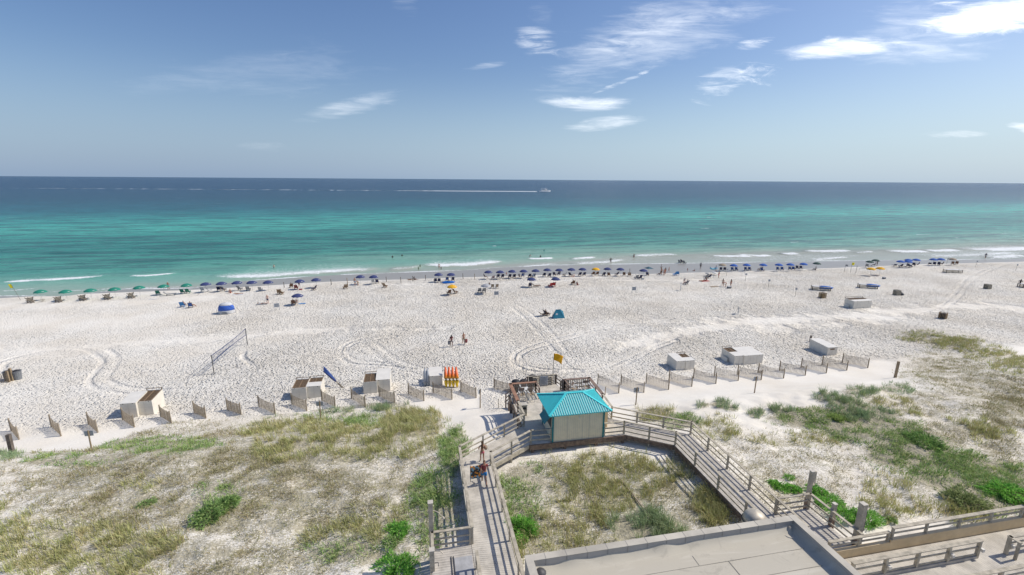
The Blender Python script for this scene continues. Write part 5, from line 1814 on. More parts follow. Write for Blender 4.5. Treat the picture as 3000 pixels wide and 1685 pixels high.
def make_lounger():
    r = P('sun_lounger')
    MB().add([(-.3, -.2, .33), (.3, -.2, .33), (.3, 1.25, .33), (-.3, 1.25, .33), (-.3, -.2, .30), (.3, -.2, .30), (.3, 1.25, .30), (-.3, 1.25, .30)],
             [(0, 1, 2, 3), (7, 6, 5, 4), (0, 4, 5, 1), (1, 5, 6, 2), (2, 6, 7, 3), (3, 7, 4, 0)]).build('seat', M_CNAVY, r)
    MB().add([(-.3, -.2, .33), (.3, -.2, .33), (.3, -.75, .82), (-.3, -.75, .82), (-.3, -.22, .30), (.3, -.22, .30), (.3, -.77, .79), (-.3, -.77, .79)],
             [(0, 1, 2, 3), (7, 6, 5, 4), (0, 4, 5, 1), (1, 5, 6, 2), (2, 6, 7, 3), (3, 7, 4, 0)]).build('backrest', M_CNAVY, r)
    for s_ in (-1, 1):
        MB().beam((.32 * s_, -.8, .84), (.32 * s_, -.2, .31), .04, .05).beam((.32 * s_, -.2, .31), (.32 * s_, 1.3, .31), .05, .06).beam((.32 * s_, -.3, .3), (.32 * s_, -.3, 0), .05, .05).beam((.32 * s_, 1.1, .3), (.32 * s_, 1.1, 0), .05, .05).build('side_frame', M_CFRAME, r)
    return r


CH, WC, LG = Proto(make_chair), Proto(make_wood_chair), Proto(make_lounger)
FAB = {'blue': (M_CBLUE, M_CFRAME), 'navy': (M_CNAVY, M_CFRAME), 'green': (M_CGREEN, M_CGREEN), 'red': (M_CRED, M_CRED), 'tan': (M_CTAN, M_WFRAME), 'grey': (M_CGREY, M_DARKM),
       'white': (M_CWHITEF, M_WFRAME), 'brown': (mat('brown_fabric', (.16, .09, .06), .85), M_CFRAME), 'sky': (M_CLBLUE, M_CLBLUE), 'rws': (M_RWS, M_WFRAME), 'bws': (M_BWS, M_WFRAME)}
NAMES = {'rws': 'red and white striped', 'bws': 'black and white striped', 'sky': 'sky blue'}
chairs = [
    # px, py, kind, facing (0 = sea), type, label
    (463.7, 864, 'green', .3, 'c', 'green beach chair at the left under the sixth green umbrella'), (494, 866, 'grey', -1.2, 'l', 'grey lounger under the sixth green umbrella'),
    (537, 860, 'green', 0, 'c', 'left green chair under the seventh green umbrella'), (552.5, 859, 'green', 0, 'c', 'right green chair under the seventh green umbrella'),
    (595.7, 854, 'white', 0, 'c', 'white beach chair under the first navy umbrella'), (615, 854, 'white', -.9, 'c', 'white beach chair turned sideways under the first navy umbrella'),
    (642, 852, 'navy', .2, 'c', 'navy chair left of the pole of the second navy umbrella'), (657, 852, 'navy', -.4, 'c', 'navy chair right of the pole of the second navy umbrella'),
    (704.4, 850, 'grey', -.5, 'c', 'grey chair right of the third navy umbrella pole'), (728.5, 852, 'grey', 0, 'c', 'wide grey chair under the fourth navy umbrella'),
    (764, 853, 'bws', 0, 'c', 'black and white striped chair under the fifth navy umbrella'), (853.5, 843, 'brown', .4, 'c', 'brown chair left of the sixth navy umbrella'),
    (868, 847, 'red', .1, 'c', 'red chair under the sixth navy umbrella'), (918.7, 850, 'navy', 1.2, 'c', 'navy chair facing left under the seventh navy umbrella'),
    (1093.5, 830, 'white', 0, 'c', 'white chair under the ninth navy umbrella'), (1105, 830, 'navy', 0, 'c', 'navy chair under the ninth navy umbrella'),
    (1276, 827, 'navy', 0, 'c', 'left navy chair under the tenth navy umbrella'), (1286.5, 827, 'navy', 0, 'c', 'right navy chair under the tenth navy umbrella'),
    (1310, 823, 'blue', 0, 'c', 'left blue chair under the eleventh navy umbrella by the blue kayak'), (1327, 823, 'navy', 0, 'c', 'right navy chair under the eleventh navy umbrella by the blue kayak'),
    (1314.8, 862, 'brown', .3, 'c', 'left brown chair under the lone yellow umbrella'), (1336, 860, 'brown', -1.1, 'c', 'right brown chair under the lone yellow umbrella'),
    (1443.5, 818, 'rws', .2, 'c', 'red and white striped chair in the shoreline row'), (1459, 814, 'navy', 0, 'c', 'left navy chair under the thirteenth navy umbrella'), (1472, 814, 'navy', 0, 'c', 'right navy chair under the thirteenth navy umbrella'),
    (1493, 814, 'navy', 0, 'c', 'left navy chair under the fourteenth navy umbrella'), (1506, 814, 'navy', 0, 'c', 'right navy chair under the fourteenth navy umbrella'), (1531, 811, 'blue', 0, 'c', 'blue chair right of the fifteenth navy umbrella pole'),
    (1551, 813, 'navy', 0, 'c', 'left navy chair under the sixteenth navy umbrella'), (1562, 813, 'navy', .3, 'c', 'right navy chair under the sixteenth navy umbrella'), (1593.7, 810, 'navy', 0, 'c', 'left navy chair under the seventeenth navy umbrella'),
    (1609, 811, 'navy', 0, 'c', 'right navy chair under the seventeenth navy umbrella'), (1625, 808, 'navy', -.6, 'c', 'left navy chair under the eighteenth navy umbrella'), (1636.5, 806, 'navy', 0, 'c', 'middle navy chair under the eighteenth navy umbrella'),
    (1652, 809, 'brown', 1.2, 'c', 'dark brown chair right of the eighteenth navy umbrella'), (1672, 809, 'navy', -.9, 'c', 'navy chair under the nineteenth navy umbrella'), (1698, 808, 'navy', 0, 'c', 'left navy chair under the twentieth navy umbrella'),
    (1710.4, 808, 'navy', 0, 'c', 'right navy chair under the twentieth navy umbrella'), (1737, 806, 'brown', 0, 'c', 'left brown chair under the yellow umbrella in the row'), (1748.3, 806, 'brown', 0, 'c', 'right brown chair under the yellow umbrella in the row'),
    (1768, 808, 'navy', 0, 'c', 'left navy chair under the twenty first navy umbrella'), (1784, 809, 'brown', -.6, 'c', 'brown chair right of the twenty first navy umbrella'), (1805.5, 807, 'navy', .5, 'c', 'left navy chair under the twenty second navy umbrella'),
    (1828.4, 808, 'brown', -.5, 'c', 'brown chair right of the twenty second navy umbrella'), (1897, 808, 'navy', -.7, 'c', 'navy chair under the square slate umbrella'),
    (1553, 841, 'navy', -.2, 'c', 'navy chair under the lower navy umbrella beside a brown lounger'), (1568, 841, 'brown', -1.3, 'l', 'brown lounger pointing right beside the lower navy umbrella'),
    (1405, 857, 'grey', 0, 'c', 'left grey chair below the striped umbrella'), (1417.7, 857, 'grey', 0, 'c', 'right grey chair below the striped umbrella'), (1442, 844, 'tan', 0, 'c', 'left tan chair behind the striped umbrella'), (1455.4, 844, 'tan', 0, 'c', 'right tan chair behind the striped umbrella'),
    (1611, 841, 'red', .3, 'c', 'left red chair under the lower navy umbrella'), (1621.6, 839, 'red', 0, 'c', 'right red chair under the lower navy umbrella'), (1863.8, 817, 'grey', 0, 'c', 'left dark grey chair below the last navy umbrella'), (1874, 817, 'navy', .1, 'c', 'navy chair between the grey ones below the last navy umbrella'),
    (1975.7, 807, 'sky', .3, 'c', 'left sky blue chair on the sand right of the standing group'), (1985.6, 806, 'sky', -.6, 'c', 'right sky blue chair on the sand right of the standing group'),
    (1992, 771, 'grey', -1.2, 'c', 'left grey chair standing in the shallow water'), (1998.5, 770, 'navy', -1.2, 'c', 'middle navy chair standing in the shallow water'), (2006, 773, 'grey', -1.2, 'c', 'right grey chair standing in the shallow water'),
    (2111.5, 793, 'navy', -.6, 'c', 'left navy chair under the tan umbrella'), (2122.7, 793, 'navy', -.6, 'c', 'right navy chair under the tan umbrella'), (2145.7, 793, 'blue', -.9, 'c', 'left blue chair under the first bright blue umbrella'), (2157.5, 793, 'blue', -.9, 'c', 'right blue chair under the first bright blue umbrella'),
    (2184.8, 792.5, 'blue', -.9, 'c', 'left blue chair under the second bright blue umbrella'), (2196, 792.5, 'blue', -.9, 'c', 'right blue chair under the second bright blue umbrella'), (2225.8, 792, 'navy', .3, 'c', 'navy chair with a sitter under the third bright blue umbrella'),
    (2234, 795, 'blue', -1.2, 'c', 'empty blue chair under the third bright blue umbrella'), (2278.6, 792, 'blue', -.9, 'c', 'left blue chair under the fourth bright blue umbrella'), (2291, 792, 'blue', -.9, 'c', 'right blue chair under the fourth bright blue umbrella'),
    (2313.8, 791, 'blue', -.9, 'c', 'left blue chair under the fifth bright blue umbrella'), (2324, 791, 'blue', -.9, 'c', 'right blue chair under the fifth bright blue umbrella'), (2335, 788, 'navy', -.9, 'c', 'left navy chair under the sixth bright blue umbrella'), (2346, 788.5, 'navy', -.9, 'c', 'right navy chair under the sixth bright blue umbrella'),
    (2539.5, 783, 'grey', -.9, 'c', 'dark chair under the lower dark green umbrella'), (2620.8, 781, 'navy', -.6, 'l', 'first navy lounger of the far right cluster'), (2636, 783, 'navy', 0, 'c', 'navy chair at the pole of the seventh bright blue umbrella'),
    (2650, 783, 'navy', .6, 'l', 'navy lounger between the seventh and eighth bright blue umbrellas'), (2659, 782, 'navy', -.9, 'c', 'navy chair under the eighth bright blue umbrella'), (2667, 784, 'navy', -1.0, 'l', 'navy lounger right of the eighth bright blue umbrella'),
    (2676, 779, 'navy', -.9, 'c', 'navy chair under the tenth bright blue umbrella'), (2723.5, 776.5, 'navy', -.9, 'l', 'first navy lounger under the eleventh bright blue umbrella'), (2736.5, 777, 'navy', -.9, 'c', 'navy chair between the eleventh and twelfth bright blue umbrellas'),
    (2749.6, 777, 'navy', -.9, 'c', 'navy chair under the twelfth bright blue umbrella'), (2790, 775.5, 'brown', -.9, 'c', 'left brown chair under the far right tan umbrella'), (2802, 775, 'brown', -.9, 'c', 'right brown chair under the far right tan umbrella'),
    (536, 899, 'sky', .1, 'c', 'left blue chair of the pair left of the blue tent'), (559, 901, 'blue', .3, 'c', 'right blue chair of the pair left of the blue tent'), (860.5, 893, 'brown', .1, 'c', 'brown chair under the lone lower navy umbrella'),
    (1590, 926, 'brown', -1.3, 'l', 'brown lounger left of the teal tent'), (1602, 924, 'navy', -1.3, 'c', 'dark chair beside the teal tent'), (2067, 815, 'grey', .2, 'c', 'grey chair left of the pink bather'), (1678, 833.5, 'brown', .1, 'c', 'brown chair right of the red chairs'),
    (2075.5, 814.5, 'navy', .2, 'c', 'navy chair left of the pink bather'), (2009, 834, 'grey', .4, 'c', 'grey chair being set up by the bending person'),
]
for px, py, k, rz, ty, lab in chairs:
    fab, fr = FAB[k]
    pr2 = CH if ty == 'c' else LG
    pr2.place(on(px, py), rz, lab, 'beach chair' if ty == 'c' else 'lounger', 'fabric beach chairs along the shore' if ty == 'c' else 'low loungers on the sand', {'seat': fab, 'backrest': fab, 'side_frame': fr, 'top_rail': fr})
for i, (px, py) in enumerate([(91, 887), (173, 885), (244, 880), (316, 877), (386, 873)]):
    for j in (0, 1):
        p = on(px, py) + Vector((-.45 + .75 * j, -.15 + .55 * (1 - j), 0))
        p.z = gz_(p.x, p.y)
        WC.place(p, (.9, -.35)[j], '%s weathered wooden chair below the %s green umbrella' % (('left', 'right')[j], ORD[i + 1]), 'wooden chair', 'weathered wooden chairs under the green umbrellas')
for px, py, rz, lab in [(818.5, 861, .2, 'wooden chair stack standing between the fifth navy umbrella and the dark post'), (1011, 846, .5, 'wooden chair stack beside the tall tan post'), (1129, 842, -.6, 'wooden chair stack below the fourth slim post'), (1844, 809.5, -.5, 'wooden chair stack in front of the tall dark post'), (825, 862, -.4, 'second wooden chair stacked behind the first one near the dark post')]:
    WC.place(on(px, py), rz, lab, 'wooden chair', 'stacked wooden chairs in the row', {'slatted_back': M_LATT, 'slatted_seat': M_LATT, 'side_frame': M_LATT})

# tall director chairs on the deck
def make_tall():
    r = P('tall_deck_chair')
    for sx in (-1, 1):
        for sy in (-1, 1):
            MB().beam((.27 * sx, .22 * sy, 0), (.27 * sx, .22 * sy, 1.25 if sy > 0 else .95), .04, .04).build('leg', M_WFRAME, r)
        MB().box(.27 * sx - .04, .27 * sx + .04, -.25, .25, .95, .98).build('armrest', M_WFRAME, r)
    MB().box(-.26, .26, -.22, .22, .70, .735).build('seat', M_CTAN, r)
    MB().box(-.27, .27, .2, .235, 1.0, 1.22).build('backrest', mat('brown_chair_canvas', (.20, .15, .12), .85), r)
    MB().beam((-.25, -.22, .3), (.25, -.22, .3), .03, .03).beam((-.27, -.2, .35), (-.27, .2, .35), .03, .03).beam((.27, -.2, .35), (.27, .2, .35), .03, .03).beam((-.27, -.2, .1), (.27, .2, .6), .02, .03).build('brace', M_WFRAME, r)
    return r


TC_ = Proto(make_tall)
for x, y, rz, lab in [(8.35, 36.9, .1, 'outer tall white framed chair in the left corner of the deck'), (9.15, 36.8, .15, 'inner tall white framed chair in the left corner of the deck'),
                      (13.3, 37.2, .7, 'tall white framed chair with slung arms at the left of the right corner'), (14.5, 37.4, 0, 'tall white framed chair at the right of the right corner'), (8.7, 38.0, 3.1, 'rear tall white framed chair facing back in the left corner')]:
    TC_.place((x, y, DK), rz, lab, 'deck chair', 'tall white framed chairs on the deck')
t = thing('deck_table', 'tall square white table between the chairs in the left corner of the deck', 'table', (8.75, 37.45, DK))
MB().box(-.3, .3, -.3, .3, .95, .99).build('tabletop', M_WFRAME, t)
for sx in (-1, 1):
    for sy in (-1, 1):
        MB().box(.25 * sx - .02, .25 * sx + .02, .25 * sy - .02, .25 * sy + .02, 0, .95).build('leg', M_WFRAME, t)

# racks of boards / low wooden platforms
def rack(px, py, label, rz, blue=True, L=3.3):
    p = on(px, py)
    t = thing('board_rack', label, 'rack', p, rz, 'low wooden racks on the sand')
    q = MB()
    for z in (.12, .42, .72):
        for y in (-.55, .55):
            q.beam((-L / 2, y, z), (L / 2, y, z), .07, .09)
        for x in (-L / 2, 0, L / 2):
            q.beam((x, -.6, z), (x, .6, z), .07, .06)
    q.build('frame', M_WOODG, t)
    for x in (-L / 2, L / 2):
        for y in (-.6, .6):
            MB().box(x - .05, x + .05, y - .05, y + .05, -.1, .85).build('leg', M_WOODD, t)
    MB().box(-L / 2, L / 2, -.5, .5, .775, .8).build('top_board', M_CWHITEF, t)
    if blue:
        MB().tube([(-.3, -.1, .62), (.3, -.1, .62), (L / 2, -.1, .62), (L / 2 + .35, -.1, .66), (L / 2 + .6, -.1, .74)], [.3, .38, .34, .2, .03], 10).build('blue_board', M_SUPB, t, smooth=True)


rack(2403.7, 850, 'wooden rack with a blue board, left one above the tan barrel', -.55)
rack(2541, 844, 'wooden rack with a blue board, right one below the yellow umbrellas', -.55)
rack(2790, 799, 'low wooden rack near the vehicle tracks at the right', -.35, False, 3.6)
rack(3003, 842, 'low wooden rack cut by the right edge of the picture', -.2, False, 2.2)

t = thing('kayak', 'bright blue kayak lying on the sand in front of navy umbrella chairs', 'kayak', on(1314, 830), .05)
MB().tube([(-1.5, 0, .3), (-1.2, 0, .2), (-.5, 0, .18), (.5, 0, .18), (1.2, 0, .2), (1.5, 0, .3)], [.03, .2, .33, .33, .2, .03], 10).build('hull', M_SUPB, t, smooth=True)
MB().tube([(-.5, 0, .46), (-.2, 0, .49), (.3, 0, .49), (.6, 0, .46)], [.04, .16, .16, .04], 8).build('seat_well', M_DARKM, t, smooth=True)
t = thing('inflatable_raft', 'light blue inflatable raft with upturned end held by a bather at the waterline', 'raft', on(2094, 797) + Vector((-.3, 0, .75)), .1)
MB().tube([(-1.25, 0, .75), (-1.2, 0, .35), (-.9, 0, .2), (0, 0, .15), (.8, 0, .2), (1.2, 0, .3)], [.1, .17, .22, .26, .22, .05], 10).build('float', M_RINFL, t, smooth=True)
MB().tube([(-1.0, -.1, .33), (-1.0, -.6, .25), (-.9, -.75, .3)], [.1, .12, .03], 8).build('fin', M_RINFL, t, smooth=True)
for px, py, lab, s_ in [(2135.8, 845, 'grey blue cooler at the feet of the woman on the right of the trio', 1.0), (2589.6, 817, 'dark cooler right of the touching yellow umbrellas', .9), (1883, 819.5, 'small white cooler right of the chairs below the last navy umbrella', .7), (881, 849.5, 'red cooler under the sixth navy umbrella', .7)]:
    t = thing('cooler', lab, 'cooler', on(px, py), .1)
    mm_ = M_CRED if lab[:3] == 'red' else (M_CWHITEF if 'white' in lab else M_BIN)
    MB().box(-.4 * s_, .4 * s_, -.25 * s_, .25 * s_, 0, .42 * s_).build('tub', mm_, t, bevel=.02)
    MB().box(-.42 * s_, .42 * s_, -.27 * s_, .27 * s_, .425 * s_, .5 * s_).build('lid', M_CWHITEF if mm_ is not M_CWHITEF else M_BIN, t, bevel=.02)
for px, py, lab, w, d_, m, rz in [(1788, 815, 'thin dark board lying on the sand below the shoreline row', 1.6, .5, M_WOODG, -.3), (2093, 840, 'brown towel spread left of the standing trio', 2.0, .8, M_CTAN, .1), (697, 863.5, 'pale towel under the lying sunbather', 1.9, .8, M_CWHITEF, .1),
                               (767, 892, 'dark towel under the reclining person in white', 1.9, .8, M_CGREY, .1), (2066, 824, 'reddish towel on the sand left of the pink bather', 2.1, .9, M_CRED, .1), (448, 877, 'crumpled pale blue towel below the sixth green umbrella', 1.3, .5, M_CWHITEF, .2),
                               (1208, 820.5, 'light towel between the slim posts', 1.9, .7, M_CTAN, 0), (1938, 806, 'dark towel beside the standing group', 1.6, .8, M_CGREY, .1), (885, 890, 'pale blue towel right of the lone navy umbrella', 1.2, .6, M_CLBLUE, .1)]:
    t = on(px, py)
    vs, fs = [], []
    for j in range(5):
        for i in range(9):
            vs.append((-w / 2 + w * i / 8, -d_ / 2 + d_ * j / 4, .035 + .02 * math.sin(i * 1.7 + j * 2.3)))
    for j in range(4):
        for i in range(8):
            a = j * 9 + i
            fs.append((a, a + 1, a + 10, a + 9))
    o = MB().add(vs, fs).build('towel', m)
    o.location = t
    o.rotation_euler = (0, 0, rz)
    so = o.modifiers.new('thick', 'SOLIDIFY')
    so.thickness = .02
    tag(o, lab, 'board' if 'board' in lab else 'towel')
    if 'board' in lab:
        o.name = 'flat_board'
t = thing('side_table', 'small folding wooden table under the first green umbrella', 'table', on(126, 884))
MB().box(-.3, .3, -.25, .25, .42, .45).build('tabletop', M_WOODG, t)
for s_ in (-1, 1):
    MB().beam((-.28, .2 * s_, 0), (.28, .2 * s_, .42), .04, .03).beam((.28, .18 * s_, 0), (-.28, .18 * s_, .42), .04, .03).build('leg', M_WOODG, t)
p0, p1 = Vector((12.78, 26.1, gz_(12.78, 26.1) + .12)), Vector((13.0, 22.4, gz_(13.0, 22.4) + .12))
o = MB().tube([p0, p0.lerp(p1, .5) + Vector((.03, 0, .02)), p1], [.05, .055, .06], 7).build('dead_pole', M_DRIFT)
tag(o, 'long pale pole lying in the grass between the two boardwalks', 'pole')

# boat with its wake ---------------------------------------------------
bx, by = at(1595.5, 562, 0)
t = thing('tour_boat', 'white two deck tour boat far out on the dark blue water', 'boat', (bx, by, 0), math.radians(24))
Lb = 15.0
prof_ = [(-1, .0, 1), (-.6, .06, 1), (.2, .1, 1), (.7, .22, .75), (1.0, .5, .06)]
vs, fs = [], []
for u, sh2, wd in prof_:
    x = u * Lb
    for yy, zz in ((-2.4 * wd, 1.5 + sh2 * 2.6), (-2.0 * wd, -.4), (2.0 * wd, -.4), (2.4 * wd, 1.5 + sh2 * 2.6)):
        vs.append((x + (.9 if (zz > 0 and u == 1.0) else 0), yy, zz))
for i in range(4):
    a = i * 4
    fs += [(a, a + 1, a + 5, a + 4), (a + 1, a + 2, a + 6, a + 5), (a + 2, a + 3, a + 7, a + 6), (a + 3, a, a + 4, a + 7)]
fs += [(0, 3, 2, 1), (16, 17, 18, 19)]
MB().add(vs, fs).build('hull', M_BOAT, t)
cb = MB().box(-9, 5.0, -1.9, 1.9, 1.9, 3.9).build('cabin', M_BOAT, t)
q = MB()
for i in range(5):
    q.box(-8.2 + i * 2.6, -6.2 + i * 2.6, -1.93, -1.905, 2.75, 3.5)
q.build('windows', M_GLASS, cb)
MB().box(-10.2, 6.2, -2.2, 2.2, 3.95, 4.15).build('upper_deck', M_BOAT, t)
wh = MB().box(1.8, 5.0, -1.4, 1.4, 4.16, 5.9).build('wheelhouse', M_BOAT, t)
MB().box(2.2, 4.7, -1.43, -1.41, 5.0, 5.7).build('windows', M_GLASS, wh)
MB().box(-9.8, 5.6, -1.9, 1.9, 6.1, 6.28).build('sun_roof', M_BOAT, t)
for x in (-9.5, -6, -2.5, 1):
    for s_ in (-1, 1):
        MB().box(x - .07, x + .07, 1.75 * s_ - .07, 1.75 * s_ + .07, 4.15, 6.1).build('stanchion', M_BOAT, t)
MB().tube([(2.5, 0, 6.28), (2.5, 0, 8.2)], .08, 6).box(2.2, 3.2, -.3, .3, 7.6, 7.9).build('mast', M_BOAT, t)
q = MB()
for i in range(12):
    q.box(5.5 + i * .5, 5.56 + i * .5, -2.1 + .11 * i, -2.04 + .11 * i, 2.0 + .08 * i, 3.0 + .08 * i)
q.beam((5.5, -2.1, 3.0), (11.2, -.9, 3.95), .08, .08)
q.build('bow_rail', M_BOAT, t)

# wake: a low ribbon of broken foam behind the boat
wv, wf, wc = [], [], []
n = 160
dirv = Vector((math.cos(math.radians(169)), math.sin(math.radians(169)), 0))
nrm = Vector((-dirv.y, dirv.x, 0))
st0 = Vector((bx, by, 0)) + dirv * (Lb + .5)
Lw = 1250
rw = random.Random(4)
for i in range(n + 1):
    u = (i / n) ** 1.6
    c_ = st0 + dirv * (Lw * u) + nrm * (3.0 * math.sin(u * 9))
    hw = (2.2 + 5.5 * u) * (1 - .6 * u) * (1 + rw.uniform(-.3, .3))
    for s_, zz in ((-1, .02), (-.4, .75 * (1 - u) + .12), (.4, .75 * (1 - u) + .12), (1, .02)):
        wv.append(tuple(c_ + nrm * hw * s_ + Vector((0, 0, zz))))
for i in range(n):
    for k in range(3):
        a = i * 4 + k
        wf.append((a, a + 1, a + 5, a + 4))
M_WAKE = bpy.data.materials.new('broken_wake_foam')
M_WAKE.use_nodes = True
tt = NT(M_WAKE.node_tree)
bs = M_WAKE.node_tree.nodes['Principled BSDF']
bs.inputs['Base Color'].default_value = (.75, .78, .8, 1)
bs.inputs['Roughness'].default_value = .9
tcx = tt.n('ShaderNodeTexCoord')
s2 = tt.n('ShaderNodeSeparateXYZ', inp={0: tcx.outputs['Object']})
mp_ = tt.n('ShaderNodeMapping', inp={0: tcx.outputs['Object'], 3: (.05, .35, 1)})
nz_ = tt.n('ShaderNodeTexNoise', inp={'Vector': mp_.outputs[0], 'Scale': 1.0, 'Detail': 4, 'Roughness': .7})
fade = tt.mr(s2.outputs[0], bx - 300, bx - 60, .42, 1.0, False)
al = tt.mr(tt.m('ADD', nz_.outputs['Fac'], tt.m('SUBTRACT', fade, .5)), .38, .60)
tt.link(al, bs.inputs['Alpha'])
o = MB().add(wv, wf).build('boat_wake', M_WAKE, smooth=True)
tag(o, kind='structure')


# ------------------------------------------------------------------ people
def skin_mesh(name, chains, root, sub=1):
    """chains: lists of (key, (x,y,z), radius); equal keys are one joint; gives one continuous surface"""
    keys, co, rad, ed = {}, [], [], []
    for ch in chains:
        prev = None
        for key, p, r in ch:
            if key not in keys:
                keys[key] = len(co)
                co.append(p)
                rad.append(r if hasattr(r, '__len__') else (r, r))
            if prev is not None and prev != keys[key]:
                ed.append((prev, keys[key]))
            prev = keys[key]
    me = bpy.data.meshes.new(name)
    me.from_pydata(co, ed, [])
    o = bpy.data.objects.new(name, me)
    COL.objects.link(o)
    sk_ = o.modifiers.new('skin', 'SKIN')
    sk_.use_smooth_shade = True
    ss = o.modifiers.new('sub', 'SUBSURF')
    ss.levels = ss.render_levels = sub
    for i, r in enumerate(rad):
        me.skin_vertices[0].data[i].radius = r
        me.skin_vertices[0].data[i].use_root = (i == keys[root])
    dg = bpy.context.evaluated_depsgraph_get()
    ev = o.evaluated_get(dg)
    res = bpy.data.meshes.new_from_object(ev, depsgraph=dg)
    res.name = name
    bpy.data.objects.remove(o)
    bpy.data.meshes.remove(me)
    smooth_all(res)
    return res


def lerp3(a, b, t):
    return tuple(a[i] + (b[i] - a[i]) * t for i in range(3))


POSES = {}


def joints(pose):
    J = dict(pel=(0, 0, .93), bel=(0, .0, 1.08), che=(0, 0, 1.28), nb=(0, -.01, 1.43), hd=(0, .02, 1.60), hip=[(.09, 0, .88)] * 2, kne=[(.10, .02, .49)] * 2, ank=[(.10, -.02, .08)] * 2, toe=[(.11, .14, .035)] * 2,
             sho=[(.185, 0, 1.40)] * 2, elb=[(.25, -.02, 1.13)] * 2, wri=[(.27, .05, .89)] * 2)
    for k in ('hip', 'kne', 'ank', 'toe', 'sho', 'elb', 'wri'):
        r_, l_ = J[k]
        J[k] = [(-r_[0], r_[1], r_[2]), l_]
    if pose == 'walk':
        J['kne'] = [(-.09, .2, .52), (.09, -.02, .48)]
        J['ank'] = [(-.09, .28, .10), (.09, -.36, .16)]
        J['toe'] = [(-.1, .44, .06), (.1, -.24, .04)]
        J['elb'] = [(-.25, -.14, 1.14), (.25, .1, 1.14)]
        J['wri'] = [(-.26, -.08, .90), (.25, .25, .95)]
    if pose == 'stride':
        J['pel'] = (0, 0, .86)
        J['kne'] = [(-.09, .34, .55), (.09, -.12, .42)]
        J['hip'] = [(-.09, 0, .82), (.09, 0, .82)]
        J['ank'] = [(-.09, .52, .12), (.09, -.55, .16)]
        J['toe'] = [(-.1, .68, .06), (.1, -.45, .04)]
        J['bel'], J['che'], J['nb'], J['hd'] = (0, .05, 1.02), (0, .12, 1.2), (0, .16, 1.34), (0, .22, 1.5)
        J['sho'] = [(-.18, .14, 1.31), (.18, .14, 1.31)]
        J['elb'] = [(-.24, -.05, 1.1), (.24, .32, 1.12)]
        J['wri'] = [(-.25, -.1, .86), (.22, .5, 1.2)]
    if pose == 'carry':
        J['elb'] = [(-.26, .0, 1.14), (.26, .0, 1.14)]
        J['wri'] = [(-.22, .24, 1.08), (.22, .22, 1.1)]
        J['kne'] = [(-.09, .14, .5), (.09, -.02, .48)]
        J['ank'] = [(-.09, .15, .09), (.09, -.25, .12)]
        J['toe'] = [(-.1, .31, .04), (.1, -.11, .04)]
    if pose == 'hips':
        J['elb'] = [(-.38, -.06, 1.17), (.38, -.06, 1.17)]
        J['wri'] = [(-.2, .04, 1.02), (.2, .04, 1.02)]
        J['ank'] = [(-.16, -.02, .08), (.16, -.02, .08)]
        J['toe'] = [(-.2, .13, .035), (.2, .13, .035)]
        J['kne'] = [(-.13, .02, .49), (.13, .02, .49)]
    if pose == 'sit':
        J['pel'], J['bel'], J['che'], J['nb'], J['hd'] = (0, 0, .44), (0, -.07, .58), (0, -.16, .77), (0, -.22, .92), (0, -.22, 1.09)
        J['hip'] = [(-.09, .04, .42), (.09, .04, .42)]
        J['kne'] = [(-.12, .45, .52), (.12, .45, .52)]
        J['ank'] = [(-.12, .72, .12), (.12, .75, .12)]
        J['toe'] = [(-.13, .88, .1), (.13, .9, .1)]
        J['sho'] = [(-.18, -.2, .89), (.18, -.2, .89)]
        J['elb'] = [(-.26, -.1, .64), (.26, -.1, .64)]
        J['wri'] = [(-.22, .15, .58), (.22, .15, .58)]
    if pose == 'ground':
        J['pel'], J['bel'], J['che'], J['nb'], J['hd'] = (0, 0, .13), (0, -.04, .28), (0, -.05, .48), (0, -.06, .63), (0, -.02, .79)
        J['hip'] = [(-.09, .05, .12), (.09, .05, .12)]
        J['kne'] = [(-.14, .42, .38), (.14, .46, .12)]
        J['ank'] = [(-.12, .62, .07), (.14, .88, .07)]
        J['toe'] = [(-.13, .76, .04), (.16, 1.0, .12)]
        J['sho'] = [(-.18, -.06, .60), (.18, -.06, .60)]
        J['elb'] = [(-.27, -.2, .36), (.26, -.16, .36)]
        J['wri'] = [(-.26, -.26, .1), (.22, .1, .3)]
    if pose == 'lie':
        J['pel'], J['bel'], J['che'], J['nb'], J['hd'] = (0, 0, .17), (-.15, 0, .18), (-.36, 0, .19), (-.51, 0, .2), (-.68, 0, .22)
        J['hip'] = [(.06, -.09, .17), (.06, .09, .17)]
        J['kne'] = [(.46, -.12, .24), (.46, .12, .16)]
        J['ank'] = [(.86, -.12, .12), (.86, .14, .12)]
        J['toe'] = [(.93, -.14, .22), (.93, .18, .22)]
        J['sho'] = [(-.47, -.18, .18), (-.47, .18, .18)]
        J['elb'] = [(-.24, -.3, .13), (-.3, .3, .13)]
        J['wri'] = [(-.02, -.26, .12), (-.06, .28, .12)]
    if pose == 'bend':
        J['pel'], J['bel'], J['che'], J['nb'], J['hd'] = (0, -.1, .9), (0, .06, .98), (0, .25, 1.02), (0, .4, 1.0), (0, .55, .92)
        J['hip'] = [(-.09, -.08, .86), (.09, -.08, .86)]
        J['sho'] = [(-.18, .36, .99), (.18, .36, .99)]
        J['elb'] = [(-.2, .42, .72), (.2, .42, .72)]
        J['wri'] = [(-.18, .48, .48), (.18, .48, .48)]
    return J


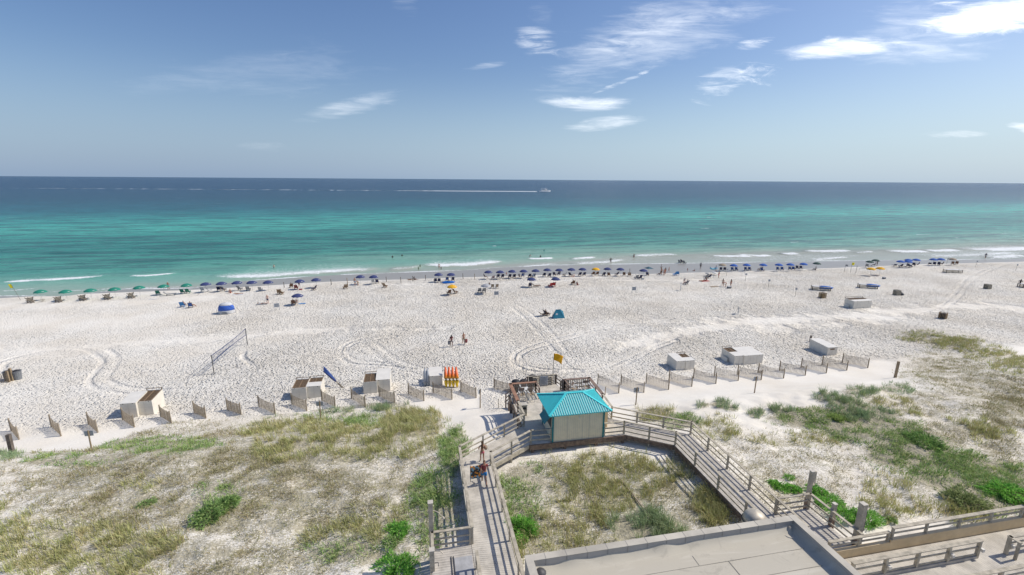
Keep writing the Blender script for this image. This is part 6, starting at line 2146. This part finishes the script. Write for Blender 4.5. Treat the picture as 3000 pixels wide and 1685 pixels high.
def pose_meshes(pose, female=False, long_hair=False, topkind=0):
    key = (pose, female, long_hair, topkind)
    if key in POSES:
        return POSES[key]
    J = joints(pose)
    g = .92 if female else 1.0
    up = Vector(J['hd']) - Vector(J['nb'])
    upn = up.normalized()
    hd = Vector(J['hd'])
    fw = Vector((0, 1, 0)) if pose != 'lie' else Vector((0, 0, 1))
    fw = (fw - upn * fw.dot(upn)).normalized()
    ch = [[('pel', J['pel'], (.13, .10)), ('bel', J['bel'], (.115 * g, .095 * g)), ('che', J['che'], (.14 * g, .10)), ('nb', J['nb'], (.065, .06)),
           ('nk', tuple(Vector(J['nb']).lerp(hd, .38)), .052), ('hd0', tuple(hd - upn * .03), (.078, .085)), ('hd1', tuple(hd + upn * .06), (.083, .095)), ('hd2', tuple(hd + upn * .115), (.05, .06))],
          [('hd0', None, 0), ('nose', tuple(hd - upn * .01 + fw * .108), .014)]]
    ch[1][0] = ('hd0', tuple(hd - upn * .03), .08)
    for i, s_ in ((0, -1), (1, 1)):
        hip, kne, ank, toe = (Vector(J[k][i]) for k in ('hip', 'kne', 'ank', 'toe'))
        sho, elb, wri = (Vector(J[k][i]) for k in ('sho', 'elb', 'wri'))
        t_ = 'L' if i else 'R'
        ch.append([('pel', J['pel'], 0), ('hip' + t_, tuple(hip - Vector((0, 0, .04)) if pose not in ('sit', 'ground', 'lie') else hip), .088 * (1.04 if female else 1)), ('th' + t_, tuple(hip.lerp(kne, .5)), .072), ('kn' + t_, tuple(kne), .052), ('ca' + t_, tuple(kne.lerp(ank, .35)), .05), ('an' + t_, tuple(ank), .034), ('to' + t_, tuple(toe), .034)])
        ch.append([('nb', J['nb'], 0), ('sh' + t_, tuple(sho), .056 * g), ('ua' + t_, tuple(sho.lerp(elb, .5)), .044 * g), ('el' + t_, tuple(elb), .036), ('fa' + t_, tuple(elb.lerp(wri, .4)), .034), ('wr' + t_, tuple(wri), .024)])
        hdv = (wri - elb).normalized()
        side = Vector((s_, 0, 0))
        side = (side - hdv * side.dot(hdv)).normalized()
        nrm_ = hdv.cross(side)
        palm = wri + hdv * .055
        ch.append([('wr' + t_, tuple(wri), .024), ('pa' + t_, tuple(palm), (.036, .02))])
        for fi, (off_, ln) in enumerate(((-.027, .07), (-.009, .082), (.009, .077), (.027, .06))):
            b0 = palm + hdv * .03 + nrm_ * off_
            b1 = b0 + hdv * ln * .55 - side * .008
            b2 = b0 + hdv * ln * .95 - side * .026
            ch.append([('pa' + t_, tuple(palm), 0), ('f%d' % fi + t_, tuple(b0), .0095), ('g%d' % fi + t_, tuple(b1), .009), ('h%d' % fi + t_, tuple(b2), .008)])
        tb = palm - hdv * .02 + nrm_ * .035
        ch.append([('pa' + t_, tuple(palm), 0), ('t0' + t_, tuple(tb), .011), ('t1' + t_, tuple(tb + hdv * .035 + nrm_ * .02), .01)])
    body = skin_mesh('body', ch, 'pel')
    pel, bel, che, nb = (Vector(J[k]) for k in ('pel', 'bel', 'che', 'nb'))
    sc_ = [[('a', tuple(pel.lerp(bel, .45)), (.13 * g, .112)), ('b', tuple(pel), (.148, .12))]]
    for i in (0, 1):
        hip, kne = Vector(J['hip'][i]), Vector(J['kne'][i])
        h0 = hip - Vector((0, 0, .04)) if pose not in ('sit', 'ground', 'lie') else hip
        sc_.append([('b', tuple(pel), 0), ('h%d' % i, tuple(h0), .103), ('t%d' % i, tuple(hip.lerp(kne, .28 if female else .62)), .092 if not female else .094)])
    shorts = skin_mesh('shorts', sc_, 'b')
    top = None
    if topkind == 1:      # t-shirt
        tc_ = [[('a', tuple(pel.lerp(bel, .5)), (.14 * g, .115)), ('b', tuple(bel), (.133 * g, .112)), ('c', tuple(che), (.158 * g, .12)), ('d', tuple(nb), (.08, .07))]]
        for i in (0, 1):
            sho, elb = Vector(J['sho'][i]), Vector(J['elb'][i])
            tc_.append([('d', tuple(nb), 0), ('s%d' % i, tuple(sho), .07), ('e%d' % i, tuple(sho.lerp(elb, .62)), .06)])
        top = skin_mesh('shirt', tc_, 'c')
    elif topkind == 2:    # bikini band
        top = skin_mesh('bikini_top', [[('a', tuple(bel.lerp(che, .62)), (.14 * g, .112)), ('b', tuple(bel.lerp(che, .95)), (.147 * g, .118))]], 'a')
    back = -fw
    hc = [[('a', tuple(hd + upn * .03 + back * .022), (.088, .092)), ('b', tuple(hd + upn * .09 + back * .012), (.082, .09)), ('c', tuple(hd + upn * .128), (.045, .05))]]
    if long_hair:
        hc[0] = [('z', tuple(hd - upn * .40 + back * .13), (.05, .03)), ('y', tuple(hd - upn * .22 + back * .12), (.075, .045)), ('x', tuple(hd - upn * .06 + back * .07), (.08, .06))] + hc[0]
    hair = skin_mesh('hair', hc, 'a')
    eyes = MB()
    rt = fw.cross(upn).normalized()
    eyes_m = []
    for s_ in (-1, 1):
        c_ = hd + upn * .022 + fw * .083 + rt * .032 * s_
        eyes_m.append(c_)
    POSES[key] = (body, shorts, top, hair, eyes_m)
    return POSES[key]


SKIN = [mat('light_skin', (.62, .38, .28), .6), mat('tanned_skin', (.42, .22, .14), .6), mat('brown_skin', (.20, .10, .065), .6)]
HAIR = {'dark': mat('dark_hair', (.03, .02, .015), .6), 'blond': mat('blond_hair', (.40, .28, .14), .6), 'brown': mat('brown_hair', (.10, .055, .03), .6), 'cap': mat('white_cap', (.6, .6, .6), .7)}
CLO = {}


def cloth(c):
    pal = dict(navy=(.03, .04, .10), black=(.02, .02, .022), red=(.45, .05, .05), pink=(.60, .14, .20), white=(.65, .65, .64), blue=(.02, .20, .50), green=(.05, .18, .08), grey=(.22, .22, .23), teal=(.05, .40, .42), coral=(.60, .16, .10), khaki=(.35, .28, .18), skyb=(.30, .45, .6), maroon=(.24, .06, .06))
    if c not in CLO:
        CLO[c] = mat(c + '_cloth', pal[c], .85)
    return CLO[c]


EYE = mat('dark_eye', (.02, .015, .01), .3)


def person(loc, rz, pose, label, skin=0, hair='dark', shorts='navy', top=None, female=False, long_hair=False, scale=1.0, group=None, name='person', cat='person', kind_top=None):
    tk = 0 if top is None else (2 if female and kind_top != 'shirt' else 1)
    body, shm, tpm, hm, eyes = pose_meshes(pose, female, long_hair, tk)
    t = thing(name, label, cat, loc, rz, group)
    t.scale = (scale,) * 3

    def part(me, nm, m):
        m2 = me
        if not me.materials:
            me.materials.append(m)
        o_ = bpy.data.objects.new(nm, m2)
        link(o_, t)
        o_.material_slots[0].link = 'OBJECT'
        o_.material_slots[0].material = m
        return o_
    b_ = part(body, 'body', SKIN[skin])
    part(shm, 'swim_bottoms' if female else 'shorts', cloth(shorts))
    if tpm:
        part(tpm, 'bikini_top' if tk == 2 else 'shirt', cloth(top))
    part(hm, 'hair', HAIR[hair])
    for c_ in eyes:
        MB().lathe([(0, -.009), (.008, -.004), (.009, 0), (.008, .004), (0, .009)], 6, tuple(c_)).build('eye', EYE, t)
    return t


ppl = [
    # px, py, rz(0 faces sea), pose, label, kw
    (494, 848, 2.9, 'hips', 'shirtless tanned man standing at the waterline behind the sixth green umbrella', dict(skin=1, shorts='navy', hair='cap')),
    (785, 890, 2.8, 'hips', 'shirtless man in navy shorts standing with hands at his waist on the left sand', dict(skin=0, shorts='navy', hair='blond')),
    (768, 891, .1, 'lie', 'reclining person in a white shirt on a dark towel', dict(skin=0, shorts='grey', top='white')),
    (877, 842, 3.0, 'hips', 'bare chested person standing behind the sixth navy umbrella', dict(skin=0, shorts='navy', hair='brown')),
    (860, 892, .1, 'sit', 'tanned person sitting left under the lone lower navy umbrella', dict(skin=1, shorts='red', hair='dark')),
    (869.5, 892, .1, 'sit', 'pale person sitting right under the lone lower navy umbrella', dict(skin=0, shorts='white', hair='brown', female=True, top='red')),
    (675, 859, .2, 'ground', 'tanned bather sitting on the sand below the third navy umbrella', dict(skin=1, shorts='coral', hair='dark')),
    (698, 862.5, .1, 'lie', 'sunbather lying on a pale towel below the third navy umbrella', dict(skin=1, shorts='white', female=True, top='white')),
    (853, 843, .3, 'sit', 'person sitting in the brown chair left of the sixth navy umbrella', dict(skin=1, shorts='maroon')),
    (868, 848, .1, 'sit', 'person in maroon sitting in the red chair', dict(skin=1, shorts='maroon', top='maroon')),
    (1040, 836, .2, 'stand', 'shirtless person in pale trousers standing left of the eighth navy umbrella', dict(skin=1, shorts='skyb', hair='brown')),
    (1049, 837.5, .8, 'bend', 'person bending beside the pale trousered one under the eighth navy umbrella', dict(skin=1, shorts='khaki', hair='brown')),
    (1202, 820, .1, 'lie', 'dark sunbather lying left of the sixth slim post', dict(skin=2, shorts='black')),
    (1214, 820.5, -1.2, 'ground', 'dark clad bather sitting right of the sixth slim post', dict(skin=2, shorts='black', top='black')),
    (1323, 1016, .15, 'walk', 'left one of the couple crossing the middle sand, in dark clothes with a bag', dict(skin=2, shorts='grey', top='maroon', long_hair=True, female=True, kind_top='shirt')),
    (1358.5, 1009, .15, 'walk', 'right one of the couple crossing the middle sand, shirtless', dict(skin=1, shorts='khaki', hair='brown')),
    (1420, 815, -1.2, 'sit', 'seated person with legs stretched under the twelfth navy umbrella', dict(skin=2, shorts='black', top='black')),
    (1483.7, 808, 3, 'stand', 'small child standing between the thirteenth and fourteenth navy umbrellas', dict(skin=0, shorts='red', scale=.62)),
    (1521, 814, -.4, 'sit', 'person sitting under the fifteenth navy umbrella', dict(skin=1, shorts='black', top='grey')),
    (1562, 814, .3, 'sit', 'person in a light shirt sitting under the sixteenth navy umbrella', dict(skin=0, shorts='skyb', top='skyb')),
    (1433, 842, .1, 'sit', 'dark haired person behind the striped umbrella', dict(skin=1, shorts='black', top='black')),
    (1553, 841, -.2, 'sit', 'person sitting in the chair under the navy umbrella with the brown lounger', dict(skin=2, shorts='navy', top='navy')),
    (1681, 811.5, 1.3, 'ground', 'pink clad bather sitting right of the nineteenth navy umbrella', dict(skin=0, shorts='pink', top='pink', female=True)),
    (1678, 834, .1, 'sit', 'dark person in the chair right of the red chairs', dict(skin=2, shorts='maroon')),
    (1690.5, 836, -.8, 'ground', 'dark person sitting on the sand right of the red chairs', dict(skin=2, shorts='maroon', top='maroon')),
    (1937, 793, .2, 'stand', 'person in a white shirt standing farthest back in the group by the water', dict(skin=1, shorts='khaki', top='white')),
    (1937.8, 805, .3, 'stand', 'tanned person in black shorts at the left of the standing group', dict(skin=1, shorts='black', hair='dark')),
    (1945, 807.5, .2, 'stand', 'tanned woman in dark bikini in the middle of the standing group', dict(skin=1, shorts='maroon', top='maroon', female=True)),
    (1949, 803.5, .2, 'stand', 'tanned woman just behind the middle of the standing group', dict(skin=1, shorts='red', top='red', female=True, long_hair=True)),
    (1959.5, 797.5, .6, 'walk', 'slim child walking right of the standing group', dict(skin=1, shorts='red', top='red', female=True, scale=.85)),
    (1934, 804.5, 1.3, 'ground', 'person sitting on the dark towel beside the standing group', dict(skin=2, shorts='black')),
    (2014, 795.5, 2.8, 'stand', 'toddler standing on the wet sand', dict(skin=1, shorts='pink', scale=.55)),
    (2034.5, 794, 1, 'ground', 'child sitting on the wet sand left of the man in black', dict(skin=1, shorts='red', scale=.65)),
    (2052, 788, 2.9, 'stand', 'man in dark shirt standing on the wet sand by his shadow', dict(skin=2, shorts='black', top='grey', scale=1.08)),
    (2097, 797, .1, 'carry', 'bather holding the light blue inflatable raft', dict(skin=1, shorts='skyb', top='skyb', hair='brown', scale=1.05)),
    (2105, 815, .4, 'stand', 'tanned bather with a pink cloth beside the tilted white umbrella', dict(skin=1, shorts='pink', top='pink', female=True, hair='brown')),
    (2004, 830, -.9, 'bend', 'person in grey bending over a chair on the sand', dict(skin=0, shorts='grey', top='grey', hair='dark')),
    (2011, 833, 1.2, 'sit', 'grey figure sitting in front of the bending person', dict(skin=0, shorts='grey', top='grey')),
    (2068, 823.5, .2, 'ground', 'dark bather sitting on the reddish towel', dict(skin=2, shorts='maroon', top='maroon', female=True)),
    (2056, 824.5, .1, 'lie', 'bather lying on the reddish towel', dict(skin=1, shorts='red', female=True, top='red')),
    (2117, 839, -.5, 'walk', 'left woman of the trio standing by the cooler', dict(skin=1, shorts='maroon', top='maroon', female=True, long_hair=True)),
    (2125.8, 840.5, 1.2, 'bend', 'bending middle figure of the trio by the cooler', dict(skin=0, shorts='coral', female=True, top='coral')),
    (2140.5, 841, .3, 'stand', 'right woman of the trio standing behind the cooler', dict(skin=1, shorts='maroon', top='maroon', female=True, long_hair=True)),
    (2226, 793, .2, 'sit', 'pale person sitting under the third bright blue umbrella', dict(skin=0, shorts='grey', top='skyb')),
    (2389, 791, .3, 'ground', 'person crouching under the single dark green umbrella', dict(skin=1, shorts='green', top='grey')),
    (2562, 780, .8, 'sit', 'left person under the upper dark green umbrella', dict(skin=2, shorts='black', top='grey')),
    (2569, 780, .8, 'stand', 'standing person under the upper dark green umbrella', dict(skin=2, shorts='black', top='black')),
    (2689, 779, .9, 'sit', 'person seated at the right end of the blue umbrella cluster', dict(skin=2, shorts='navy', top='navy')),
    (2760, 777.5, .9, 'sit', 'dark person seated right of the twelfth bright blue umbrella', dict(skin=2, shorts='black', top='black')),
    (2886, 758.5, -1.3, 'walk', 'person in a dark blue shirt walking on the wet sand at the right', dict(skin=1, shorts='grey', top='navy', scale=1.1)),
    (2986, 840, -1.3, 'stride', 'dark figure striding across the sand at the right edge', dict(skin=2, shorts='black', top='black', scale=1.05)),
    (540, 899, .1, 'sit', 'person in the left blue chair near the blue tent', dict(skin=1, shorts='navy')),
    (562, 901, -.6, 'sit', 'person in the right blue chair near the blue tent', dict(skin=1, shorts='navy', top='navy')),
    (1600, 925, -1.0, 'sit', 'dark seated person beside the teal tent', dict(skin=2, shorts='black', top='black')),
]
for px, py, rz, pose, lab, kw in ppl:
    p = on(px, py)
    if pose == 'sit':
        p.z -= .05
    person(p, rz, pose, lab, **kw)
for px, py, lab, m_ in ((1316, 1016, 'dark bag hanging at the side of the left walker', 'grey'), (1366, 1010, 'brown bag hanging at the right of the shirtless walker', 'maroon')):
    p = on(px, py)
    t = thing('beach_bag', lab, 'bag', p + Vector((0, 0, .32)), .2)
    MB().lathe([(0, 0), (.17, .02), (.2, .25), (.17, .48), (.1, .5)], 10).build('bag_body', cloth(m_), t, smooth=True)
    MB().tube([(-.12, 0, .45), (-.05, 0, .72), (.05, 0, .72), (.12, 0, .45)], .015, 5).build('strap', M_BLACK, t)
# people in the water: feet on the sea bed
for px, py, dz, rz, pose, lab, kw in [
        (803, 786, -.7, .3, 'stand', 'bather in teal standing in the surf at the left', dict(skin=0, shorts='teal', top='teal', female=True)),
        (1150, 755, -1.0, .1, 'carry', 'dark bather waist deep, left of the two swimmers', dict(skin=2, shorts='black', top='black')),
        (1178, 750, -1.15, .4, 'carry', 'dark bather chest deep, right of the two swimmers', dict(skin=2, shorts='black', top='black')),
        (1231, 783, -.35, .2, 'stand', 'dark child standing in shallow foam, farther one', dict(skin=2, shorts='green', top='green', scale=.7)),
        (1226, 792, -.15, .2, 'stand', 'dark child standing in shallow foam, nearer one', dict(skin=2, shorts='green', top='green', scale=.62)),
        (1286.5, 788, -.15, .1, 'hips', 'tanned adult standing in front of the breaking wave', dict(skin=1, shorts='coral', female=True, top='coral')),
        (1292.5, 791, -.05, .1, 'stand', 'small child beside the adult in front of the breaking wave', dict(skin=2, shorts='black', scale=.6)),
        (1552, 752, -.9, -1.2, 'stride', 'swimmer splashing left of the dark bather', dict(skin=0, shorts='navy')),
        (1583.5, 756, -.75, .1, 'stand', 'dark bather behind the small white breaker', dict(skin=2, shorts='black', top='black')),
        (1594, 736, -1.15, .1, 'stand', 'farthest swimmer with head and shoulders above water', dict(skin=2, shorts='black', top='teal')),
        (1789, 773, -.02, 3.0, 'hips', 'man in dark clothes standing at the edge of the foam', dict(skin=2, shorts='black', top='black', scale=1.08)),
        (1857, 755, -.45, .1, 'stand', 'bather standing in the surf right of centre', dict(skin=2, shorts='maroon'))]:
    x, y = at(px, py, 0)
    person((x, y, dz), rz, pose, lab, **kw)

# the two on the left boardwalk
gx2, gy2 = at(1413, 1355, DK)
girl = person((gx2, gy2, DK), .1, 'carry', 'girl with long dark hair and pink shorts walking up the boardwalk ahead of the man', skin=1, hair='brown', shorts='pink', top='black', female=True, long_hair=True, scale=.93)
bx2, by2 = at(1419, 1420, DK)
boy = person((bx2, by2, DK), .05, 'walk', 'boy in blue shorts carrying printed beach gear on the boardwalk', skin=1, hair='brown', shorts='blue', top='maroon', scale=1.02)
t = thing('folded_beach_chair', 'black and orange printed folded chair carried by the boy on the boardwalk', 'folded chair', (bx2 - .52, by2 + .03, DK + .55), .05)
MB().box(-.36, .34, -.05, .02, 0, .86).build('printed_fabric', M_PRINT, t, bevel=.01)
q = MB()
for s_ in (-1, 1):
    q.tube([(.37 * s_, 0, -.25), (.37 * s_, 0, .95)], .018, 6)
q.build('metal_frame', M_DARKM, t)
MB().tube([(-.3, .0, -.2), (.0, -.12, -.45), (.25, 0, -.2)], .03, 6).build('strap', M_CGREY, t)
t = thing('towel_bag', 'pale patterned towel held by the long haired girl', 'bag', (gx2 + .28, gy2 + .24, DK + .95), .2)
MB().lathe([(0, -.12), (.1, -.1), (.14, .02), (.1, .16), (0, .2)], 10).build('towel', M_TAN, t, smooth=True)
MB().tube([(-.08, 0, .16), (0, 0, .3), (.08, 0, .16)], .012, 5).build('handle', M_CTAN, t)

# ------------------------------------------------------------------ dune plants
def blocked(x, y):
    b_ = (x > 1.9) & (x < 4.4) & (y < 29.2)
    b_ |= (x > -.3) & (x < 4.4) & (y < 21.5)
    b_ |= (x > 7.2) & (x < 15.2) & (y > 29.9) & (y < 42.2)
    u = (x - 2.1) / 5.4
    b_ |= (u > -.1) & (u < 1.05) & (y < 29.3 + u * 3.7) & (y > 27.7 + u * 2.3) & (x > 2)
    u = (x - 15) / 5.0
    b_ |= (u > -.05) & (u < 1.03) & (y < 32.9 - u * 3.5) & (y > 29.9 - u * 3.3) & (x < 18.2)
    b_ |= (x > 17.9) & (x < 20.3) & (y < 29.8) & (y > 16)
    b_ |= (x >= 18) & (x < 20.3) & (y > 28) & (y < 32.9 - u * 3.5)
    b_ |= (x > 20) & (x < 22.8) & (y < 20.6)
    b_ |= (x > 4.0) & (x < 18.7) & (y < 17.7)
    b_ |= (x > 18) & (y < 17.1)
    return b_


def grow(name, kinds, n_try, seed, label, cat, cols, blades, hgt, dens_mul=1.0, wid=.012, flat=0.0, region=None, nclump=2.3, min_d=0.0):
    r = np.random.default_rng(seed)
    x0, x1, y0, y1 = region or (-52, 105, 13.5, 62)
    # even in the picture rather than on the ground: thin out with distance
    y = y0 + (y1 - y0) * r.random(n_try) ** 1.25
    x = x0 + (x1 - x0) * r.random(n_try)
    z = ground(x, y)
    px, py, wz = proj(x, y, z)
    ok = (wz > 2) & (px > -260) & (px < 3260) & (py < 1900) & (py > 940)
    x, y, z, px, py = (a[ok] for a in (x, y, z, px, py))
    d, tall, kd = veg_field(px, py)
    ok = np.isin(kd, kinds) & ~blocked(x, y) & ((y < 45) | (x > 57))
    cl = fbm(x * .9, y * .9, 3, 13)
    cl2 = fbm(x * .28, y * .34, 2, 19)
    prob = d * dens_mul * np.clip((cl - .28) * 2.6, .06, 1.2) * np.clip((cl2 - .1) * 2.0, .45, 1.1)
    ok &= r.random(len(x)) < prob
    x, y, z, tall = x[ok], y[ok], z[ok], tall[ok]
    nb_ = r.integers(blades[0], blades[1], len(x))
    ti = np.repeat(np.arange(len(x)), nb_)
    N = len(ti)
    th = r.random(N) * 2 * np.pi
    rad = r.random(N) ** .7 * .22 * (1 + flat)
    bx_ = x[ti] + np.cos(th) * rad
    by_ = y[ti] + np.sin(th) * rad
    bz_ = z[ti] - .02
    size = (hgt[0] + (hgt[1] - hgt[0]) * r.random(len(x)))[ti] * tall[ti] / .6 * (.6 + .5 * r.random(N))
    lean = (.15 + .75 * r.random(N)) * (1 + flat * 1.5)
    ld = th + r.normal(0, .5, N)
    lx = np.cos(ld) * lean - .25 * (1 - flat)   # the sea wind bends them inland and left
    ly = np.sin(ld) * lean - .15
    sc2 = size
    nrm2 = np.sqrt(1 + lean ** 2)
    mid = np.stack([bx_ + lx * sc2 * .30, by_ + ly * sc2 * .30, bz_ + sc2 * .62 / nrm2 ** .5 * (1 - .5 * flat)], -1)
    tip = np.stack([bx_ + lx * sc2 * .85, by_ + ly * sc2 * .85, bz_ + sc2 * (1.0 / nrm2) * (1 - .7 * flat)], -1)
    base = np.stack([bx_, by_, bz_], -1)
    wa = r.random(N) * np.pi
    wv_ = np.stack([np.cos(wa), np.sin(wa), 0 * wa], -1) * (wid * (.7 + .6 * r.random(N)))[:, None]
    V_ = np.stack([base - wv_, base + wv_, mid - wv_ * .8, mid + wv_ * .8, tip], 1).reshape(-1, 3)
    o_ = (np.arange(N) * 5)[:, None]
    F_ = (o_ + np.array([[0, 1, 3, 0, 3, 2, 2, 3, 4]])).reshape(-1)
    me = bpy.data.meshes.new(name)
    nf = N * 3
    me.vertices.add(len(V_))
    me.vertices.foreach_set('co', V_.astype(np.float32).ravel())
    me.loops.add(nf * 3)
    me.loops.foreach_set('vertex_index', F_.astype(np.int32))
    me.polygons.add(nf)
    me.polygons.foreach_set('loop_start', np.arange(0, nf * 3, 3, dtype=np.int32))
    me.update()
    cols = np.array(cols)
    pick = r.integers(0, len(cols), len(x))
    base_c = cols[pick][ti]
    alt = cols[r.integers(0, len(cols), N)]
    c = (base_c * .65 + alt * .35) * (.75 + .5 * r.random(N))[:, None]
    ca = me.color_attributes.new('Col', 'FLOAT_COLOR', 'POINT')
    ca.data.foreach_set('color', np.repeat(np.concatenate([c, np.ones((N, 1))], 1), 5, axis=0).astype(np.float32).ravel())
    me.materials.append(M_BLADE)
    o = bpy.data.objects.new(name, me)
    link(o)
    tag(o, label, cat, kind='stuff')
    print(name, 'tufts', len(x), 'blades', N)
    return o


STRAW, OLIVE, GREENS, BLUEG, BROWN = (.58, .49, .27), (.34, .35, .14), (.27, .42, .13), (.32, .44, .26), (.38, .29, .17)
grow('dune_grass', (0,), 260000, 1, 'straw coloured and olive dune grass in tangled tufts between the boardwalks', 'grass', [STRAW, (.60, .57, .30), (.54, .54, .25), OLIVE, (.46, .50, .20)], (8, 14), (.35, .75), wid=.014)
grow('dry_dune_grass', (3,), 300000, 2, 'thin dry brown stems over white sand on the dunes', 'grass', [BROWN, (.34, .30, .17), (.48, .43, .25), OLIVE, (.40, .39, .19)], (6, 10), (.22, .5), flat=.45, wid=.013)
grow('green_dune_plants', (1,), 190000, 3, 'low green dune plants in bands and patches', 'ground cover', [GREENS, (.36, .48, .17), (.42, .46, .18), (.24, .38, .13)], (9, 14), (.3, .55), flat=.3, wid=.018)
grow('sea_oats', (2,), 170000, 4, 'blue green sea oats in tufts along the dune crest', 'grass', [BLUEG, (.36, .46, .24), (.28, .38, .20), (.42, .46, .24)], (12, 22), (.4, .8))


M_LEAF = mat_blade()
M_LEAF.node_tree.nodes['Mix Shader'].inputs[0].default_value = .42


def shrub(px, py, R, H, label, cols, n=1500, leaf=.055, name='shrub', squash=1.0):
    p = on(px, py)
    t = thing(name, label, 'shrub', p)
    r = np.random.default_rng(int(px))
    th = r.random(n) * 2 * np.pi
    ph = np.arccos(r.random(n))
    rr_ = (.55 + .45 * r.random(n) ** .5)
    lump = .35 + .95 * vnoise(np.cos(th) * 2.2 + 5 + px, np.sin(th) * 2.2 + ph * 1.7, 6) * (.7 + .6 * vnoise(np.cos(th) * 6 + px, np.sin(th) * 6 + ph * 4, 8))
    xx = R * rr_ * lump * np.sin(ph) * np.cos(th)
    yy = R * squash * rr_ * lump * np.sin(ph) * np.sin(th)
    zz = H * rr_ * lump * np.cos(ph) + .03
    xx += r.normal(0, .03, n)
    c0 = np.stack([xx, yy, zz], -1)
    a = r.normal(size=(n, 3))
    a /= np.linalg.norm(a, axis=1)[:, None]
    nn = c0 / np.linalg.norm(c0, axis=1)[:, None]
    b = np.cross(a, nn)
    b /= np.linalg.norm(b, axis=1)[:, None]
    L_ = leaf * (.7 + .8 * r.random(n))[:, None]
    upv = (nn * .8 + a * .5)
    V_ = np.stack([c0 - b * L_ * .4, c0 + b * L_ * .4, c0 + upv * L_ * 1.6 + b * L_ * .15, c0 + upv * L_ * 1.6 - b * L_ * .15], 1).reshape(-1, 3)
    me = fast_mesh('foliage', V_, np.arange(4 * n), 4)
    cols = np.array(cols)
    c = cols[r.integers(0, len(cols), n)] * (.7 + .6 * r.random(n))[:, None]
    cc = np.repeat(np.concatenate([c, np.ones((n, 1))], 1), 4, axis=0)
    ca = me.color_attributes.new('Col', 'FLOAT_COLOR', 'POINT')
    ca.data.foreach_set('color', cc.astype(np.float32).ravel())
    me.materials.append(M_LEAF)
    o = bpy.data.objects.new('foliage', me)
    link(o, t)
    q = MB()
    rs_ = random.Random(int(px))
    for i in range(9):
        a_ = rs_.uniform(0, 6.28)
        q.tube([(0, 0, -.1), (R * .35 * math.cos(a_), R * squash * .35 * math.sin(a_), H * .35), (R * .7 * math.cos(a_), R * squash * .7 * math.sin(a_), H * .6)], [.02, .014, .006], 5)
    q.build('stem', M_BROWNR, t)
    return t


BRIGHT = [(.24, .52, .09), (.34, .60, .14), (.16, .40, .07)]
MIDG = [(.32, .47, .15), (.40, .52, .20), (.24, .38, .13)]
for a in [
    (622, 1512, 1.15, .7, 'green bushy shrub in the left dune', MIDG, 2600, .07), (668, 1478, .8, .5, 'smaller green shrub touching the upper right of the left dune bush', MIDG, 1400, .07),
    (432, 1478, .55, .25, 'small flat green plant in the dry left dune', MIDG, 600, .05),
    (1168, 1560, .75, .4, 'bright green shrub left of the wash platform, upper one', BRIGHT, 1700, .06), (1150, 1592, .5, .3, 'little green shrub between the two bright ones by the wash platform', MIDG, 700, .05),
    (1168, 1680, 1.25, .7, 'large bright green shrub at the bottom edge left of the wash platform', BRIGHT, 3400, .07),
    (1530, 1560, .95, .75, 'bright green round shrub beside the right rail of the left boardwalk', BRIGHT, 3200, .065), (1512, 1605, .5, .3, 'small green shrub below the round bright one by the boardwalk', MIDG, 800, .05),
    (2275, 1425, .75, .32, 'first bright green creeper mound, leftmost behind the tall post', BRIGHT, 1800, .05), (2312, 1402, .35, .18, 'tiny green tuft above the leftmost creeper mound', BRIGHT, 400, .045),
    (2325, 1438, .7, .32, 'second bright green creeper mound left of the tall post', BRIGHT, 1700, .05), (2395, 1443, .7, .32, 'third green creeper mound just right of the tall post', BRIGHT, 1700, .05),
    (2430, 1478, .95, .4, 'fourth green creeper mound in the middle of the green strip', BRIGHT, 2600, .05), (2480, 1512, .9, .42, 'fifth green creeper mound beside the side rail', BRIGHT, 2600, .05),
    (2540, 1525, .95, .45, 'last bright green creeper mound right of the thick post', BRIGHT, 2800, .05), (2612, 1526, .35, .2, 'small green plant right of the last creeper mound', MIDG, 400, .05),
    (2715, 1300, 1.5, .5, 'green bush standing out in the right dune', [(.20, .34, .10), (.28, .42, .12), (.15, .27, .08)], 2600, .07),
    (2960, 1450, 1.7, .4, 'bright green bush at the right edge above the deck rail', BRIGHT, 3000, .08), (2830, 1470, 1.5, .6, 'olive bush with bare twigs just above the deck rail at the right', [(.30, .36, .15), (.36, .42, .18), (.24, .28, .12)], 2400, .07),
    (2450, 1228, .8, .3, 'yellow green low bush at the start of the green belt', [(.36, .46, .14), (.30, .40, .12)], 1200, .06),
]:
    shrub(*a)
